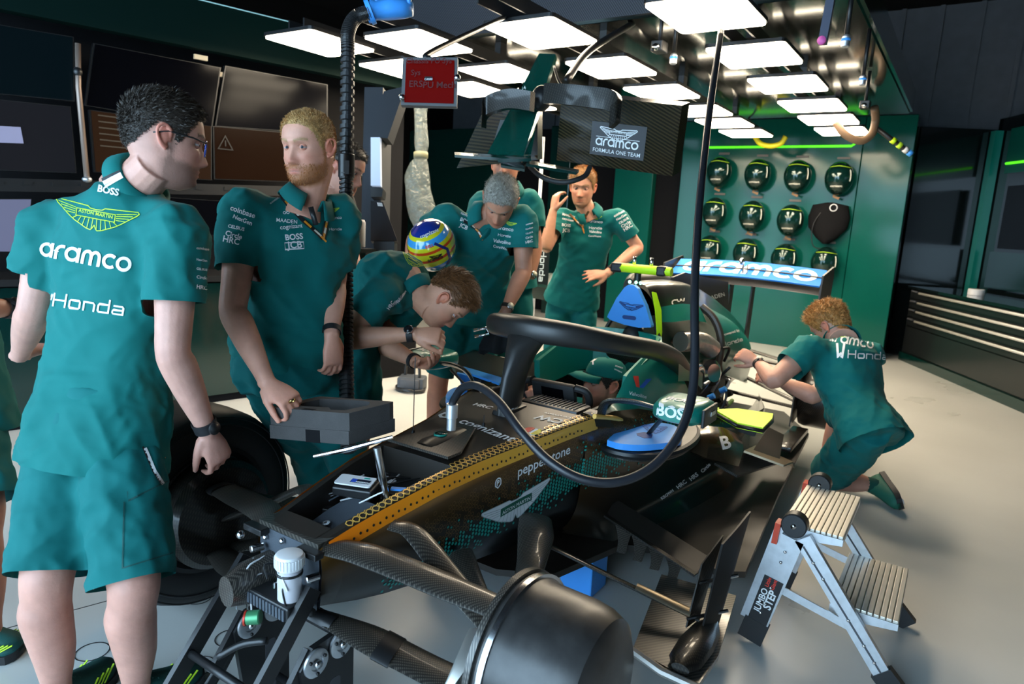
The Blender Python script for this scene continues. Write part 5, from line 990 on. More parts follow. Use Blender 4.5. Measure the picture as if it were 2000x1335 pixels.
C_PALE = (.56, .29, .225); C_TAN = (.52, .235, .145); C_WARM = (.62, .30, .19); C_DEEP = (.48, .22, .15)
# ---------------------------------------------------------------- man seen from behind, glasses, at the left
bf = dirv(.35, .9, 0); J = dict(head=j(322, 272, 1.84), face=dirv(.80, .50, -.16), hup=dirv(.10, .12, 1), neck=j(264, 364, 1.87), shL=j(102, 440, 1.94), shR=j(346, 452, 1.80), elL=j(66, 606, 1.96), elR=j(338, 688, 1.80), wrL=j(40, 690, 2.16), wrR=j(404, 838, 1.93))
J['pelvis'] = j(190, 815, 1.925); J['chest'] = j(222, 590, 1.93); rv = right_of(bf)
stdlegs(J, J['pelvis'], rv, bf, an={'L': pt(112, 1352, z=.085), 'R': pt(266, 1345, z=.085)}); J['knL'] = pt(92, 1128, z=.46); J['knR'] = pt(262, 1142, z=.46)
p1 = person(J, 'man in glasses with back turned, teal polo and shorts, short dark hair', skin=C_PALE, hairc=(.034, .025, .019), hem=-.20, bulk=1.08, beard=(.62, (.06, .035, .025)), hands={'R': dict(d=dirv(.25, .25, -.95), back=dirv(.85, -.5, .1), curl=.55, thumb=.25), 'L': dict(d=dirv(.1, .9, .1), back=UP)}, hair=dict(top=.014, sidet=.0035, n=14000, L=.016, flow=lambda p: V(0, .9, -.1), rand=.35, lift=.5, hl=(.066, .066, .058, .035, .0, -.02, .02, .03, .0, -.03, -.045)), seed=1, sleeve=.58, hemk=.98, group=None)
J1 = J; watch(p1, J, 'R', out=dirv(.75, -.5, .3), t=.955, r=.031, w=.024); watch(p1, J, 'R', out=dirv(.75, -.5, .3), t=.90, r=.032, w=.008, disc=False, name='watch_band')
H = p1.H; Mg = mat('blue_glasses_frame', (.02, .05, .30), .25, coat=.5)
for s in (-1, 1): gl = obj('glasses_rim', xf(tube([V(s*(.034+.024*math.cos(a)*(1.05 if abs(math.cos(a)) > .5 else 1)), .098-.004*abs(math.cos(a))*s*math.copysign(1, s*math.cos(a)), -.006+.021*math.sin(a)) for a in np.linspace(0, 2*math.pi, 25)], .0019, 6), H), Mg, p1.body); obj('glasses_temple', xf(tube([V(s*.060, .096, .006), V(s*.077, .06, .010), V(s*.0815, .0, .012), V(s*.083, -.035, .0)], .0022, 6), H), M_black, p1.body)
obj('glasses_bridge', xf(tube([V(-.011, .101, -.002), V(0, .104, .002), V(.011, .101, -.002)], .0018, 6), H), Mg, p1.body)
d1 = 1.75
logo(p1, textgeo('BOSS', .03), (191, 374), (232, 383), d1, M_white, L=.01, off=.004); logo(p1, wings(.036), (102, 398), (274, 430), d1, M_lime, name='wing_emblem', L=.012); logo(p1, textgeo('ASTON MARTIN', .008), (154, 414), (221, 428), d1, M_lime, L=.008, off=.005)
logo(p1, rounded_word('aramco', .21), (69, 497), (255, 533), d1, M_white, L=.012); logo(p1, square_word('Honda', .12), (98, 597), (243, 617), d1, M_white, L=.012); logo(p1, join(stroke2([(0, 1), (.12, 0), (.35, .35)], .16), stroke2([(.5, 1), (.38, 0), (.2, .32)], .16)), (84, 595), (101, 598), d1, M_white, name='emblem', L=.01)
for s_, v in (('coinbase', 486), ('NexGen', 508), ('CELSIUS', 526), ('Circle', 543), ('HRC', 563)): logo(p1, textgeo(s_, .02), (383, v), (404 if s_ != 'coinbase' else 408, v+3), d1, M_white, L=.01)
# collar stripes at the nape
for q, m_, w_ in ((-.30, M_black, .005), (-.19, M_white, .007), (-.09, M_offwhite, .004)):
    dr = -p1.cf*math.cos(q)+p1.cr*math.sin(q); o0 = p1.cnb+p1.cax*.006+p1.cf*.012; P_ = [o0+dr*.0845+p1.cax*.016, o0+dr*.0725+p1.cax*.036, o0+dr*.093-p1.cax*.006]; obj('collar_stripe', ribbon([o0+dr*.0775+p1.cax*.0415, o0+dr*.0895+p1.cax*.020, o0+dr*.1015-p1.cax*.005], [dr+p1.cax*.4]*3, w_*1.6, .0016), m_, p1.collar, smooth=False)
# pocket piping and tag
logo(p1, stroke2([(0, 1), (.35, .35), (.62, 0)], .09), (272, 945), (322, 945), d1, M_white, tree=p1.stree, parent=p1.shorts, name='pocket_piping', L=.01); logo(p1, stroke2([(0, 1), (.35, .35), (.62, 0)], .05), (268, 946), (318, 946), d1, M_black, tree=p1.stree, parent=p1.shorts, name='pocket_piping', L=.01)
logo(p1, ([V(0, 0, 0), V(.3, .05, 0), V(.42, 1.2, 0), V(.12, 1.2, 0)], [(0, 1, 2, 3)]), (322, 902), (345, 902), d1, M_bstrap, tree=p1.stree, parent=p1.shorts, name='pocket_tag', L=.01, off=.004); logo(p1, textgeo('PIT', .02), (326, 900), (338, 888), d1, M_orange, tree=p1.stree, parent=p1.shorts, L=.01, off=.006)
logo(p1, stroke2([(0, .55), (0, .35), (1.1, .75), (1.1, .98)], .02), (254, 1010), (350, 995), d1+.1, mat('teal_seam', (.002, .06, .055), .8), tree=p1.stree, parent=p1.shorts, name='pocket_flap_seam', L=.01); logo(p1, stroke2([(.05, .98), (0, 0), (.9, .12)], .02), (243, 1108), (350, 1090), d1+.1, mat('teal_seam', (.002, .06, .055), .8), tree=p1.stree, parent=p1.shorts, name='pocket_seam', L=.01)
M_shoe = mat('dark_teal_shoe', (.004, .075, .068), .7, bump=.4, bscale=400, bdist=.002); M_soleb = mat('black_sole', (.012, .012, .013), .6)
shoes(p1, J, 'L', pt(214, 1296, z=.03), M_shoe, M_soleb, M_lime); shoes(p1, J, 'R', pt(388, 1305, z=.03), M_shoe, M_soleb, M_lime)
# ---------------------------------------------------------------- ginger-bearded man with the foam block
bf = dirv(.55, -.8, 0); J = dict(head=j(603, 288, 2.33), face=dirv(-.33, -.93, -.10), hup=dirv(-.06, -.08, 1), neck=j(596, 398, 2.36), shR=j(478, 412, 2.27), shL=j(662, 418, 2.47), elR=j(455, 606, 2.20), elL=j(652, 556, 2.50), wrR=j(520, 742, 2.10), wrL=j(648, 652, 2.38))
J['pelvis'] = j(560, 705, 2.46); J['chest'] = j(566, 530, 2.41); stdlegs(J, J['pelvis'], right_of(bf), bf, an={'L': V(-.56, .66, .085), 'R': V(-.74, .58, .085)}, hw=.085); J['knR'] = V(-.74, .505, .47); J['knL'] = V(-.56, .53, .47); J['gaze'] = -.0035
p2 = person(J, 'ginger-bearded man in teal polo resting a hand on a grey foam block', skin=(.70, .34, .24), hairc=(.50, .30, .12), legs='trousers', hem=-.03, tucked=True, bulk=1.08, beard=(.78, (.36, .13, .035)), jaw=1.05, hands={'R': dict(d=dirv(.80, -.30, -.42), back=dirv(-.1, -.35, .95), curl=.62, thumb=.2), 'L': dict(d=dirv(.10, -.1, -.98), back=dirv(.75, -.6, 0), curl=.42)}, hair=dict(top=.005, sidet=.002, n=11000, L=.008, flow=lambda p: V(0, .5, .2), rand=.5, lift=1.3, hl=(.072, .070, .060, .038, .0, -.02, .02, .03, -.02, -.055, -.07)), seed=2, sleeve=.60, group=None, eyes=(.05, .085, .12))
J2 = J; watch(p2, J, 'L', out=dirv(.5, -.8, 0), t=.93, r=.031, w=.02, disc=False, name='wristband')
c_ = J['wrR']+dirv(.80, -.30, -.42)*.118+UP*.004; obj('ring', lathe([(.0095, -.002), (.011, -.002), (.011, .002), (.0095, .002)], axis(c_-dirv(.35, .9, .0)*.012, dirv(.5, -.3, -.7)), 18, cap=False), mat('gold_ring', (.75, .55, .2), .2, 1), p2.body)
bd = join(*[hair_geo(p2.P, p2.A, p2.Z, .004, .004, 10, .01, (0, .3, -.6), 5, hl=[9]*11)] ) if False else None
rng = np.random.default_rng(3); bv, bfac = [], []
for q in range(5200):
    i, jj = rng.integers(0, p2.P.shape[0]), rng.integers(0, p2.P.shape[1]); x, y, z = p2.P[i, jj]
    jawm = (z < -.05 and y > -.012) and not (abs(z+.0755) < .009 and abs(x) < .021 and y > .05); sbn = abs(y-.012) < .011 and -.05 <= z < .006 and abs(x) > .05; mus = abs(x) < .03 and -.069 < z < -.056 and y > .05
    if not (jawm or sbn or mus): continue
    p = V(x, y, z); n_ = nrm(p-V(0, .0, -.02)); d_ = nrm(n_*.55+V(0, .15, -1)*.8+rng.normal(0, .35, 3)); s = nrm(np.cross(d_, n_)+rng.normal(0, .2, 3))*.0009; l = rng.uniform(.005, .010); k = len(bv); bv += [p-s, p+s, p+d_*l+n_*.001]; bfac.append((k, k+1, k+2))
obj('beard', xf((bv, bfac), p2.H), mat('ginger_beard', (.42, .15, .035), .55, var=.3, vscale=90), p2.body)
dd = 2.28
for s_, a, b in (('coinbase', (450, 410), (496, 426)), ('NexGen', (455, 426), (490, 440)), ('CELSIUS', (446, 444), (476, 451)), ('Circle', (441, 459), (471, 467)), ('HRC', (436, 471), (466, 478))): logo(p2, textgeo(s_, .02), a, b, dd, M_white, L=.01)
for s_, a, b in (('MAADEN', (540, 433), (580, 437)), ('cognizant', (548, 448), (591, 444)), ('BOSS', (558, 469), (592, 466)), ('GLENFIDDICH', (528, 399), (548, 385))): logo(p2, textgeo(s_, .03 if s_ == 'BOSS' else .012), a, b, dd, M_white, L=.01)
logo(p2, rounded_word('oo', .22), (553, 419), (566, 418), dd, M_white, L=.01, name='emblem'); logo(p2, textgeo('JCB', .02), (561, 485), (590, 483), dd, M_white, L=.01); logo(p2, stroke2([(0, 0), (2.9, 0), (2.9, 1), (0, 1)], .12, True), (557, 487), (594, 485), dd, M_white, L=.01, name='emblem')
logo(p2, rounded_word('aramco', .21), (641, 428), (668, 427), dd, M_white, L=.01); logo(p2, wings(.09), (634, 410), (664, 408), dd, M_lime, L=.01, name='wing_emblem'); logo(p2, square_word('Honda', .14), (642, 450), (668, 449), dd, M_white, L=.01)
lanyard(p2, [(550, 378), (560, 398), (590, 430), (618, 456), (628, 466)], dd, .017); lanyard(p2, [(641, 408), (638, 422), (634, 445), (629, 468)], dd, .017)
obj('placket', quadsheet([[pt(602, 405, d=2.262), pt(612, 403, d=2.262)], [pt(612, 440, d=2.262), pt(622, 438, d=2.262)]], .003), M_black, p2.collar)
# ---------------------------------------------------------------- man bending to the far mirror
bf = dirv(.9, .25, 0); J = dict(head=j(874, 584, 2.86), face=dirv(.50, -.10, -.84), hup=dirv(.84, -.02, .50), neck=j(806, 562, 2.90), shR=j(742, 580, 2.74), shL=j(808, 590, 3.06), elR=j(668, 662, 2.66), elL=j(742, 668, 3.05), wrR=j(806, 652, 2.66), wrL=j(812, 706, 2.86), bf=dirv(.35, 0, -.9))
J['pelvis'] = j(690, 622, 3.06); J['chest'] = j(748, 548, 2.97); hx_ = nrm(right_of(bf))
for s, q in (('R', 1), ('L', -1)): J['hip'+s] = J['pelvis']+hx_*.085*q; J['an'+s] = V(*(J['pelvis']+hx_*.12*q-bf*.03)[:2], .085); J['kn'+s] = lerp(J['hip'+s], J['an'+s], .5)+bf*.05
p3 = person(J, 'man bent double examining a wing mirror, brown fringe, teal polo', skin=C_WARM, hairc=(.16, .065, .022), hem=-.08, bulk=1.06, hands={'R': dict(d=dirv(.93, -.05, -.05), back=dirv(-.1, -.75, .65), curl=.75, thumb=.1, side=-1), 'L': dict(d=dirv(.6, -.5, .1), back=dirv(.2, .3, -.9), curl=.5, side=1)}, hair=dict(top=.016, sidet=.002, n=6500, L=.03, flow=lambda p: V(0, 1.0, .1), rand=.35, lift=.5, hl=(.066, .066, .062, .05, .02, .0, .03, .035, .01, -.02, -.03)), seed=3, sleeve=.55, group=None)
J3 = J; watch(p3, J, 'R', out=dirv(.0, -.75, .65), t=.96, r=.031, w=.024, face=mat('watch_black_dial', (.01, .012, .014), .2)); watch(p3, J, 'L', out=dirv(0, -.75, .65), t=.95, r=.031, w=.02, disc=False, name='wristband')
for s_, a, b in (('coinbase', (783, 586), (794, 568)), ('NexGen', (778, 592), (790, 573)), ('CELSIUS', (772, 596), (782, 582)), ('Circle', (766, 600), (776, 587)), ('HRC', (760, 605), (770, 590))): logo(p3, textgeo(s_, .02), a, b, 2.66, M_white, L=.01)
logo(p3, rounded_word('aramco', .21), (680, 500), (762, 484), 2.8, M_white, L=.012); logo(p3, wings(.06), (784, 494), (830, 522), 2.8, M_lime, L=.012, name='wing_emblem')
# ---------------------------------------------------------------- grey-haired man holding a helmet
bf = dirv(.10, -.99, 0); J = dict(head=j(977, 392, 3.34), face=dirv(-.08, -.62, -.80), hup=dirv(.10, -.75, .62), neck=j(946, 425, 3.46), shR=j(874, 425, 3.46), shL=j(1022, 428, 3.44), elR=j(812, 466, 3.60), elL=j(1022, 530, 3.46), wrR=j(800, 500, 3.44), wrL=j(988, 606, 3.36))
J['pelvis'] = j(930, 590, 3.86); J['chest'] = j(938, 500, 3.62); stdlegs(J, J['pelvis']-V(.12, 0, 0), right_of(bf), bf, spread=.12); J['hipL'] = J['hipL']+V(.12, 0, 0); J['hipR'] = J['hipR']+V(.12, 0, 0)
p4 = person(J, 'grey-haired man looking down with a striped helmet under his arm', skin=C_TAN, hairc=(.36, .33, .28), hem=-.05, bulk=1.06, hands={'R': dict(d=dirv(.25, -.4, -.75), back=dirv(-.9, -.1, -.2), curl=.35), 'L': dict(d=dirv(-.4, -.3, -.85), back=dirv(.35, -.85, .3), curl=.5)}, hair=dict(top=.012, sidet=.007, n=5500, L=.018, flow=lambda p: V(0, .9, .2), rand=.5, lift=.7), seed=4, sleeve=.55, group=None, res=1.15)
J4 = J; watch(p4, J, 'L', out=dirv(.4, -.85, .3), t=.93, r=.031, w=.02, face=mat('watch_cream_dial', (.55, .52, .40), .3)); dd = 3.3
for s_, a, b in (('MAADEN', (899, 406), (928, 418)), ('cognizant', (899, 417), (925, 430)), ('BOSS', (898, 430), (918, 438)), ('JCB', (896, 441), (912, 449)), ('Valvoline', (962, 472), (998, 478)), ('CoreWeave', (962, 482), (998, 490))): logo(p4, textgeo(s_, .02), a, b, dd, M_white, L=.012)
logo(p4, rounded_word('aramco', .21), (971, 447), (1003, 452), dd, M_white, L=.012); logo(p4, square_word('Honda', .14), (972, 460), (998, 464), dd, M_white, L=.012); logo(p4, wings(.1), (984, 432), (1010, 438), dd, M_lime, L=.012, name='wing_emblem')
for k in range(5): logo(p4, textgeo(('coinbase', 'NexGen', 'CELSIUS', 'Circle', 'HRC')[k], .02), (1027, 440+9*k), (1041, 436+9*k), dd, M_white, L=.012)
lanyard(p4, [(905, 432), (920, 440), (934, 452), (940, 464)], dd, .016)
# ---------------------------------------------------------------- man touching his ear
bf = dirv(-.05, -.99, 0); J = dict(head=j(1138, 366, 4.55), face=dirv(-.22, -.90, -.22), hup=dirv(-.02, -.15, 1), neck=j(1148, 416, 4.62), shR=j(1096, 424, 4.60), shL=j(1205, 424, 4.60), elR=j(1066, 484, 4.42), elL=j(1246, 484, 4.66), wrR=j(1080, 414, 4.42), wrL=j(1186, 533, 4.46))
J['pelvis'] = j(1118, 577, 4.93); J['chest'] = j(1138, 495, 4.76); stdlegs(J, J['pelvis'], right_of(bf), bf, spread=.13)
p5 = person(J, 'fair-haired man with one hand to his ear, other on hip', skin=C_WARM, hairc=(.38, .20, .075), legs='trousers', hem=-.06, bulk=1.0, beard=(.30, (.30, .14, .06)), hands={'R': dict(d=dirv(.12, .1, .95), back=dirv(-.85, -.45, 0), curl=.5), 'L': dict(d=dirv(-.92, -.3, -.08), back=dirv(-.1, -.7, .6), curl=.12, spread=.14)}, hair=dict(top=.018, sidet=.007, n=4500, L=.026, flow=lambda p: V(.35, .7, .3), rand=.4, lift=.7), seed=5, sleeve=.62, group=None, res=1.4)
watch(p5, J, 'L', out=dirv(.1, -.7, .6), t=.9, r=.03, w=.022); dd = 4.5
for s_, a, b in (('MAADEN', (1098, 420), (1122, 426)), ('cognizant', (1098, 428), (1120, 433)), ('BOSS', (1097, 441), (1114, 443)), ('JCB', (1098, 452), (1113, 453)), ('Valvoline', (1150, 454), (1175, 456)), ('CoreWeave', (1149, 462), (1174, 463))): logo(p5, textgeo(s_, .02), a, b, dd, M_white, L=.012)
logo(p5, rounded_word('aramco', .21), (1151, 434), (1177, 436), dd, M_white, L=.012); logo(p5, square_word('Honda', .14), (1150, 447), (1176, 448), dd, M_white, L=.012); logo(p5, wings(.1), (1153, 424), (1176, 424), dd, M_lime, L=.012, name='wing_emblem')
for k in range(5): logo(p5, textgeo(('coinbase', 'NexGen', 'CELSIUS', 'Circle', 'HRC')[k], .02), (1200+5*k, 424+7*k), (1220+4*k, 413+7*k), dd, M_white, L=.012)
lanyard(p5, [(1112, 418), (1124, 430), (1136, 442), (1140, 452)], dd, .014, mat('tan_lanyard', (.18, .09, .03), .6)); lanyard(p5, [(1150, 412), (1140, 430), (1138, 445)], dd, .014, mat('tan_lanyard', (.18, .09, .03), .6))
# ---------------------------------------------------------------- man half hidden behind the grey-haired one
bf = dirv(-.1, -.99, 0); J = dict(head=j(988, 322, 3.95), face=dirv(-.15, -.95, -.2), hup=UP, neck=j(990, 372, 4.0), shR=j(940, 395, 4.0), shL=j(1034, 392, 4.0), elR=j(930, 470, 4.0), elL=j(1046, 480, 4.0), wrR=j(930, 540, 3.95), wrL=j(1036, 540, 3.95)); J['pelvis'] = j(985, 545, 4.15); stdlegs(J, J['pelvis'], right_of(bf), bf)
p6 = person(J, 'crewman mostly hidden behind the grey-haired man, only forehead and shoulder showing', skin=C_TAN, hairc=(.03, .02, .015), hem=-.05, hair=dict(top=.010, sidet=.004, n=1500, L=.014, flow=(0, .8, .2)), seed=6, group=None, res=1.6); watch(p6, J, 'L', out=dirv(.5, -.8, 0), t=.95, face=mat('watch_cream_dial', (.55, .52, .40), .3))
# ---------------------------------------------------------------- man behind the hose at the screens
bf = dirv(.7, .3, 0); J = dict(head=j(672, 330, 3.30), face=dirv(.72, -.2, -.36), hup=dirv(.30, .0, .9), neck=j(650, 385, 3.4), shR=j(630, 420, 3.25), shL=j(672, 420, 3.55), elR=j(625, 480, 3.2), elL=j(680, 480, 3.5), wrR=j(640, 540, 3.2), wrL=j(700, 540, 3.4)); J['pelvis'] = j(618, 560, 3.5); stdlegs(J, J['pelvis'], right_of(bf), bf)
p7 = person(J, 'dark-haired crewman behind the ribbed hose leaning towards the screens', skin=C_DEEP, hairc=(.035, .024, .016), hem=-.05, hair=dict(top=.013, sidet=.005, n=3500, L=.02, flow=(0, .8, .3)), seed=7, group=None, res=1.5, shirtm=fabric('black_jersey', (.012, .013, .014)))
# ---------------------------------------------------------------- driver in the cockpit
J = dict(head=V(.012, 1.63, .690), face=nrm(V(-.62, -1, .04)), hup=nrm(V(.06, .12, 1)), neck=V(.0, 1.72, .585), shR=V(-.17, 1.66, .52), shL=V(.17, 1.66, .52), elR=V(-.20, 1.42, .52), elL=V(.20, 1.42, .50), wrR=V(-.14, 1.24, .66), wrL=V(.14, 1.24, .62), pelvis=V(0, 1.50, .34), bf=V(0, -1, .3)); J['hipL'] = V(.08, 1.5, .34); J['hipR'] = V(-.08, 1.5, .34); J['chest'] = V(0, 1.64, .45)
p8 = person(J, 'driver with stubble and teal cap sitting in the cockpit', skin=(.52, .245, .16), hairc=(.018, .013, .010), hem=.1, lower=False, beard=(.55, (.075, .045, .032)), hair=dict(top=.008, sidet=.008, n=3000, L=.016, flow=(0, -.6, -.6), hl=(.03, .03, .03, .02, -.005, -.02, .02, .03, -.03, -.06, -.08), zmax=.04), seed=8, group=None, sleeve=.95, res=1.2, hands={'R': dict(d=V(.3, -.6, .6), back=V(-.6, .2, .6), curl=.7), 'L': dict(d=V(-.3, -.6, .6), back=V(.6, .2, .6), curl=.7)})
cp = []
for i, z in enumerate(np.linspace(0, 1, 10)):
    h = .035+.090*math.sin(z*math.pi/2); k = math.cos(z*math.pi/2)**.62 if z < 1 else .02; cp.append([V(.083*k*math.sin(a), -.006+(.104 if math.cos(a) > 0 else .112)*k*math.cos(a), h) for a in np.linspace(0, 2*math.pi, 30, endpoint=False)])
M_cap = fabric('teal_cap', (.003, .15, .125)); cap = obj('cap', xf(loft(cp), p8.H), M_cap, p8.body)
br = [[V(.078*math.sin(a), .058+.05*math.cos(a), .040), V(.080*math.sin(a), .06+.09*math.cos(a), .043-.008*abs(math.sin(a))), V(.080*math.sin(a), .06+(.05+.085)*math.cos(a), .030-.022*abs(math.sin(a)))] for a in np.linspace(-1.45, 1.45, 17)]; obj('peak', xf(quadsheet(np.array(br), .004), p8.H), M_cap, cap); obj('button', xf(ellip((0, 0, .126), (.008, .008, .004), nu=10, nv=6), p8.H), M_cap, cap)
ct = bvh(cap); logo(p8, join(stroke2([(-.4, -.1), (.1, .1), (.5, .5)], .2), stroke2([(0, 0), (.1, -.5)], .2)), (1152, 704), (1166, 706), 3.2, M_white, tree=ct, parent=cap, name='emblem', L=.01); logo(p8, textgeo('aramco', .02), (1201, 715), (1216, 720), 3.2, M_white, tree=ct, parent=cap, L=.01); logo(p8, textgeo('cognizant', .02), (1199, 721), (1214, 728), 3.2, M_white, tree=ct, parent=cap, L=.01)
tb_ = [V(0.10, 1.50, .58), V(.13, 1.56, .66), V(.10, 1.66, .72)]; obj('belt', ribbon([V(.085, 1.42, .52), V(.09, 1.53, .585), V(.085, 1.62, .60)], [V(.2, -.6, .8)]*3, .05, .006), mat('cream_belt', (.55, .50, .40), .7), p8.shirt, smooth=False)
# ---------------------------------------------------------------- man kneeling at the rear corner
bf = dirv(-.62, .75, 0); J = dict(head=j(1620, 636, 3.80), face=dirv(-.65, .65, -.55), hup=dirv(-.45, .40, .75), neck=j(1646, 664, 3.72), shL=j(1578, 684, 3.58), shR=j(1698, 694, 3.84), elL=j(1512, 742, 3.52), elR=j(1588, 772, 3.72), wrL=j(1480, 708, 3.72), wrR=j(1522, 744, 3.80), bf=dirv(-.6, .7, -.35))
J['pelvis'] = j(1700, 838, 3.50); J['chest'] = j(1664, 756, 3.62); J['hipL'] = J['pelvis']+dirv(-.45, -.75, 0)*.085; J['hipR'] = J['pelvis']-dirv(-.45, -.75, 0)*.085
J['knL'] = pt(1612, 930, z=.09); J['anL'] = pt(1712, 948, z=.075); J['knR'] = pt(1640, 800, d=3.9); J['anR'] = V(*pt(1620, 900, d=4.0)[:2], .085)
p9 = person(J, 'kneeling man with curly ginger hair reaching into the rear corner of the car', skin=(.56, .28, .20), hairc=(.40, .19, .055), hem=-.16, bulk=1.16, hands={'L': dict(d=dirv(-.7, .5, .3), back=dirv(-.2, -.8, .5), curl=.6), 'R': dict(d=dirv(-.8, .5, .1), back=dirv(-.1, -.8, .5), curl=.6)}, hair=dict(top=.024, sidet=.012, n=6000, L=.032, flow=lambda p: V(.2*math.sin(p[2]*90), -.3, .2*math.cos(p[0]*90)), rand=.9, lift=.7, curl=.9, width=.0022), seed=9, sleeve=.55, group=None, res=1.15, hemk=.9)
watch(p9, J, 'L', out=dirv(0, -.8, .5), t=.92, r=.031, w=.02, face=mat('watch_cream_dial', (.55, .52, .40), .3)); dd = 3.5
logo(p9, rounded_word('aramco', .21), (1611, 664), (1708, 682), dd, M_white, L=.012); logo(p9, square_word('Honda', .13), (1655, 699), (1738, 703), dd, M_white, L=.012); logo(p9, join(stroke2([(0, 1), (.12, 0), (.35, .35)], .16), stroke2([(.5, 1), (.38, 0), (.2, .32)], .16)), (1631, 698), (1650, 699), dd, M_white, name='emblem', L=.01); logo(p9, wings(.06), (1606, 632), (1676, 655), dd, M_lime, L=.012, name='wing_emblem')
# upturned trainer of the kneeling leg
an, toe = J['anL'], pt(1772, 998, z=.055); dk = nrm(toe-an); side_ = nrm(np.cross(dk, UP)); solen = nrm(dk*.35+dirv(.75, -.55, .25)); Mf = frame(an, nrm(pt(1766, 1005, z=.05)-pt(1716, 930, z=.13)), az=solen)
a_, b_, _d, _r, _h, _l = shoe_geo(V(0, 0, 0), V(.20, 0, 0)); Ms_ = Mf.copy(); Ms_[:3, 2] = -Mf[:3, 2]; Ms_[:3, 1] = -Mf[:3, 1]; Ms_[:3, 3] = an+Mf[:3, 2]*.07
sk = obj('shoe', xf(a_, Ms_), mat('green_shoe', (.01, .13, .085), .7), p9.body); obj('sole', xf(b_, Ms_), M_soleb, sk, sharp=30); obj('sole_insert', xf(box((.13, 0, -.002), (.11, .035, .006), bev=.002), Ms_), M_plasw, sk, smooth=False); obj('heel_patch', xf(box((-.02, 0, -.002), (.05, .05, .006), bev=.002), Ms_), mat('brown_rubber', (.22, .09, .03), .6), sk, smooth=False); obj('stripe', xf(tube([V(-.05, -.05, .032), V(.05, -.056, .034), V(.13, -.062, .034)], .006, 6), Ms_), M_lime, sk)
obj('sock', tube([lerp(J['knL'], an, .62), lerp(J['knL'], an, .85), an+dk*.02], [.046, .042, .043], 14), mat('dark_green_sock', (.004, .075, .055), .85), p9.body)
# ---------------------------------------------------------------- crewman cut off by the left edge
bf = dirv(.6, .6, 0); J = dict(head=j(-150, 210, 2.3), face=dirv(.6, .6, 0), hup=UP, neck=j(-160, 320, 2.35), shL=j(-230, 400, 2.45), shR=j(-85, 400, 2.25), elR=j(-70, 600, 2.25), elL=j(-230, 600, 2.45), wrR=j(26, 602, 2.42), wrL=j(-150, 640, 2.5)); J['pelvis'] = j(-80, 770, 2.42); stdlegs(J, J['pelvis'], right_of(bf), bf, an={'R': pt(-22, 1232, z=.085), 'L': pt(-140, 1180, z=.085)})
p0 = person(J, 'crewman cut off by the frame at the left, wristband and teal shorts showing', skin=C_DEEP, hairc=(.02, .016, .013), hem=-.15, hair=dict(top=.01, sidet=.004, n=400, L=.014, flow=(0, .8, .2)), seed=10, group=None, res=1.6, bulk=1.1, hands={'R': dict(d=dirv(.4, .6, .5), back=UP, curl=.5)}); watch(p0, J, 'R', out=dirv(.3, -.7, .5), t=.9, r=.034, w=.03); shoes(p0, J, 'R', pt(40, 1262, z=.03), M_shoe, M_soleb, M_lime)
# ================================================================== PROPS
# ---- grey foam block held over the nose
Fc, Lc, Rc = pt(680, 807, d=2.03), pt(525, 795, d=2.08), pt(771, 784, d=2.17)
fbk = thing('foam_block', 'grey foam packing block with a cut-out, under the bearded man\'s hand', 'foam block'); ex, ey = Lc-Fc, Rc-Fc; wx, wy = np.linalg.norm(ex), np.linalg.norm(ey); nz_ = nrm(np.cross(ey, ex)); nz_ = nz_ if nz_[2] > 0 else -nz_
def fb_pt(a, b, h): return Fc+ex*a+ey*b+nz_*h
def fb_slab(poly, h0, h1, m, name='foam_layer'):
    n = len(poly); return obj(name, ([fb_pt(a, b, h0) for a, b in poly]+[fb_pt(a, b, h1) for a, b in poly], [tuple(range(n))[::-1], tuple(range(n, 2*n))]+[(i, (i+1) % n, n+(i+1) % n, n+i) for i in range(n)]), m, fbk, smooth=False)
cut_o = [(.18, .95), (.05, .9), (.04, .12), (.10, .03), (.95, .03), (.99, .10)]
def ring_slab(h0, h1, inner):
    outer = [(.02, .0), (.98, 0), (1, .02), (1, 1), (0, 1), (0, .02)]; k = 40; ts = np.linspace(0, 2*math.pi, k, endpoint=False)
    def onpoly(P, th):
        c = np.array([.5, .52]); d = np.array([math.cos(th), math.sin(th)]); best = 9
        for i in range(len(P)):
            a, b = np.array(P[i])-c, np.array(P[(i+1) % len(P)])-c; e = b-a; det = d[0]*(-e[1])+e[0]*d[1]
            if abs(det) < 1e-9: continue
            t = (a[0]*(-e[1])+e[0]*a[1])/det; u = (d[0]*a[1]-d[1]*a[0])/det
            if t > 0 and -1e-6 <= u <= 1+1e-6: best = min(best, t)
        return c+d*best
    O = [onpoly(outer, t) for t in ts]; I = [np.array([.5, .52])+(onpoly(inner, t)-np.array([.5, .52])) for t in ts]; v = [fb_pt(*p, h1) for p in O]+[fb_pt(*p, h1) for p in I]+[fb_pt(*p, h0) for p in O]+[fb_pt(*p, h0) for p in I]; f = []
    for i in range(k): n = (i+1) % k; f += [(i, n, k+n, k+i), (2*k+i, 3*k+i, 3*k+n, 2*k+n), (i, 2*k+i, 2*k+n, n), (k+i, k+n, 3*k+n, 3*k+i)]
    return v, [q[::-1] for q in f]
inn = [(.15, .18), (.38, .14), (.42, .30), (.72, .24), (.86, .34), (.86, .80), (.6, .90), (.25, .88), (.12, .62)]
obj('foam_layer', ring_slab(-.055, 0, inn), M_greyfoam, fbk, smooth=False); fb_slab([(.0, .0), (1, 0), (1, 1), (0, 1)], -.098, -.0555, M_greyfoam); fb_slab([(.36, -.004), (.54, -.004), (.54, .02), (.36, .02)], -.1, -.06, M_blackmatte, 'cut_notch'); fb_slab([(.46, .02), (.60, .02), (.60, .10), (.46, .10)], -.0005, .0008, M_blackmatte, 'finger_slot')
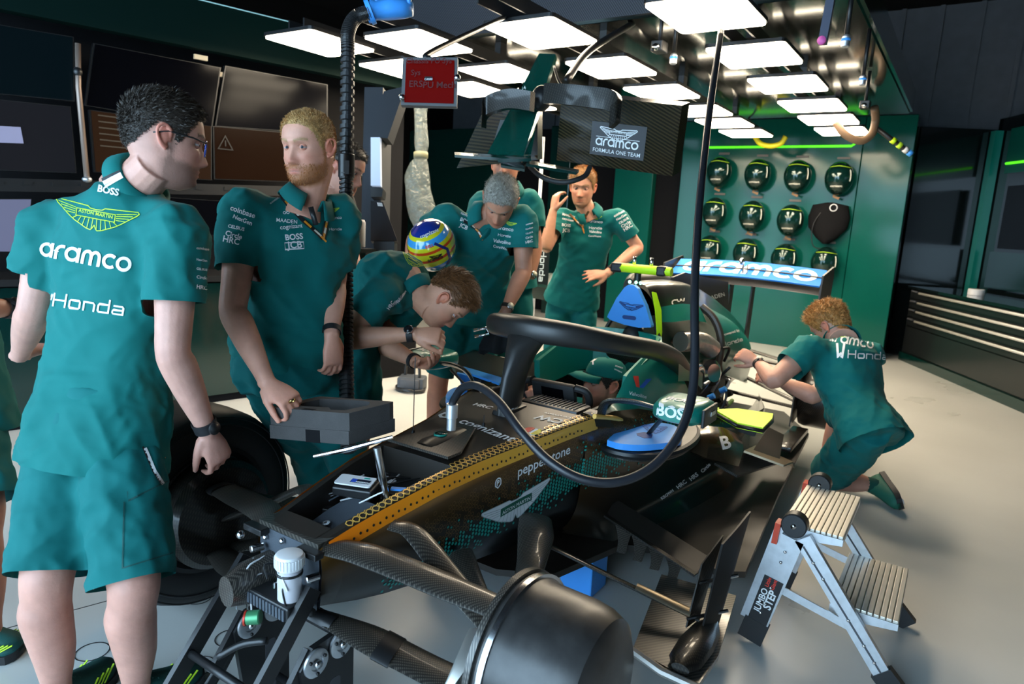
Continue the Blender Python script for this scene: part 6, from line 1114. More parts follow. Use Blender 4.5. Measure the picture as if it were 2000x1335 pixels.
# ---- hanging twin-screen gantry in car colours
ga = thing('screen_gantry', 'pair of carbon-backed screens hung on a green wing-shaped beam', 'screen gantry', loc=(-.3, 1.6, 2.2))
def gp(name, g, m, sm=False, sharp=None, parent=None): return obj(name, g, m, parent or ga, smooth=sm, sharp=sharp)
M_gh = carbon('gloss_twill_carbon', 26, tint=(.010, .0075, .004), hi=(.055, .040, .020), rough=.22, coat=.4, twill=False, ang=.4)
hR = [pt(1097, 182, y=1.54), pt(1332, 206, y=1.50), pt(1313, 344, y=1.61), pt(1087, 313, y=1.65)]
def slab4(Q, th): n = nrm(np.cross(Q[1]-Q[0], Q[3]-Q[0])); n = n if np.dot(n, CAM-Q[0]) < 0 else -n; return list(Q)+[q+n*th for q in Q], [(0, 1, 2, 3), (7, 6, 5, 4), (0, 4, 5, 1), (1, 5, 6, 2), (2, 6, 7, 3), (3, 7, 4, 0)]
hs = gp('screen_housing', slab4(hR, .07), M_gh); hL = [pt(957, 188, y=1.55), pt(1050, 184, y=1.60), pt(1050, 312, y=1.70), pt(892, 328, y=1.56)]; hs2 = gp('screen_housing', slab4(hL, .07), M_gh)
def quadM(Q, a, b):
    """frame whose local 0..1 box lies on quad Q (tl,tr,br,bl)"""
    o = lerp(lerp(Q[3], Q[2], a), lerp(Q[0], Q[1], a), b); return o
def plate_on(Q, a0, b0, a1, b1, off=.0015): return [quadM(Q, a0, b1), quadM(Q, a1, b1), quadM(Q, a1, b0), quadM(Q, a0, b0)]
M_plate = mat('grey_decal', (.075, .075, .08), .35)
for Q, hh, (a0, b0, a1, b1) in ((hR, hs, (.30, .17, .76, .66)), (hL, hs2, (.38, .08, 1.0, .66))):
    q = plate_on(Q, a0, b0, a1, b1); nn = nrm(np.cross(q[1]-q[0], q[3]-q[0])); nn = nn if np.dot(nn, CAM-q[0]) > 0 else -nn; q = [p+nn*.002 for p in q]; obj('decal_plate', (q, [(0, 1, 2, 3)]), M_plate, hh, smooth=False); cx = (q[0]+q[1]+q[2]+q[3])/4; ax = nrm(q[1]-q[0]); ay = nrm(q[0]-q[3]); W = np.linalg.norm(q[1]-q[0]); Hh = np.linalg.norm(q[0]-q[3])
    Mq = np.eye(4); Mq[:3, 0] = ax; Mq[:3, 1] = ay; Mq[:3, 2] = nn
    def put(g, x, y, s, m_):
        M2 = Mq.copy(); M2[:3, 3] = cx+ax*x*W+ay*y*Hh+nn*.0015; plainprint('lettering', g, M2, m_, hh, s)
    if hh is hs2: W = W*1.0
    put(wings(.07), 0, .26, W*.17, M_white); put(textgeo('ASTON MARTIN', .01), 0, .215, W*.027, M_white); put(([V(-.4, 0, 0), V(.4, 0, 0), V(.4, .008, 0), V(-.4, .008, 0)], [(0, 1, 2, 3)]), 0, .06, W, M_white); put(rounded_word('aramco', .2), 0, -.20, W*.125, M_white); put(textgeo('FORMULA ONE TEAM', .004), 0, -.40, W*.066, M_white)
B0, B1 = [pt(1053, 104, y=1.86), pt(1085, 106, y=1.86)], [pt(950, 303, y=1.36), pt(1022, 305, y=1.36)]
M_gb = mat('deep_green_gloss', (.003, .075, .055), .15, .2, coat=1.0)
def beam4(a, b, th): n = nrm(np.cross(a[1]-a[0], b[0]-a[0])); n = n if np.dot(n, CAM-a[0]) < 0 else -n; v = [a[0], a[1], b[1], b[0]]; return v+[p+n*th for p in v], [(0, 1, 2, 3), (7, 6, 5, 4), (0, 4, 5, 1), (1, 5, 6, 2), (2, 6, 7, 3), (3, 7, 4, 0)]
bmn = gp('main_beam', beam4(B0, B1, .03), M_gb); gp('beam_web', loft([[pt(1062, 150, y=1.80), pt(1066, 150, y=1.80), pt(1064, 155, y=1.84)], [pt(1022, 302, y=1.37), pt(1037, 302, y=1.40), pt(1034, 300, y=1.5)]]), M_gb)
gp('cross_plate', slab4([pt(888, 297, y=1.30), pt(1020, 305, y=1.36), pt(1018, 311, y=1.30), pt(888, 302, y=1.24)], .012), M_tealdk); gp('cross_plate', slab4([pt(972, 303, y=1.34), pt(1037, 303, y=1.38), pt(1037, 309, y=1.30), pt(972, 311, y=1.28)], .014), M_tealdk); gp('cross_plate', slab4([pt(1030, 312, y=1.40), pt(1131, 331, y=1.44), pt(1126, 336, y=1.38), pt(1028, 319, y=1.34)], .012), M_tealdk); gp('cross_plate', slab4([pt(978, 313, y=1.40), pt(1026, 317, y=1.40), pt(1024, 330, y=1.34), pt(978, 322, y=1.34)], .012), M_tealdk)
for us, vs2 in (((1066, 1100, 1150, 1195, 1210, 1195), (180, 181, 186, 193, 210, 226)), ((1040, 1000, 965, 948, 946), (195, 190, 198, 210, 228))):
    P_ = [pt(u, v, y=1.44-.02*k) for k, (u, v) in enumerate(zip(us, vs2))]; Q_ = smoothpath(P_, 24); gp('arm', loft([[p+V(0, -.02, .035), p+V(0, .02, .035), p+V(0, .02, -.05), p+V(0, -.02, -.05)] for p in Q_]), M_carbg, True, 40)
gp('pivot', ellip(pt(1058, 192, y=1.58), (.05, .05, .06)), M_black, True); gp('hanger_pole', tube([V(-.42, 1.84, 2.14), V(-.6, 2.4, 2.42), V(-.62, 3.0, 2.72)], .02, 14, n=16), M_black, True)
gp('cable', tube([pt(1082, 130, y=1.75), pt(1092, 160, y=1.65), pt(1110, 182, y=1.60)], .007, 8, n=12), M_black, True); gp('cable', tube([pt(1035, 325, y=1.5), pt(1060, 346, y=1.45), pt(1100, 356, y=1.45), pt(1140, 345, y=1.5), pt(1152, 327, y=1.55)], .012, 10, n=24), M_rubber, True)
tbm = bvh(bmn); logo(None, textgeo('14', .02), (1020, 176), (1028, 174), 3.0, M_white, tree=tbm, parent=ga, L=0); logo(None, ([V(0, 0, 0), V(1, 0, 0), V(1, .55, 0), V(0, .55, 0)], [(0, 1, 2, 3)]), (1031, 176), (1041, 174), 3.0, M_orange, tree=tbm, parent=ga, L=0, name='flag')
for k in range(6): a = k*1.047; u, v = 1028+16*math.cos(a), 173+13*math.sin(a); obj('rivet', ellip(pt(u, v, y=1.80-(v-104)/200*.5+.165), (.005, .005, .005), nu=8, nv=6), M_steel, ga)
# ---- red tablet on the rail
tq = [pt(787, 112, d=2.75), pt(894, 112, d=2.75), pt(892, 208, d=2.75), pt(783, 205, d=2.75)]
tb2 = thing('tablet', 'grey-framed tablet showing a red screen below the lamps', 'tablet', loc=tuple(tq[0])); obj('case', slab4(tq, .03), mat('grey_case', (.10, .10, .105), .5), tb2, smooth=False)
inq = [lerp(lerp(tq[0], tq[2], .5), q, .88)+nrm(CAM-q)*.004 for q in tq]; obj('screen', (inq, [(0, 1, 2, 3)]), mat('red_screen', (.05, .002, .002), .15, emit=(.9, .02, .015), estr=.09), tb2, smooth=False)
axx, ayy = nrm(tq[1]-tq[0]), nrm(tq[0]-tq[3]); nn = np.cross(axx, ayy); nn = nn if np.dot(nn, CAM-tq[0]) > 0 else -nn; M_rt = mat('dark_red_text', (.08, .004, .004), .5)
for s_, u, v, k, m_ in (('Chassis', 815, 124, .022, M_rt), ('PU Sys', 862, 124, .022, M_rt), ('Sys', 812, 147, .022, M_rt), ('ERS', 812, 170, .026, M_rt), ('PU Mech', 858, 172, .026, M_rt)):
    M2 = np.eye(4); M2[:3, 0] = axx; M2[:3, 1] = ayy; M2[:3, 2] = nn; M2[:3, 3] = pt(u, v, d=2.74)+nn*.003; plainprint('lettering', textgeo(s_, .012), M2, m_, tb2, k)
M2 = np.eye(4); M2[:3, 0] = axx; M2[:3, 1] = ayy; M2[:3, 2] = nn; M2[:3, 3] = pt(837, 154, d=2.74)+nn*.003; obj('maker_tab', xf(box((0, 0, 0), (.03, .016, .002)), M2), M_black, tb2, smooth=False); M2[:3, 3] = pt(837, 157, d=2.738)+nn*.004; plainprint('lettering', textgeo('CASIRI', .01), M2, M_white, tb2, .008)
for u, v in ((785, 190), (893, 152)): obj('latch', ellip(pt(u, v, d=2.74), (.014, .014, .014), nu=10, nv=6), M_steel, tb2)
obj('bracket', tube([pt(840, 116, d=2.79), pt(845, 100, d=2.9), V(-.93, 2.0, 2.535)], .012, 8, n=12), M_black, tb2)
# ---- ribbed hose hanging from a blue blower
ho = thing('air_hose', 'black ribbed air hose hanging from the ceiling beside the bearded man', 'hose'); hpth = smoothpath([pt(722, 24, d=2.62), pt(695, 34, d=2.62), pt(680, 62, d=2.60), pt(679, 110, d=2.61), pt(677, 300, d=2.62), pt(676, 420, d=2.61), pt(676, 550, d=2.57), pt(676, 660, d=2.53), pt(677, 770, d=2.46), pt(681, 885, d=2.38)], 560); rr = []
hg = []; R_h = .0255
for i, p in enumerate(hpth[:-1]):
    t = nrm(hpth[min(i+1, 559)]-hpth[max(i-1, 0)]); q = nrm(np.cross(t, F0)); w = np.cross(t, q); nx = hpth[i+1]
    if i % 5: continue
    for fr, r in ((0, R_h*1.07), (.46, R_h*1.07), (.54, R_h*.76), (.92, R_h*.76)): c = lerp(p, hpth[min(i+5, 559)], fr); rr.append([c+r*(q*math.cos(a)+w*math.sin(a)) for a in np.linspace(0, 2*math.pi, 16, endpoint=False)])
obj('ribbed_tube', loft(rr), mat('hose_plastic', (.022, .022, .023), .35), ho, sharp=20); i0 = min(range(560), key=lambda i: abs(hpth[i][2]-pt(676, 325, d=2.58)[2])); obj('coupling', cyl(hpth[i0]+UP*.05, hpth[i0]-UP*.04, .031, 20, bev=.003), M_black, ho, sharp=30); obj('coupling_label', xf(box((0, 0, 0), (.02, .002, .05)), frame(hpth[i0]+nrm(CAM-hpth[i0])*.0315, R0, az=UP)), M_rubber, ho, smooth=False)
bl = thing('air_blower', 'bright blue plastic blower on the ceiling at the end of the hose', 'blower', loc=tuple(pt(760, 18, d=2.66)))
obj('body', loft([[c+UP*h*math.sin(a)+nrm(np.cross(R0, UP))*w*math.cos(a) for a in np.linspace(0, 2*math.pi, 18, endpoint=False)] for c, h, w in ((pt(722, 24, d=2.64), .040, .04), (pt(726, 22, d=2.64), .042, .042), (pt(735, 21, d=2.65), .034, .04), (pt(760, 18, d=2.66), .040, .05), (pt(790, 18, d=2.67), .034, .045), (pt(806, 18, d=2.68), .026, .03))]), M_blue, bl); obj('nozzle_ring', tube([pt(719, 25, d=2.64), pt(727, 22, d=2.64)], .046, 20), M_blue, bl, sharp=30)
for u in (735, 798): obj('bracket', tube([pt(u, 8, d=2.65), pt(u+2, -8, d=2.65)], .009, 8), M_blue, bl)
# ---- umbilical cable from the rig to the nose
uc = thing('umbilical_cable', 'thick black cable drooping from the lamp rig to the car nose', 'cable')
up_ = [(1408, 62, 2.95), (1398, 130, 2.75), (1383, 240, 2.5), (1366, 400, 2.2), (1357, 560, 2.02), (1357, 700, 1.93), (1350, 780, 1.88), (1325, 850, 1.82), (1275, 910, 1.78), (1210, 940, 1.76), (1140, 936, 1.76), (1075, 902, 1.78), (1020, 845, 1.84), (975, 785, 1.94), (935, 754, 2.03), (905, 756, 2.10), (888, 778, 2.14), (883, 790, 2.15)]
obj('cable_jacket', tube([pt(u, v, d=d) for u, v, d in up_], [.013]*3+[.0125]*15, 14, n=120), mat('cable_rubber', (.014, .015, .019), .35), uc); e0 = pt(883, 788, d=2.15); obj('connector', lathe([(.017, 0), (.019, .002), (.019, .045), (.015, .047), (.015, .085)], axis(e0, V(0, 0, -1)), 24), M_alu, uc, sharp=30)
# ---- two-step ladder
ld_ = thing('step_ladder', 'folding aluminium two-step ladder standing beside the car floor', 'step ladder')
M_st = mat('step_aluminium', (.66, .62, .54), .42, .55)
wn_, dn = V(0, 1, 0), V(1, 0, 0); wl2, dl = .43, .195; O1 = V(.983, 1.09, .47); O2 = V(1.165, 1.10, .235)
def step(O, nm, kd):
    s_ = obj(nm, box((0, 0, 0), (.01, .01, .01)), M_alu, ld_, smooth=False) if False else None; n = 11; L_ = dl*kd
    pl_ = obj(nm, xf(box((L_/2, wl2/2, -.018), (L_, wl2, .02)), frame(O, dn, ay=wn_)), M_alu, ld_, smooth=False)
    for k in range(n): obj('slat', xf(box(((k+.5)*L_/n, wl2/2, -.003), (L_/n*.84, wl2+.006, .010), bev=.002), frame(O, dn, ay=wn_)), M_st, pl_, smooth=False)
    for e in (0, 1): obj('side_flange', xf(prism([(0, -.055), (L_*1.0, -.03), (L_, -.008), (0, -.008)], np.eye(4), .004), frame(O+wn_*(wl2*e-.002)-V(0, 0, 0), dn, az=np.cross(dn, UP))), M_alu, pl_, smooth=False)
    return pl_
step(O1, 'top_step', 1.0); step(O2, 'lower_step', 1.05)
for e in (0, 1):
    b0 = O1+wn_*(wl2*e+(.02 if e else -.02)); hin = b0+dn*.045+V(0, 0, -.01); ff = V(.93, b0[1], .0); rf = V(1.395, b0[1], .0)
    obj('front_rail', beam(hin-V(0, 0, .03), lerp(hin, ff, .86), .022, .075, up=dn+UP*.4), M_alu, ld_, smooth=False); obj('front_rail', beam(hin-dn*.045-V(0, 0, .0), lerp(hin, ff, .80)-dn*.045, .02, .03, up=dn), M_alu, ld_, smooth=False); obj('front_foot', beam(lerp(hin, ff, .80), ff+V(0, 0, .012), .03, .085, up=dn), M_black, ld_, smooth=False)
    obj('rear_rail', beam(hin+dn*.03-V(0, 0, .02), lerp(hin, rf, .88), .022, .055, up=dn), M_alu, ld_, smooth=False); obj('rear_rail_groove', beam(lerp(hin, rf, .1)-wn_*.0115, lerp(hin, rf, .87)-wn_*.0115, .002, .006, up=dn), M_darkgrey, ld_, smooth=False); obj('rear_foot', beam(lerp(hin, rf, .86), rf+V(0, 0, .012), .03, .07, up=dn), M_black, ld_, smooth=False)
    hd = obj('hinge_disc', cyl(hin+UP*.02-wn_*.024, hin+UP*.02+wn_*.024, .042, 28, bev=.004), M_black, ld_, sharp=30); obj('hinge_bolt', cyl(hin+UP*.02-wn_*.03, hin+UP*.02+wn_*.03, .009, 12), M_steel, hd); obj('lock_lever', beam(hin-dn*.05+UP*.015, hin-dn*.055-UP*.06, .05, .018, up=dn), mat('red_lever', (.5, .05, .02), .4), ld_, smooth=False)
    obj('brace', beam(lerp(hin, ff, .48), lerp(hin, rf, .62), .005, .028, up=UP), M_alu, ld_, smooth=False); obj('brace_plate', beam(lerp(hin, rf, .45), lerp(hin, rf, .70), .006, .05, up=dn), M_alu, ld_, smooth=False)
    for t in (.2, .3, .55, .7, .8): obj('rivet', ellip(lerp(hin, rf, t)-wn_*.013, (.006, .006, .006), nu=8, nv=6), M_steel, ld_); obj('rivet', ellip(lerp(hin, ff, t*.9)-wn_*.013, (.006, .006, .006), nu=8, nv=6), M_steel, ld_)
    if e == 0:
        axl = nrm(hin-ff); zl = -wn_; yl = np.cross(zl, axl); Ml = np.eye(4); Ml[:3, 0] = axl; Ml[:3, 1] = yl; Ml[:3, 2] = zl; Ml[:3, 3] = lerp(hin, ff, .62)-wn_*.0125
        lb = obj('label', xf(box((0, 0, 0), (.19, .066, .002)), Ml), M_black, ld_, smooth=False); Mt = Ml.copy(); Mt[:3, 3] = Ml[:3, 3]+Ml[:3, 1]*.004-wn_*.002; plainprint('lettering', textgeo('JUMBO', .02), Mt, M_white, lb, .022); Mt[:3, 3] = Ml[:3, 3]-Ml[:3, 1]*.025+Ml[:3, 0]*.015-wn_*.002; plainprint('lettering', textgeo('STEP', .03), Mt, M_white, lb, .026); Mt[:3, 3] = Ml[:3, 3]+Ml[:3, 0]*.075+Ml[:3, 1]*.008-wn_*.002; plainprint('lettering', textgeo('Little', .02), Mt, mat('red_print', (.75, .05, .03), .5), lb, .013); Mt[:3, 3] = Ml[:3, 3]+Ml[:3, 0]*.075-Ml[:3, 1]*.012-wn_*.002; plainprint('lettering', textgeo('Giant', .02), Mt, mat('red_print', (.75, .05, .03), .5), lb, .013)
# ---- blue blanking covers and padded sheets lying on the car
def cover(P, z0, z1, label, name='blanking_cover'): t = thing(name, label, 'cover', 'blue blanking covers on the car'); o = obj('plate', slab(P, z0, z1), M_blue, t, smooth=False); return t, o
ct_, co = cover(covc, .616, .640, 'blue blanking cover on the near sidepod inlet below the mirror'); tco = bvh(co)
obj('grip_slot', slab([pt(u, v, z=.641) for u, v in ((1243, 846), (1258, 843), (1275, 848), (1272, 855), (1258, 855), (1245, 850))], .6402, .6412), mat('dark_blue_recess', (.008, .05, .22), .5), co, smooth=False)
logo(None, wings(.07), (1250, 832), (1305, 838), 2.7, mat('deep_blue_print', (.01, .09, .40), .5), tree=tco, parent=co, L=.02, name='wing_emblem')
fc_ = [V(-p[0], p[1], p[2]) for p in covc][::-1]; cover(fc_, .616, .640, 'blue blanking cover low on the far sidepod inlet behind the halo')
fq = [pt(906, 720, x=-.45), pt(980, 745, x=-.45), pt(975, 752, x=-.45), pt(905, 727, x=-.45)]; fth = [pt(892, 728, x=-.50), pt(948, 742, x=-.47), pt(947, 762, x=-.47), pt(925, 780, x=-.47), pt(905, 762, x=-.5)]
tt = thing('blanking_cover', 'blue blanking plate standing upright at the far sidepod beside the cable', 'cover', 'blue blanking covers on the car'); obj('plate', (fth+[p+V(-.01, .02, 0) for p in fth], [(0, 1, 2, 3, 4), (9, 8, 7, 6, 5)]+[(i, 5+i, 5+(i+1) % 5, (i+1) % 5) for i in range(5)]), M_blue, tt, smooth=False)
tt = thing('blanking_cover', 'narrow blue blanking strip on top of the far sidepod', 'cover', 'blue blanking covers on the car'); fs_ = [pt(905, 715, z=.72), pt(985, 738, z=.72), pt(975, 748, z=.72), pt(905, 724, z=.72)]; obj('plate', slab(fs_[::-1], .71, .72), M_blue, tt, smooth=False)
cpart('far_inlet_tray', slab([pt(u, v, z=.70) for u, v in ((880, 705), (925, 685), (1005, 705), (1000, 745), (940, 745), (890, 725))][::-1], .68, .705), M_carbg, smooth=False)
tri = [(-.118, .972), (-.115, .985), (-.075, 1.075), (-.035, 1.135), (-.015, 1.15), (.012, 1.15), (.035, 1.135), (.085, 1.055), (.125, .96), (.125, .95), (.06, .94), (-.02, .945), (-.10, .96)]
tt = thing('blanking_cover', 'blue rounded triangular cover plugging the air box above the driver', 'cover', 'blue blanking covers on the car'); ab = obj('plate', prism(tri, frame((0, 1.93, 0), (1, 0, 0), ay=(0, 0, 1)), .035), M_blue, tt, smooth=False); tab_ = bvh(ab); M_db = mat('dark_blue_recess', (.008, .05, .22), .5); logo(None, wings(.12), (1209, 592), (1256, 600), 3.55, M_db, tree=tab_, parent=ab, L=0, name='wing_emblem')
decal('grip_slot', ([V(*p, 0) for p in rrect(.075, .02, .0095)], [tuple(range(20))]), frame((.005, 1.6, .985), (1, 0, .0), ay=(0, 0, 1)), tab_, M_db, ab, L=0, back=.05, reach=.8)
for k, (P_, lb) in enumerate((([(1395, 800), (1440, 798), (1510, 808), (1508, 818), (1490, 836), (1440, 826)], 'fluorescent yellow pad draped over the opened sidepod edge'), ([(1328, 770), (1342, 764), (1362, 790), (1405, 797), (1400, 803), (1350, 790)], 'narrow fluorescent yellow pad tucked below the radiator'))):
    t = thing('protective_pad', lb, 'pad'); Q_ = [pt(u, v, z=.615) for u, v in P_]; Q_ = Q_ if np.cross((Q_[1]-Q_[0])[:2], (Q_[2]-Q_[0])[:2]) > 0 else Q_[::-1]; o = obj('pad', slab(Q_, .592, .618), M_fluo, t, smooth=False); obj('binding', tube([p-V(0, 0, .012) for p in Q_]+[Q_[0]-V(0, 0, .012)], .009, 8), M_black, o)
for s_, a, b in (('KROWN', (1291, 977), (1318, 957)), ('HRC', (1323, 956), (1343, 940)), ('HRS', (1348, 940), (1366, 926)), ('Circle', (1370, 925), (1390, 905))): logo(None, textgeo(s_, .025), a, b, 2.6, M_white, tree=T_pod, parent=car, L=.02, reach=1.6)
logo(None, textgeo('B', .03), (1411, 877), (1429, 873), 2.9, M_white, tree=BVHTree.FromPolygons([Vector(p) for p in join(shg, pg)[0]], join(shg, pg)[1]), parent=car, L=.02, reach=1.6)
for s_, a, b, d_, T_, m_ in ((textgeo('MAADEN', .012), (1371, 590), (1420, 576), 3.9, T_fin, M_white), (rounded_word('oo', .22), (1358, 592), (1368, 590), 3.8, T_fin, M_white), (textgeo('CW', .03), (1312, 597), (1340, 592), 3.6, T_up, M_offwhite), (textgeo('CoreWeave', .012), (1306, 620), (1344, 603), 3.5, T_up, M_white), (square_word('Honda', .14), (1409, 678), (1455, 664), 3.7, T_hc, M_white), (textgeo('Powered by', .015), (1410, 657), (1448, 645), 3.7, T_hc, M_white)): logo(None, s_, a, b, d_, m_, tree=T_, parent=car, L=.03, reach=2.0)
logo(None, ([V(0, 1, 0), V(.55, 1.15, 0), V(1, 0, 0), V(.62, 0, 0)], [(3, 2, 1, 0)]), (1231, 752), (1249, 757), 3.0, mat('red_print', (.75, .05, .03), .5), tree=T_sur, parent=car, name='emblem', L=.02, reach=1.6); logo(None, ([V(0, 0, 0), V(.4, 0, 0), V(1, 1.15, 0), V(.5, 1, 0)], [(0, 1, 2, 3)]), (1248, 756), (1267, 761), 3.0, mat('blue_mark', (.02, .12, .55), .5), tree=T_sur, parent=car, name='emblem', L=.02, reach=1.6); logo(None, textgeo('Valvoline', .012), (1228, 770), (1262, 778), 3.0, M_white, tree=T_sur, parent=car, L=.02, reach=1.6)
# ---- helmets on the wall
M_hel = mat('green_helmet_shell', (.003, .022, .018), .16, .3, coat=.5, coatrough=.06); M_vis = mat('smoked_visor', (.004, .030, .025), .12, .3, coat=.6)
HPX = [[(1405, 335), (1480, 340), (1558, 343), (1639, 347)], [(1396, 414), (1469, 421), (1544, 429)], [(1386, 487), (1457, 494), (1532, 505), (1611, 512)]]; RN = ('top', 'middle', 'bottom'); ON = ('first', 'second', 'third', 'fourth')
def helmet_parts(t, c, r):
    n = 20; rings = []
    for i in range(13):
        a = math.pi*i/12; rings.append([c+V(r*.86*math.sin(a)*math.cos(q), -r*.95*math.sin(a)*max(-.45, math.sin(q)) if math.sin(q) > 0 else -r*.5*math.sin(a)*math.sin(q), r*(1.02 if a < 1.57 else 1.12)*math.cos(a)) for q in np.linspace(0, 2*math.pi, n, endpoint=False)])
    sh_ = obj('shell', loft(rings), M_hel, t)
    def surf(az, el, k): return c+V(r*.86*k*math.cos(el)*math.sin(az), -r*.95*k*math.cos(el)*math.cos(az), r*k*math.sin(el))
    vi = [[surf(az, el, 1.02) for az in np.linspace(-1.15, 1.15, 15)] for el in np.linspace(-.30, .5, 6)]; v_ = obj('visor', loft(vi, closed=False, cap=False), M_vis, sh_)
    obj('piping', tube([surf(az, .75-.1*abs(az), 1.01) for az in np.linspace(-.9, 1.3, 10)], r*.022, 6), M_lime, sh_); obj('strip', tube([surf(.98, el, 1.04) for el in np.linspace(-.25, .45, 8)], r*.03, 6), M_offwhite, sh_)
    decal('lettering', textgeo('cognizant', .02), frame(c+V(0, -r*1.5, -r*.62), (1, 0, 0), ay=(0, 0, 1)), BVHTree.FromPolygons([Vector(p) for p in loft(rings)[0]], loft(rings)[1]), M_offwhite, sh_, r*.13, back=.05, reach=1, L=.05)
    return sh_
for ri_, row in enumerate(HPX):
    for ci, (u, v) in enumerate(row):
        c = pt(u, v, y=YB-.15); t = thing('crew_helmet', 'dark green crew helmet hung on the wall, %s of the %s row' % (ON[ci], RN[ri_]), 'helmet', 'crew helmets on the green wall', loc=tuple(c)); helmet_parts(t, c, .185); obj('hook', cyl(c+V(.02, .0, -.02), c+V(.02, .15, -.02), .02, 8), M_black, t); obj('strap', ribbon([c+V(-.02, .02, -.12), c+V(-.03, 0, -.22), c+V(.03, 0, -.24)], [V(0, -1, 0)]*3, .03), mat('tan_strap', (.25, .14, .06), .7), t, smooth=False)
        obj('name_tag', box(c+V(.0, .132, .24), (.14, .004, .025)), mat('bronze_tag', (.10, .08, .05), .4), wbk, smooth=False)
c = pt(1618, 432, y=YB-.1); bgm = thing('helmet_bag', 'black drawstring bag hanging in place of a helmet', 'bag', loc=tuple(c)); bg = [[c+V(w*math.cos(a), .08*math.sin(a), z) for a in np.linspace(0, 2*math.pi, 16, endpoint=False)] for z, w in ((.22, .05), (.19, .20), (.05, .235), (-.08, .22), (-.2, .12), (-.27, .03))]; obj('sack', loft(bg), M_blackmatte, bgm); obj('cord', tube([c+V(-.03, -.05, .2), c+V(-.15, -.09, -.05), c+V(-.12, -.09, -.3), c+V(.02, -.05, -.33)], .006, 6, n=14), M_black, bgm); obj('badge', lathe([(.035, 0), (.045, 0), (.045, .004), (.035, .004)], axis(c+V(.05, -.085, .16), (0, -1, 0)), 18, cap=False), M_plasw, bgm); obj('hook', cyl(c+V(0, 0, .2), c+V(0, .11, .22), .015, 8), M_black, bgm)
# ---- the striped driver's helmet under the grey-haired man's arm
c = j(843, 478, 3.26); t = thing('driver_helmet', 'racing helmet striped in yellow, blue and red, held under an arm', 'helmet', loc=tuple(c)); r = .122; hM = np.eye(4); hM[:3, 0] = dirv(.95, -.1, .25); hM[:3, 2] = dirv(-.15, -.5, .9); hM[:3, 2] -= np.dot(hM[:3, 2], hM[:3, 0])*hM[:3, 0]; hM[:3, 2] = nrm(hM[:3, 2]); hM[:3, 1] = np.cross(hM[:3, 2], hM[:3, 0]); hM[:3, 3] = c
M_hs = ramp_mat('helmet_stripes', (0, 0, 1), [(-.12, (.01, .03, .22)), (-.085, (.01, .03, .22)), (-.08, (.05, .35, .75)), (-.05, (.05, .35, .75)), (-.045, (.75, .70, .02)), (-.02, (.75, .70, .02)), (-.018, (.75, .06, .01)), (-.006, (.75, .06, .01)), (-.004, (.78, .72, .02)), (.022, (.78, .72, .02)), (.024, (.75, .07, .01)), (.034, (.75, .07, .01)), (.036, (.78, .72, .02)), (.052, (.78, .72, .02)), (.054, (.05, .38, .80)), (.078, (.05, .38, .80)), (.080, (.78, .72, .02)), (.092, (.78, .72, .02)), (.094, (.01, .03, .25)), (.12, (.01, .03, .25))], rough=.15, coat=1.0)
for e in MATS['helmet_stripes'].node_tree.nodes:
    if e.type == 'VALTORGB': e.color_ramp.interpolation = 'CONSTANT'
sh_ = obj('shell', ellip((0, 0, 0), (r*.95, r*1.12, r), nu=36, nv=24), M_hs, t); sh_.matrix_parent_inverse = Matrix.Translation(c).inverted(); sh_.matrix_basis = Matrix(hM.tolist()); th_ = bvh(sh_)
logo(None, textgeo('cognizant', .012), (822, 466), (858, 451), 3.12, M_white, tree=th_, parent=t, L=.01); logo(None, textgeo('aramco', .02), (836, 512), (866, 503), 3.12, M_black, tree=th_, parent=t, L=.01); logo(None, wings(.12), (838, 503), (864, 497), 3.12, M_black, tree=th_, parent=t, L=.01, name='wing_emblem'); logo(None, textgeo('BELL', .03), (832, 486), (848, 481), 3.12, mat('red_print', (.75, .05, .03), .5), tree=th_, parent=t, L=.01)
logo(None, join(stroke2([(0, .5), (1.2, .2), (1.6, -.6), (1.4, -1.2)], .25)), (846, 486), (884, 492), 3.12, mat('navy_mark', (.01, .02, .16), .4), tree=th_, parent=t, L=.01, name='visor_edge')
# ---- drawer chest along the angled right wall
tc_ = thing('tool_chest', 'low black tool chest with four long pale drawer handles', 'tool chest'); ca = V(.87, 8.2, 0); cb_ = V(1.906, 6.27, 0)+rd*.9; cdv = nrm(cb_-ca); cn = np.array([cdv[1], -cdv[0], 0]); cn = cn if cn[0] < 0 else -cn; Lc_ = np.linalg.norm(cb_-ca)
def onc(s, z, o=0.0): return ca+cdv*s+cn*o+V(0, 0, z)
M_chest = mat('chest_black', (.010, .012, .013), .30, coat=.3)
obj('body', beam(onc(0, .44, -.30), onc(Lc_, .44, -.30), .58, .86), M_chest, tc_, smooth=False); obj('plinth', beam(onc(0.0, .05, -.28), onc(Lc_, .05, -.28), .60, .10), M_tealdk, tc_, smooth=False); obj('worktop', beam(onc(-.02, .885, -.29), onc(Lc_, .885, -.29), .64, .03), M_wallblack, tc_, smooth=False)
for k, z in enumerate((.815, .70, .595, .485)):
    dw = obj('drawer', beam(onc(.05, z-.005, .004), onc(Lc_, z-.005, .004), .012, .09), M_chest, tc_, smooth=False); obj('handle', tube([onc(.28, z+.02, .028), onc(Lc_-.05, z+.02, .028)], .014, 10), mat('pale_handle', (.62, .60, .55), .4, .3), dw); obj('latch', beam(onc(.08, z+.03, .018), onc(.20, z+.03, .018), .02, .018), M_darkgrey, dw, smooth=False)
dw = obj('drawer', beam(onc(.05, .27, .004), onc(Lc_, .27, .004), .012, .30), M_chest, tc_, smooth=False)
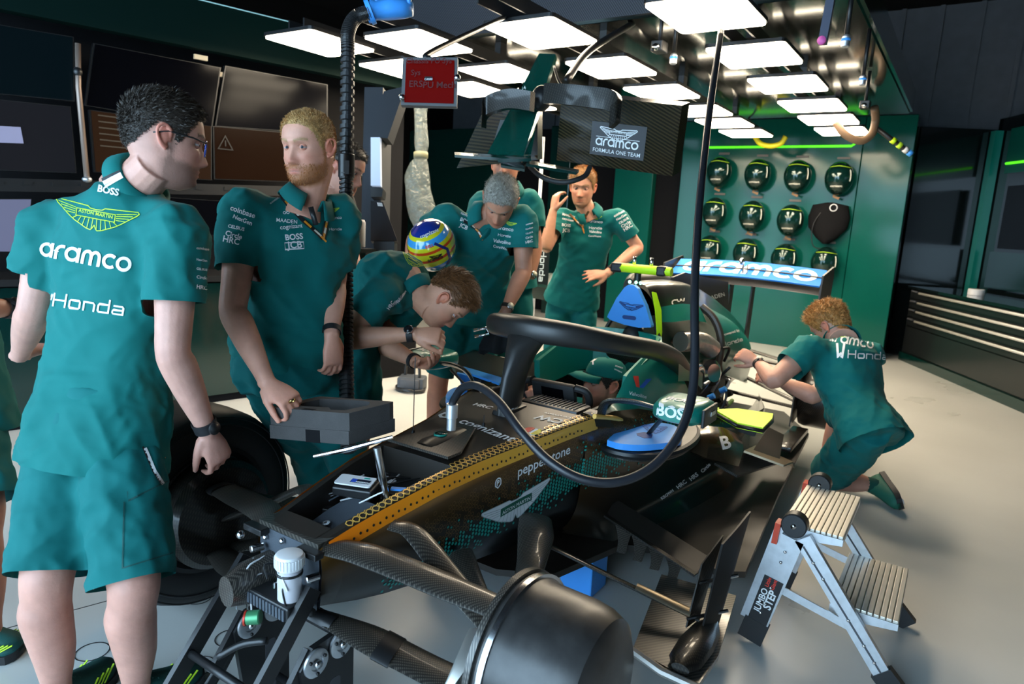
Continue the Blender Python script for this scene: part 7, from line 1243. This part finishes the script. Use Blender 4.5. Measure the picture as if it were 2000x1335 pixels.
t = thing('tape_roll', 'white roll standing on the black tool chest', 'tape roll', loc=tuple(onc(.9, .9, -.25))); obj('roll', lathe([(.03, 0), (.075, 0), (.078, .004), (.078, .06), (.075, .065), (.03, .065)], axis(onc(.9, .9, -.25), UP), 24), M_plasw, t, sharp=30); obj('core', lathe([(.028, 0), (.032, 0), (.032, .066), (.028, .066)], axis(onc(.9, .9, -.25), UP), 20, cap=False), M_darkgrey, t)
for s_, z, k in ((2.75, 1.28, 'ORACLE'), (3.05, 1.28, 'TDK'), (2.72, 1.16, 'Bosch'), (3.02, 1.16, 'JCB')): M2 = np.eye(4); M2[:3, 0] = rd; M2[:3, 1] = UP; M2[:3, 2] = rn; M2[:3, 3] = onwr(s_, z, .046); plainprint('lettering', textgeo(k.lower()[:0] or '-----', .01), M2, mat('grey_print', (.25, .27, .27), .6), wr, .025)
# ---- bank of screens on the left
def pl(u, v, off=0.0):
    r = pt(u, v, d=1.0)-CAM; p0 = la+ln*off; return CAM+r*(np.dot(p0-CAM, ln)/np.dot(r, ln))
def screen(Q, label, m, th=.04, bez=.012):
    t = thing('monitor', label, 'monitor', 'bank of screens on the left', loc=tuple(Q[3])); obj('case', slab4(Q, th), M_black, t, smooth=False); c = sum(Q)/4; I = [lerp(c, q, 1-bez*2)+ln*.003 for q in Q]; s = obj('panel', (I, [(0, 1, 2, 3)]), m, t, smooth=False); return t, s, I
M_s1 = mat('dim_teal_screen', (.002, .003, .004), .14, spec=.1, emit=(.002, .010, .014), estr=.35); M_s2 = mat('brown_screen', (.006, .003, .002), .2, spec=.1, emit=(.20, .095, .045), estr=.12); M_s3 = mat('rust_screen', (.004, .002, .001), .2, spec=.1, emit=(.10, .035, .015), estr=.13); M_s4 = mat('grey_screen', (.003, .003, .004), .2, spec=.1, emit=(.03, .033, .042), estr=.35); M_s5 = mat('lavender_screen', (.05, .05, .08), .2, emit=(.20, .22, .36), estr=.55)
screen([pl(-60, 38), pl(144, 72), pl(146, 198), pl(-60, 178)], 'dark monitor in the upper row at the left picture edge', M_s1)
screen([pl(182, 84), pl(432, 132), pl(415, 248), pl(166, 206)], 'large dark monitor in the upper row above the man in glasses', M_screen_off)
screen([pl(440, 128), pl(640, 165), pl(640, 262), pl(420, 246)], 'dark monitor in the upper row behind the bearded man', M_screen_off)
t, s, I = screen([pl(-60, 188), pl(138, 208), pl(150, 338), pl(-60, 330)], 'dim grey monitor in the lower row with a small open window', M_s4)
Q = [pl(-20, 245, .01), pl(40, 248, .01), pl(46, 280, .01), pl(-20, 278, .01)]; obj('window', ([q+ln*.004 for q in Q], [(0, 1, 2, 3)]), mat('pale_window', (.2, .2, .3), .3, emit=(.32, .33, .5), estr=.4), t, smooth=False)
t, s, I = screen([pl(174, 214), pl(414, 246), pl(414, 352), pl(184, 336)], 'brown-lit monitor behind the head of the man in glasses', M_s2)
for k in range(6): a_ = lerp(I[0], I[3], .06+.1*k); b_ = lerp(I[1], I[2], .06+.1*k); obj('text_line', beam(lerp(a_, b_, .05)+ln*.003, lerp(a_, b_, .25+.1*(k % 3))+ln*.003, .002, .008), mat('amber_text', (.02, .015, .01), .5, emit=(.5, .38, .25), estr=.10), t, smooth=False)
t, s, I = screen([pl(416, 246), pl(600, 262), pl(600, 356), pl(418, 350)], 'rust-coloured monitor with a warning triangle', M_s3)
c = pl(440, 280, .01); obj('warning_triangle', xf(stroke2([(-.05, -.04), (.05, -.04), (0, .05)], .008, True), frame(c+ln*.004, ld, ay=UP)), M_black, t, smooth=False); obj('warning_mark', xf(box((0, 0, 0), (.008, .04, .001)), frame(c+ln*.005, ld, ay=UP)), M_black, t, smooth=False)
screen([pl(-60, 388), pl(62, 388), pl(52, 492), pl(-60, 492)], 'lavender-lit monitor on the desk at the left picture edge', M_s5)
screen([pl(330, 385), pl(430, 392), pl(432, 460), pl(335, 455)], 'dark low monitor between the two standing men', M_screen_off)
dk = thing('screen_desk', 'black control desk with dark green doors under the screens', 'desk'); obj('switch_panel', slab4([pl(-80, 345), pl(640, 366), pl(640, 384), pl(-80, 372)], .06), M_black, dk, smooth=False)
for k in range(9): obj('switch_block', slab4([pl(-10+28*k*2, 352+k*1.5, .005), pl(8+28*k*2, 353+k*1.5, .005), pl(8+28*k*2, 360+k*1.5, .005), pl(-10+28*k*2, 359+k*1.5, .005)], .01), M_black, dk, smooth=False)
obj('worktop', beam(onl(-3, .92, -.1), onl(2.9, .92, -.1), .5, .04), M_black, dk, smooth=False); obj('carcass', beam(onl(-3, .45, -.16), onl(2.9, .45, -.16), .38, .9), M_blackmatte, dk, smooth=False)
for k in range(6): obj('door', beam(onl(-2.95+.9*k, .47, .045), onl(-2.1+.9*k, .47, .045), .02, .82), M_tealdk, dk, smooth=False)
t = thing('support_pole', 'pale bronze pole rising between the screens', 'pole'); obj('tube', tube([pl(152, 85, .06), pl(153, 170, .06), pl(170, 350, .06)], .016, 10), mat('bronze_pole', (.30, .22, .18), .4, .4), t); obj('clamp', ellip(pl(152, 140, .06), (.025, .025, .03)), M_black, t); obj('pole_foot', ellip(pl(170, 350, .06), (.028, .028, .02)), M_alu, t)
for k, (u, v) in enumerate(((190, 45), (420, 138), (380, 105))): tt = obj('strip_light', slab4([pl(u, v, -.02), pl(u+26, v+5, -.02), pl(u+26, v+14, -.02), pl(u, v+9, -.02)], .02), mat('warm_strip', (.5, .4, .25), .4, emit=(.9, .7, .45), estr=.35), bm_, smooth=False)
t = thing('black_duct', 'fat black plastic wrapped duct running above the screens', 'duct'); obj('duct_body', tube([onl(-.6, 3.15, -.3), onl(.6, 3.1, -.2), onl(1.6, 3.05, .0)], [.16, .17, .15], 16, n=24), mat('black_film', (.008, .008, .009), .25, bump=.8, bscale=14, bdist=.04), t); obj('tie', tube([onl(.6, 3.1, -.2), onl(.66, 3.097, -.195)], .178, 16), M_black, t)
# ---- equipment at the far end of the screens
rk = thing('equipment_rack', 'tall dark grey equipment rack with lit white panel', 'rack'); y0 = 3.5
def pz(u, v, d): return pt(u, v, d=d)
M_rk = mat('rack_grey', (.022, .024, .030), .6, spec=.3)
obj('upright', slab4([pz(712, 170, 3.9), pz(748, 170, 3.9), pz(742, 492, 4.0), pz(704, 492, 4.0)], .3), M_rk, rk, smooth=False); obj('upper_box', slab4([pz(750, 178, 3.88), pz(792, 168, 3.88), pz(757, 270, 3.9), pz(724, 266, 3.9)], .2), M_rk, rk, smooth=False); obj('white_panel', slab4([pz(724, 268, 3.88), pz(742, 268, 3.88), pz(743, 363, 3.9), pz(724, 362, 3.9)], .05), mat('lit_white_panel', (.5, .55, .65), .4, emit=(.45, .55, .75), estr=.45), rk, smooth=False); obj('bracket', slab4([pz(724, 366, 3.86), pz(748, 368, 3.86), pz(746, 384, 3.86), pz(724, 384, 3.86)], .1), M_black, rk, smooth=False)
t = thing('floor_screen', 'dark slanted screen standing beside the grey rack', 'screen'); obj('panel', slab4([pz(724, 392, 3.8), pz(748, 394, 3.8), pz(776, 470, 3.75), pz(724, 470, 3.75)], .04), M_rk, t, smooth=False); obj('foot', slab4([pz(730, 470, 3.76), pz(770, 470, 3.76), pz(772, 640, 3.8), pz(732, 640, 3.8)], .1), M_black, t, smooth=False); obj('sticker', slab4([pz(736, 395, 3.79), pz(746, 396, 3.79), pz(748, 403, 3.79), pz(738, 402, 3.79)], .002), M_plasw, t, smooth=False)
t = thing('white_bottle', 'white cylinder standing on the rack behind the bending man', 'bottle', loc=tuple(pz(704, 470, 3.7))); obj('bottle_body', lathe([(.0, 0), (.024, 0), (.026, .004), (.026, .13), (.02, .145), (.0, .147)], axis(pz(704, 482, 3.7), UP), 20), M_plasw, t); obj('shelf', box(pz(704, 484, 3.7)-V(0, 0, .012), (.12, .12, .02)), M_black, t, smooth=False); obj('shelf_post', box(V(*pz(704, 484, 3.7)[:2], pz(704, 484, 3.7)[2]/2-.011), (.04, .04, pz(704, 484, 3.7)[2]-.024)), M_black, t, smooth=False)
# ---- clear plastic sleeve hanging from the rig
ps = thing('plastic_sleeve', 'crumpled translucent plastic sleeve hanging behind the red tablet', 'plastic sleeve', loc=tuple(pz(820, 210, 5.2))); rows = []
for v, cx_, hw in ((208, 822, 13), (230, 822, 12), (255, 822, 13), (280, 823, 14), (305, 822, 11), (320, 818, 18), (345, 815, 24), (370, 816, 25), (400, 822, 28), (425, 826, 26), (448, 832, 22)):
    c = pz(cx_, v, 5.2); w = hw*5.2/FPX; rows.append([c+R0*w*math.cos(a)*(1+.12*noise.noise(Vector((a*2, v*.05, 1))))+F0*w*.7*math.sin(a)*(1+.2*noise.noise(Vector((a*2, v*.05, 5)))) for a in np.linspace(0, 2*math.pi, 24, endpoint=False)])
rows = [[np.array(q) for q in r] for r in np.array([smoothpath([r[k] for r in rows], 60) for k in range(24)]).transpose(1, 0, 2)]
obj('film', loft(rows, cap=False), mat('clear_film', (.13, .155, .145), .25, alpha=.5, bump=.8, bscale=22, bdist=.03), ps); obj('collar', tube([pz(822, 298, 5.2), pz(822, 308, 5.2)], .055, 16), mat('masking_tape', (.3, .28, .16), .6, alpha=.7), ps); obj('hanger', cyl(pz(822, 212, 5.2), pz(822, 212, 5.2)+V(0, 0, .45), .012, 8), M_black, ps)
# ---- kit behind the men
t = thing('power_unit_case', 'tall black kit case lettered in white between the two standing men', 'case'); kq = [pz(1046, 480, 5.2), pz(1074, 484, 5.2), pz(1070, 560, 5.25), pz(1040, 556, 5.25)]; kb = obj('case', slab4(kq, .25), M_black, t, smooth=False); obj('base', slab4([pz(1030, 556, 5.2), pz(1092, 566, 5.2), pz(1090, 590, 5.25), pz(1028, 580, 5.25)], .3), M_tealdk, t, smooth=False); ax = nrm(kq[3]-kq[0]); M2 = np.eye(4); nn = nrm(CAM-kq[0]); M2[:3, 0] = -ax*-1; ay = nrm(np.cross(nn, M2[:3, 0])); M2[:3, 1] = ay; M2[:3, 2] = nn; M2[:3, 3] = pz(1054, 520, 5.15); plainprint('lettering', square_word('Honda', .15), M2, M_white, t, .045)
t = thing('steel_post', 'thin pale post standing behind the men', 'post'); obj('shaft', cyl(V(*pz(1052, 420, 5.6)[:2], 0.01), V(*pz(1052, 420, 5.6)[:2], 2.1), .014, 10), M_alu, t); obj('post_base', cyl(V(*pz(1052, 420, 5.6)[:2], 0), V(*pz(1052, 420, 5.6)[:2], .02), .12, 20), M_black, t)
vc = thing('cable_box', 'grey and black boxed device with a coiled cable on the floor', 'device', loc=tuple(pt(805, 760, z=0))); c = pt(805, 748, z=.06); obj('housing', box(c, (.22, .16, .12), Matrix.Rotation(.5, 3, 'Z').to_4x4(), bev=.015), M_bluegrey, vc, sharp=30); obj('front_plate', box(c+V(.03, -.06, .0), (.16, .06, .10), Matrix.Rotation(.5, 3, 'Z').to_4x4(), bev=.008), M_darkgrey, vc, sharp=30); obj('handle', tube([c+V(-.08, 0, .05), c+V(-.06, 0, .16), c+V(.06, 0, .16), c+V(.08, 0, .05)], .012, 8, n=16), M_black, vc)
obj('cable_coil', tube([c+V(.13*math.cos(a), -.02+.1*math.sin(a), -.045+.006*(a/6.28)) for a in np.linspace(0, 18, 60)], .009, 8), M_black, vc)
bq = [pt(760, 700, d=3.15), pt(735, 480, d=3.3)]
t = thing('fabric_cloth', 'black cloth hanging from the grey-haired man\'s lowered hand', 'cloth', loc=tuple(j(966, 650, 3.3))); g_ = []
for v, u0, u1 in ((628, 962, 992), (650, 948, 995), (675, 936, 996), (690, 935, 994)): g_.append([j(lerp(u0, u1, k/6), v+3*math.sin(k*2.1), 3.34+.02*math.sin(k*1.7)) for k in range(7)])
obj('cloth', quadsheet(np.array(g_), .006), fabric('black_jersey', (.012, .013, .014)), t); obj('clip', tube([j(925, 645, 3.3), j(950, 640, 3.3), j(955, 652, 3.3), j(927, 657, 3.3)], .008, 8), M_chrome, t)
# ---- bits hanging from the lamp rig
def hang(name, lab, cat, u, v, z1, f): q = pt(u, v, z=z1); t = thing(name, lab, cat, 'fittings hanging from the lamp rig', loc=tuple(q)); f(t, q); return t
def f1(t, q): obj('bar', beam(q, q+V(-.02, .25, .55), .035, .045), mat('slate_bar', (.10, .11, .15), .4), t, smooth=False); obj('pink_end', cyl(q-V(0, .035, .0), q-V(0, .02, 0), .018, 20), mat('pink_plug', (.75, .12, .40), .5), t)
hang('probe_bar', 'slate grey bar with a round pink end hanging from the rig', 'bar', 1607, 82, 2.28, f1)
def f2(t, q): obj('rod', cyl(q, q+V(0, 0, .28), .012, 10), M_black, t); obj('coupling', lathe([(.014, -.05), (.02, -.045), (.02, 0), (.014, .01)], axis(q, UP), 14), M_alu, t, sharp=30); obj('blue_ring', lathe([(.0205, -.02), (.022, -.02), (.022, -.008), (.0205, -.008)], axis(q, UP), 14, cap=False), M_blue, t)
for k, (u, v, lb) in enumerate(((1316, 108, 'air coupling hanging next to the nearest lamp of the right column'), (1686, 150, 'air coupling hanging at the right edge of the rig'), (1653, 72, 'air coupling hanging beside the pink-ended bar'))): hang('air_coupling', lb, 'coupling', u, v, 2.42, f2)
def f3(t, q): obj('camera_body', box(q, (.07, .09, .06), bev=.006), M_black, t, smooth=False); obj('lens', cyl(q-V(0, .045, .01), q-V(0, .06, .012), .02, 14), M_steel, t); obj('arm', cyl(q, q+V(0, 0, .25), .012, 8), M_black, t)
for k, (u, v, lb) in enumerate(((1288, 92, 'small black camera hanging between the two right lamp columns'), (1690, 205, 'black camera hanging near the far right corner of the rig'))): hang('rig_camera', lb, 'camera', u, v, 2.45, f3)
def f4(t, q): obj('pipe', tube([q, pt(1650, 262, d=6.3), pt(1680, 275, d=6.3), pt(1702, 262, d=6.3), pt(1710, 235, d=6.3), pt(1708, 210, d=6.2)], .035, 12, n=40), mat('tan_hose', (.16, .10, .06), .5), t); obj('tail', tube([pt(1712, 250, d=6.3), pt(1745, 275, d=6.3), pt(1782, 302, d=6.3)], .022, 10), M_black, t); [obj('band', tube([pt(1712+u, 250+u*.75, d=6.29), pt(1718+u, 254.5+u*.75, d=6.29)], .028, 10), m_, t) for u, m_ in ((30, M_fluo), (42, M_lime), (54, M_plasw), (62, M_blue))]
t = thing('hanging_hose', 'tan hose looped below the far right corner of the rig', 'hose', 'fittings hanging from the lamp rig'); f4(t, pt(1632, 238, d=6.3))
t = thing('yellow_hoop', 'yellow hoop hanging under the far lamps above the helmets', 'hoop', 'fittings hanging from the lamp rig'); obj('hoop', tube([pt(1474, 266, y=7.3), pt(1485, 280, y=7.3), pt(1505, 285, y=7.3), pt(1525, 280, y=7.3), pt(1535, 266, y=7.3)], .03, 10, n=24), mat('yellow_hose', (.7, .62, .01), .5), t); obj('hoop_cord', tube([pt(1474, 266, y=7.3), V(pt(1474, 266, y=7.3)[0], 6.95, 2.72)], .01, 6), M_black, t)
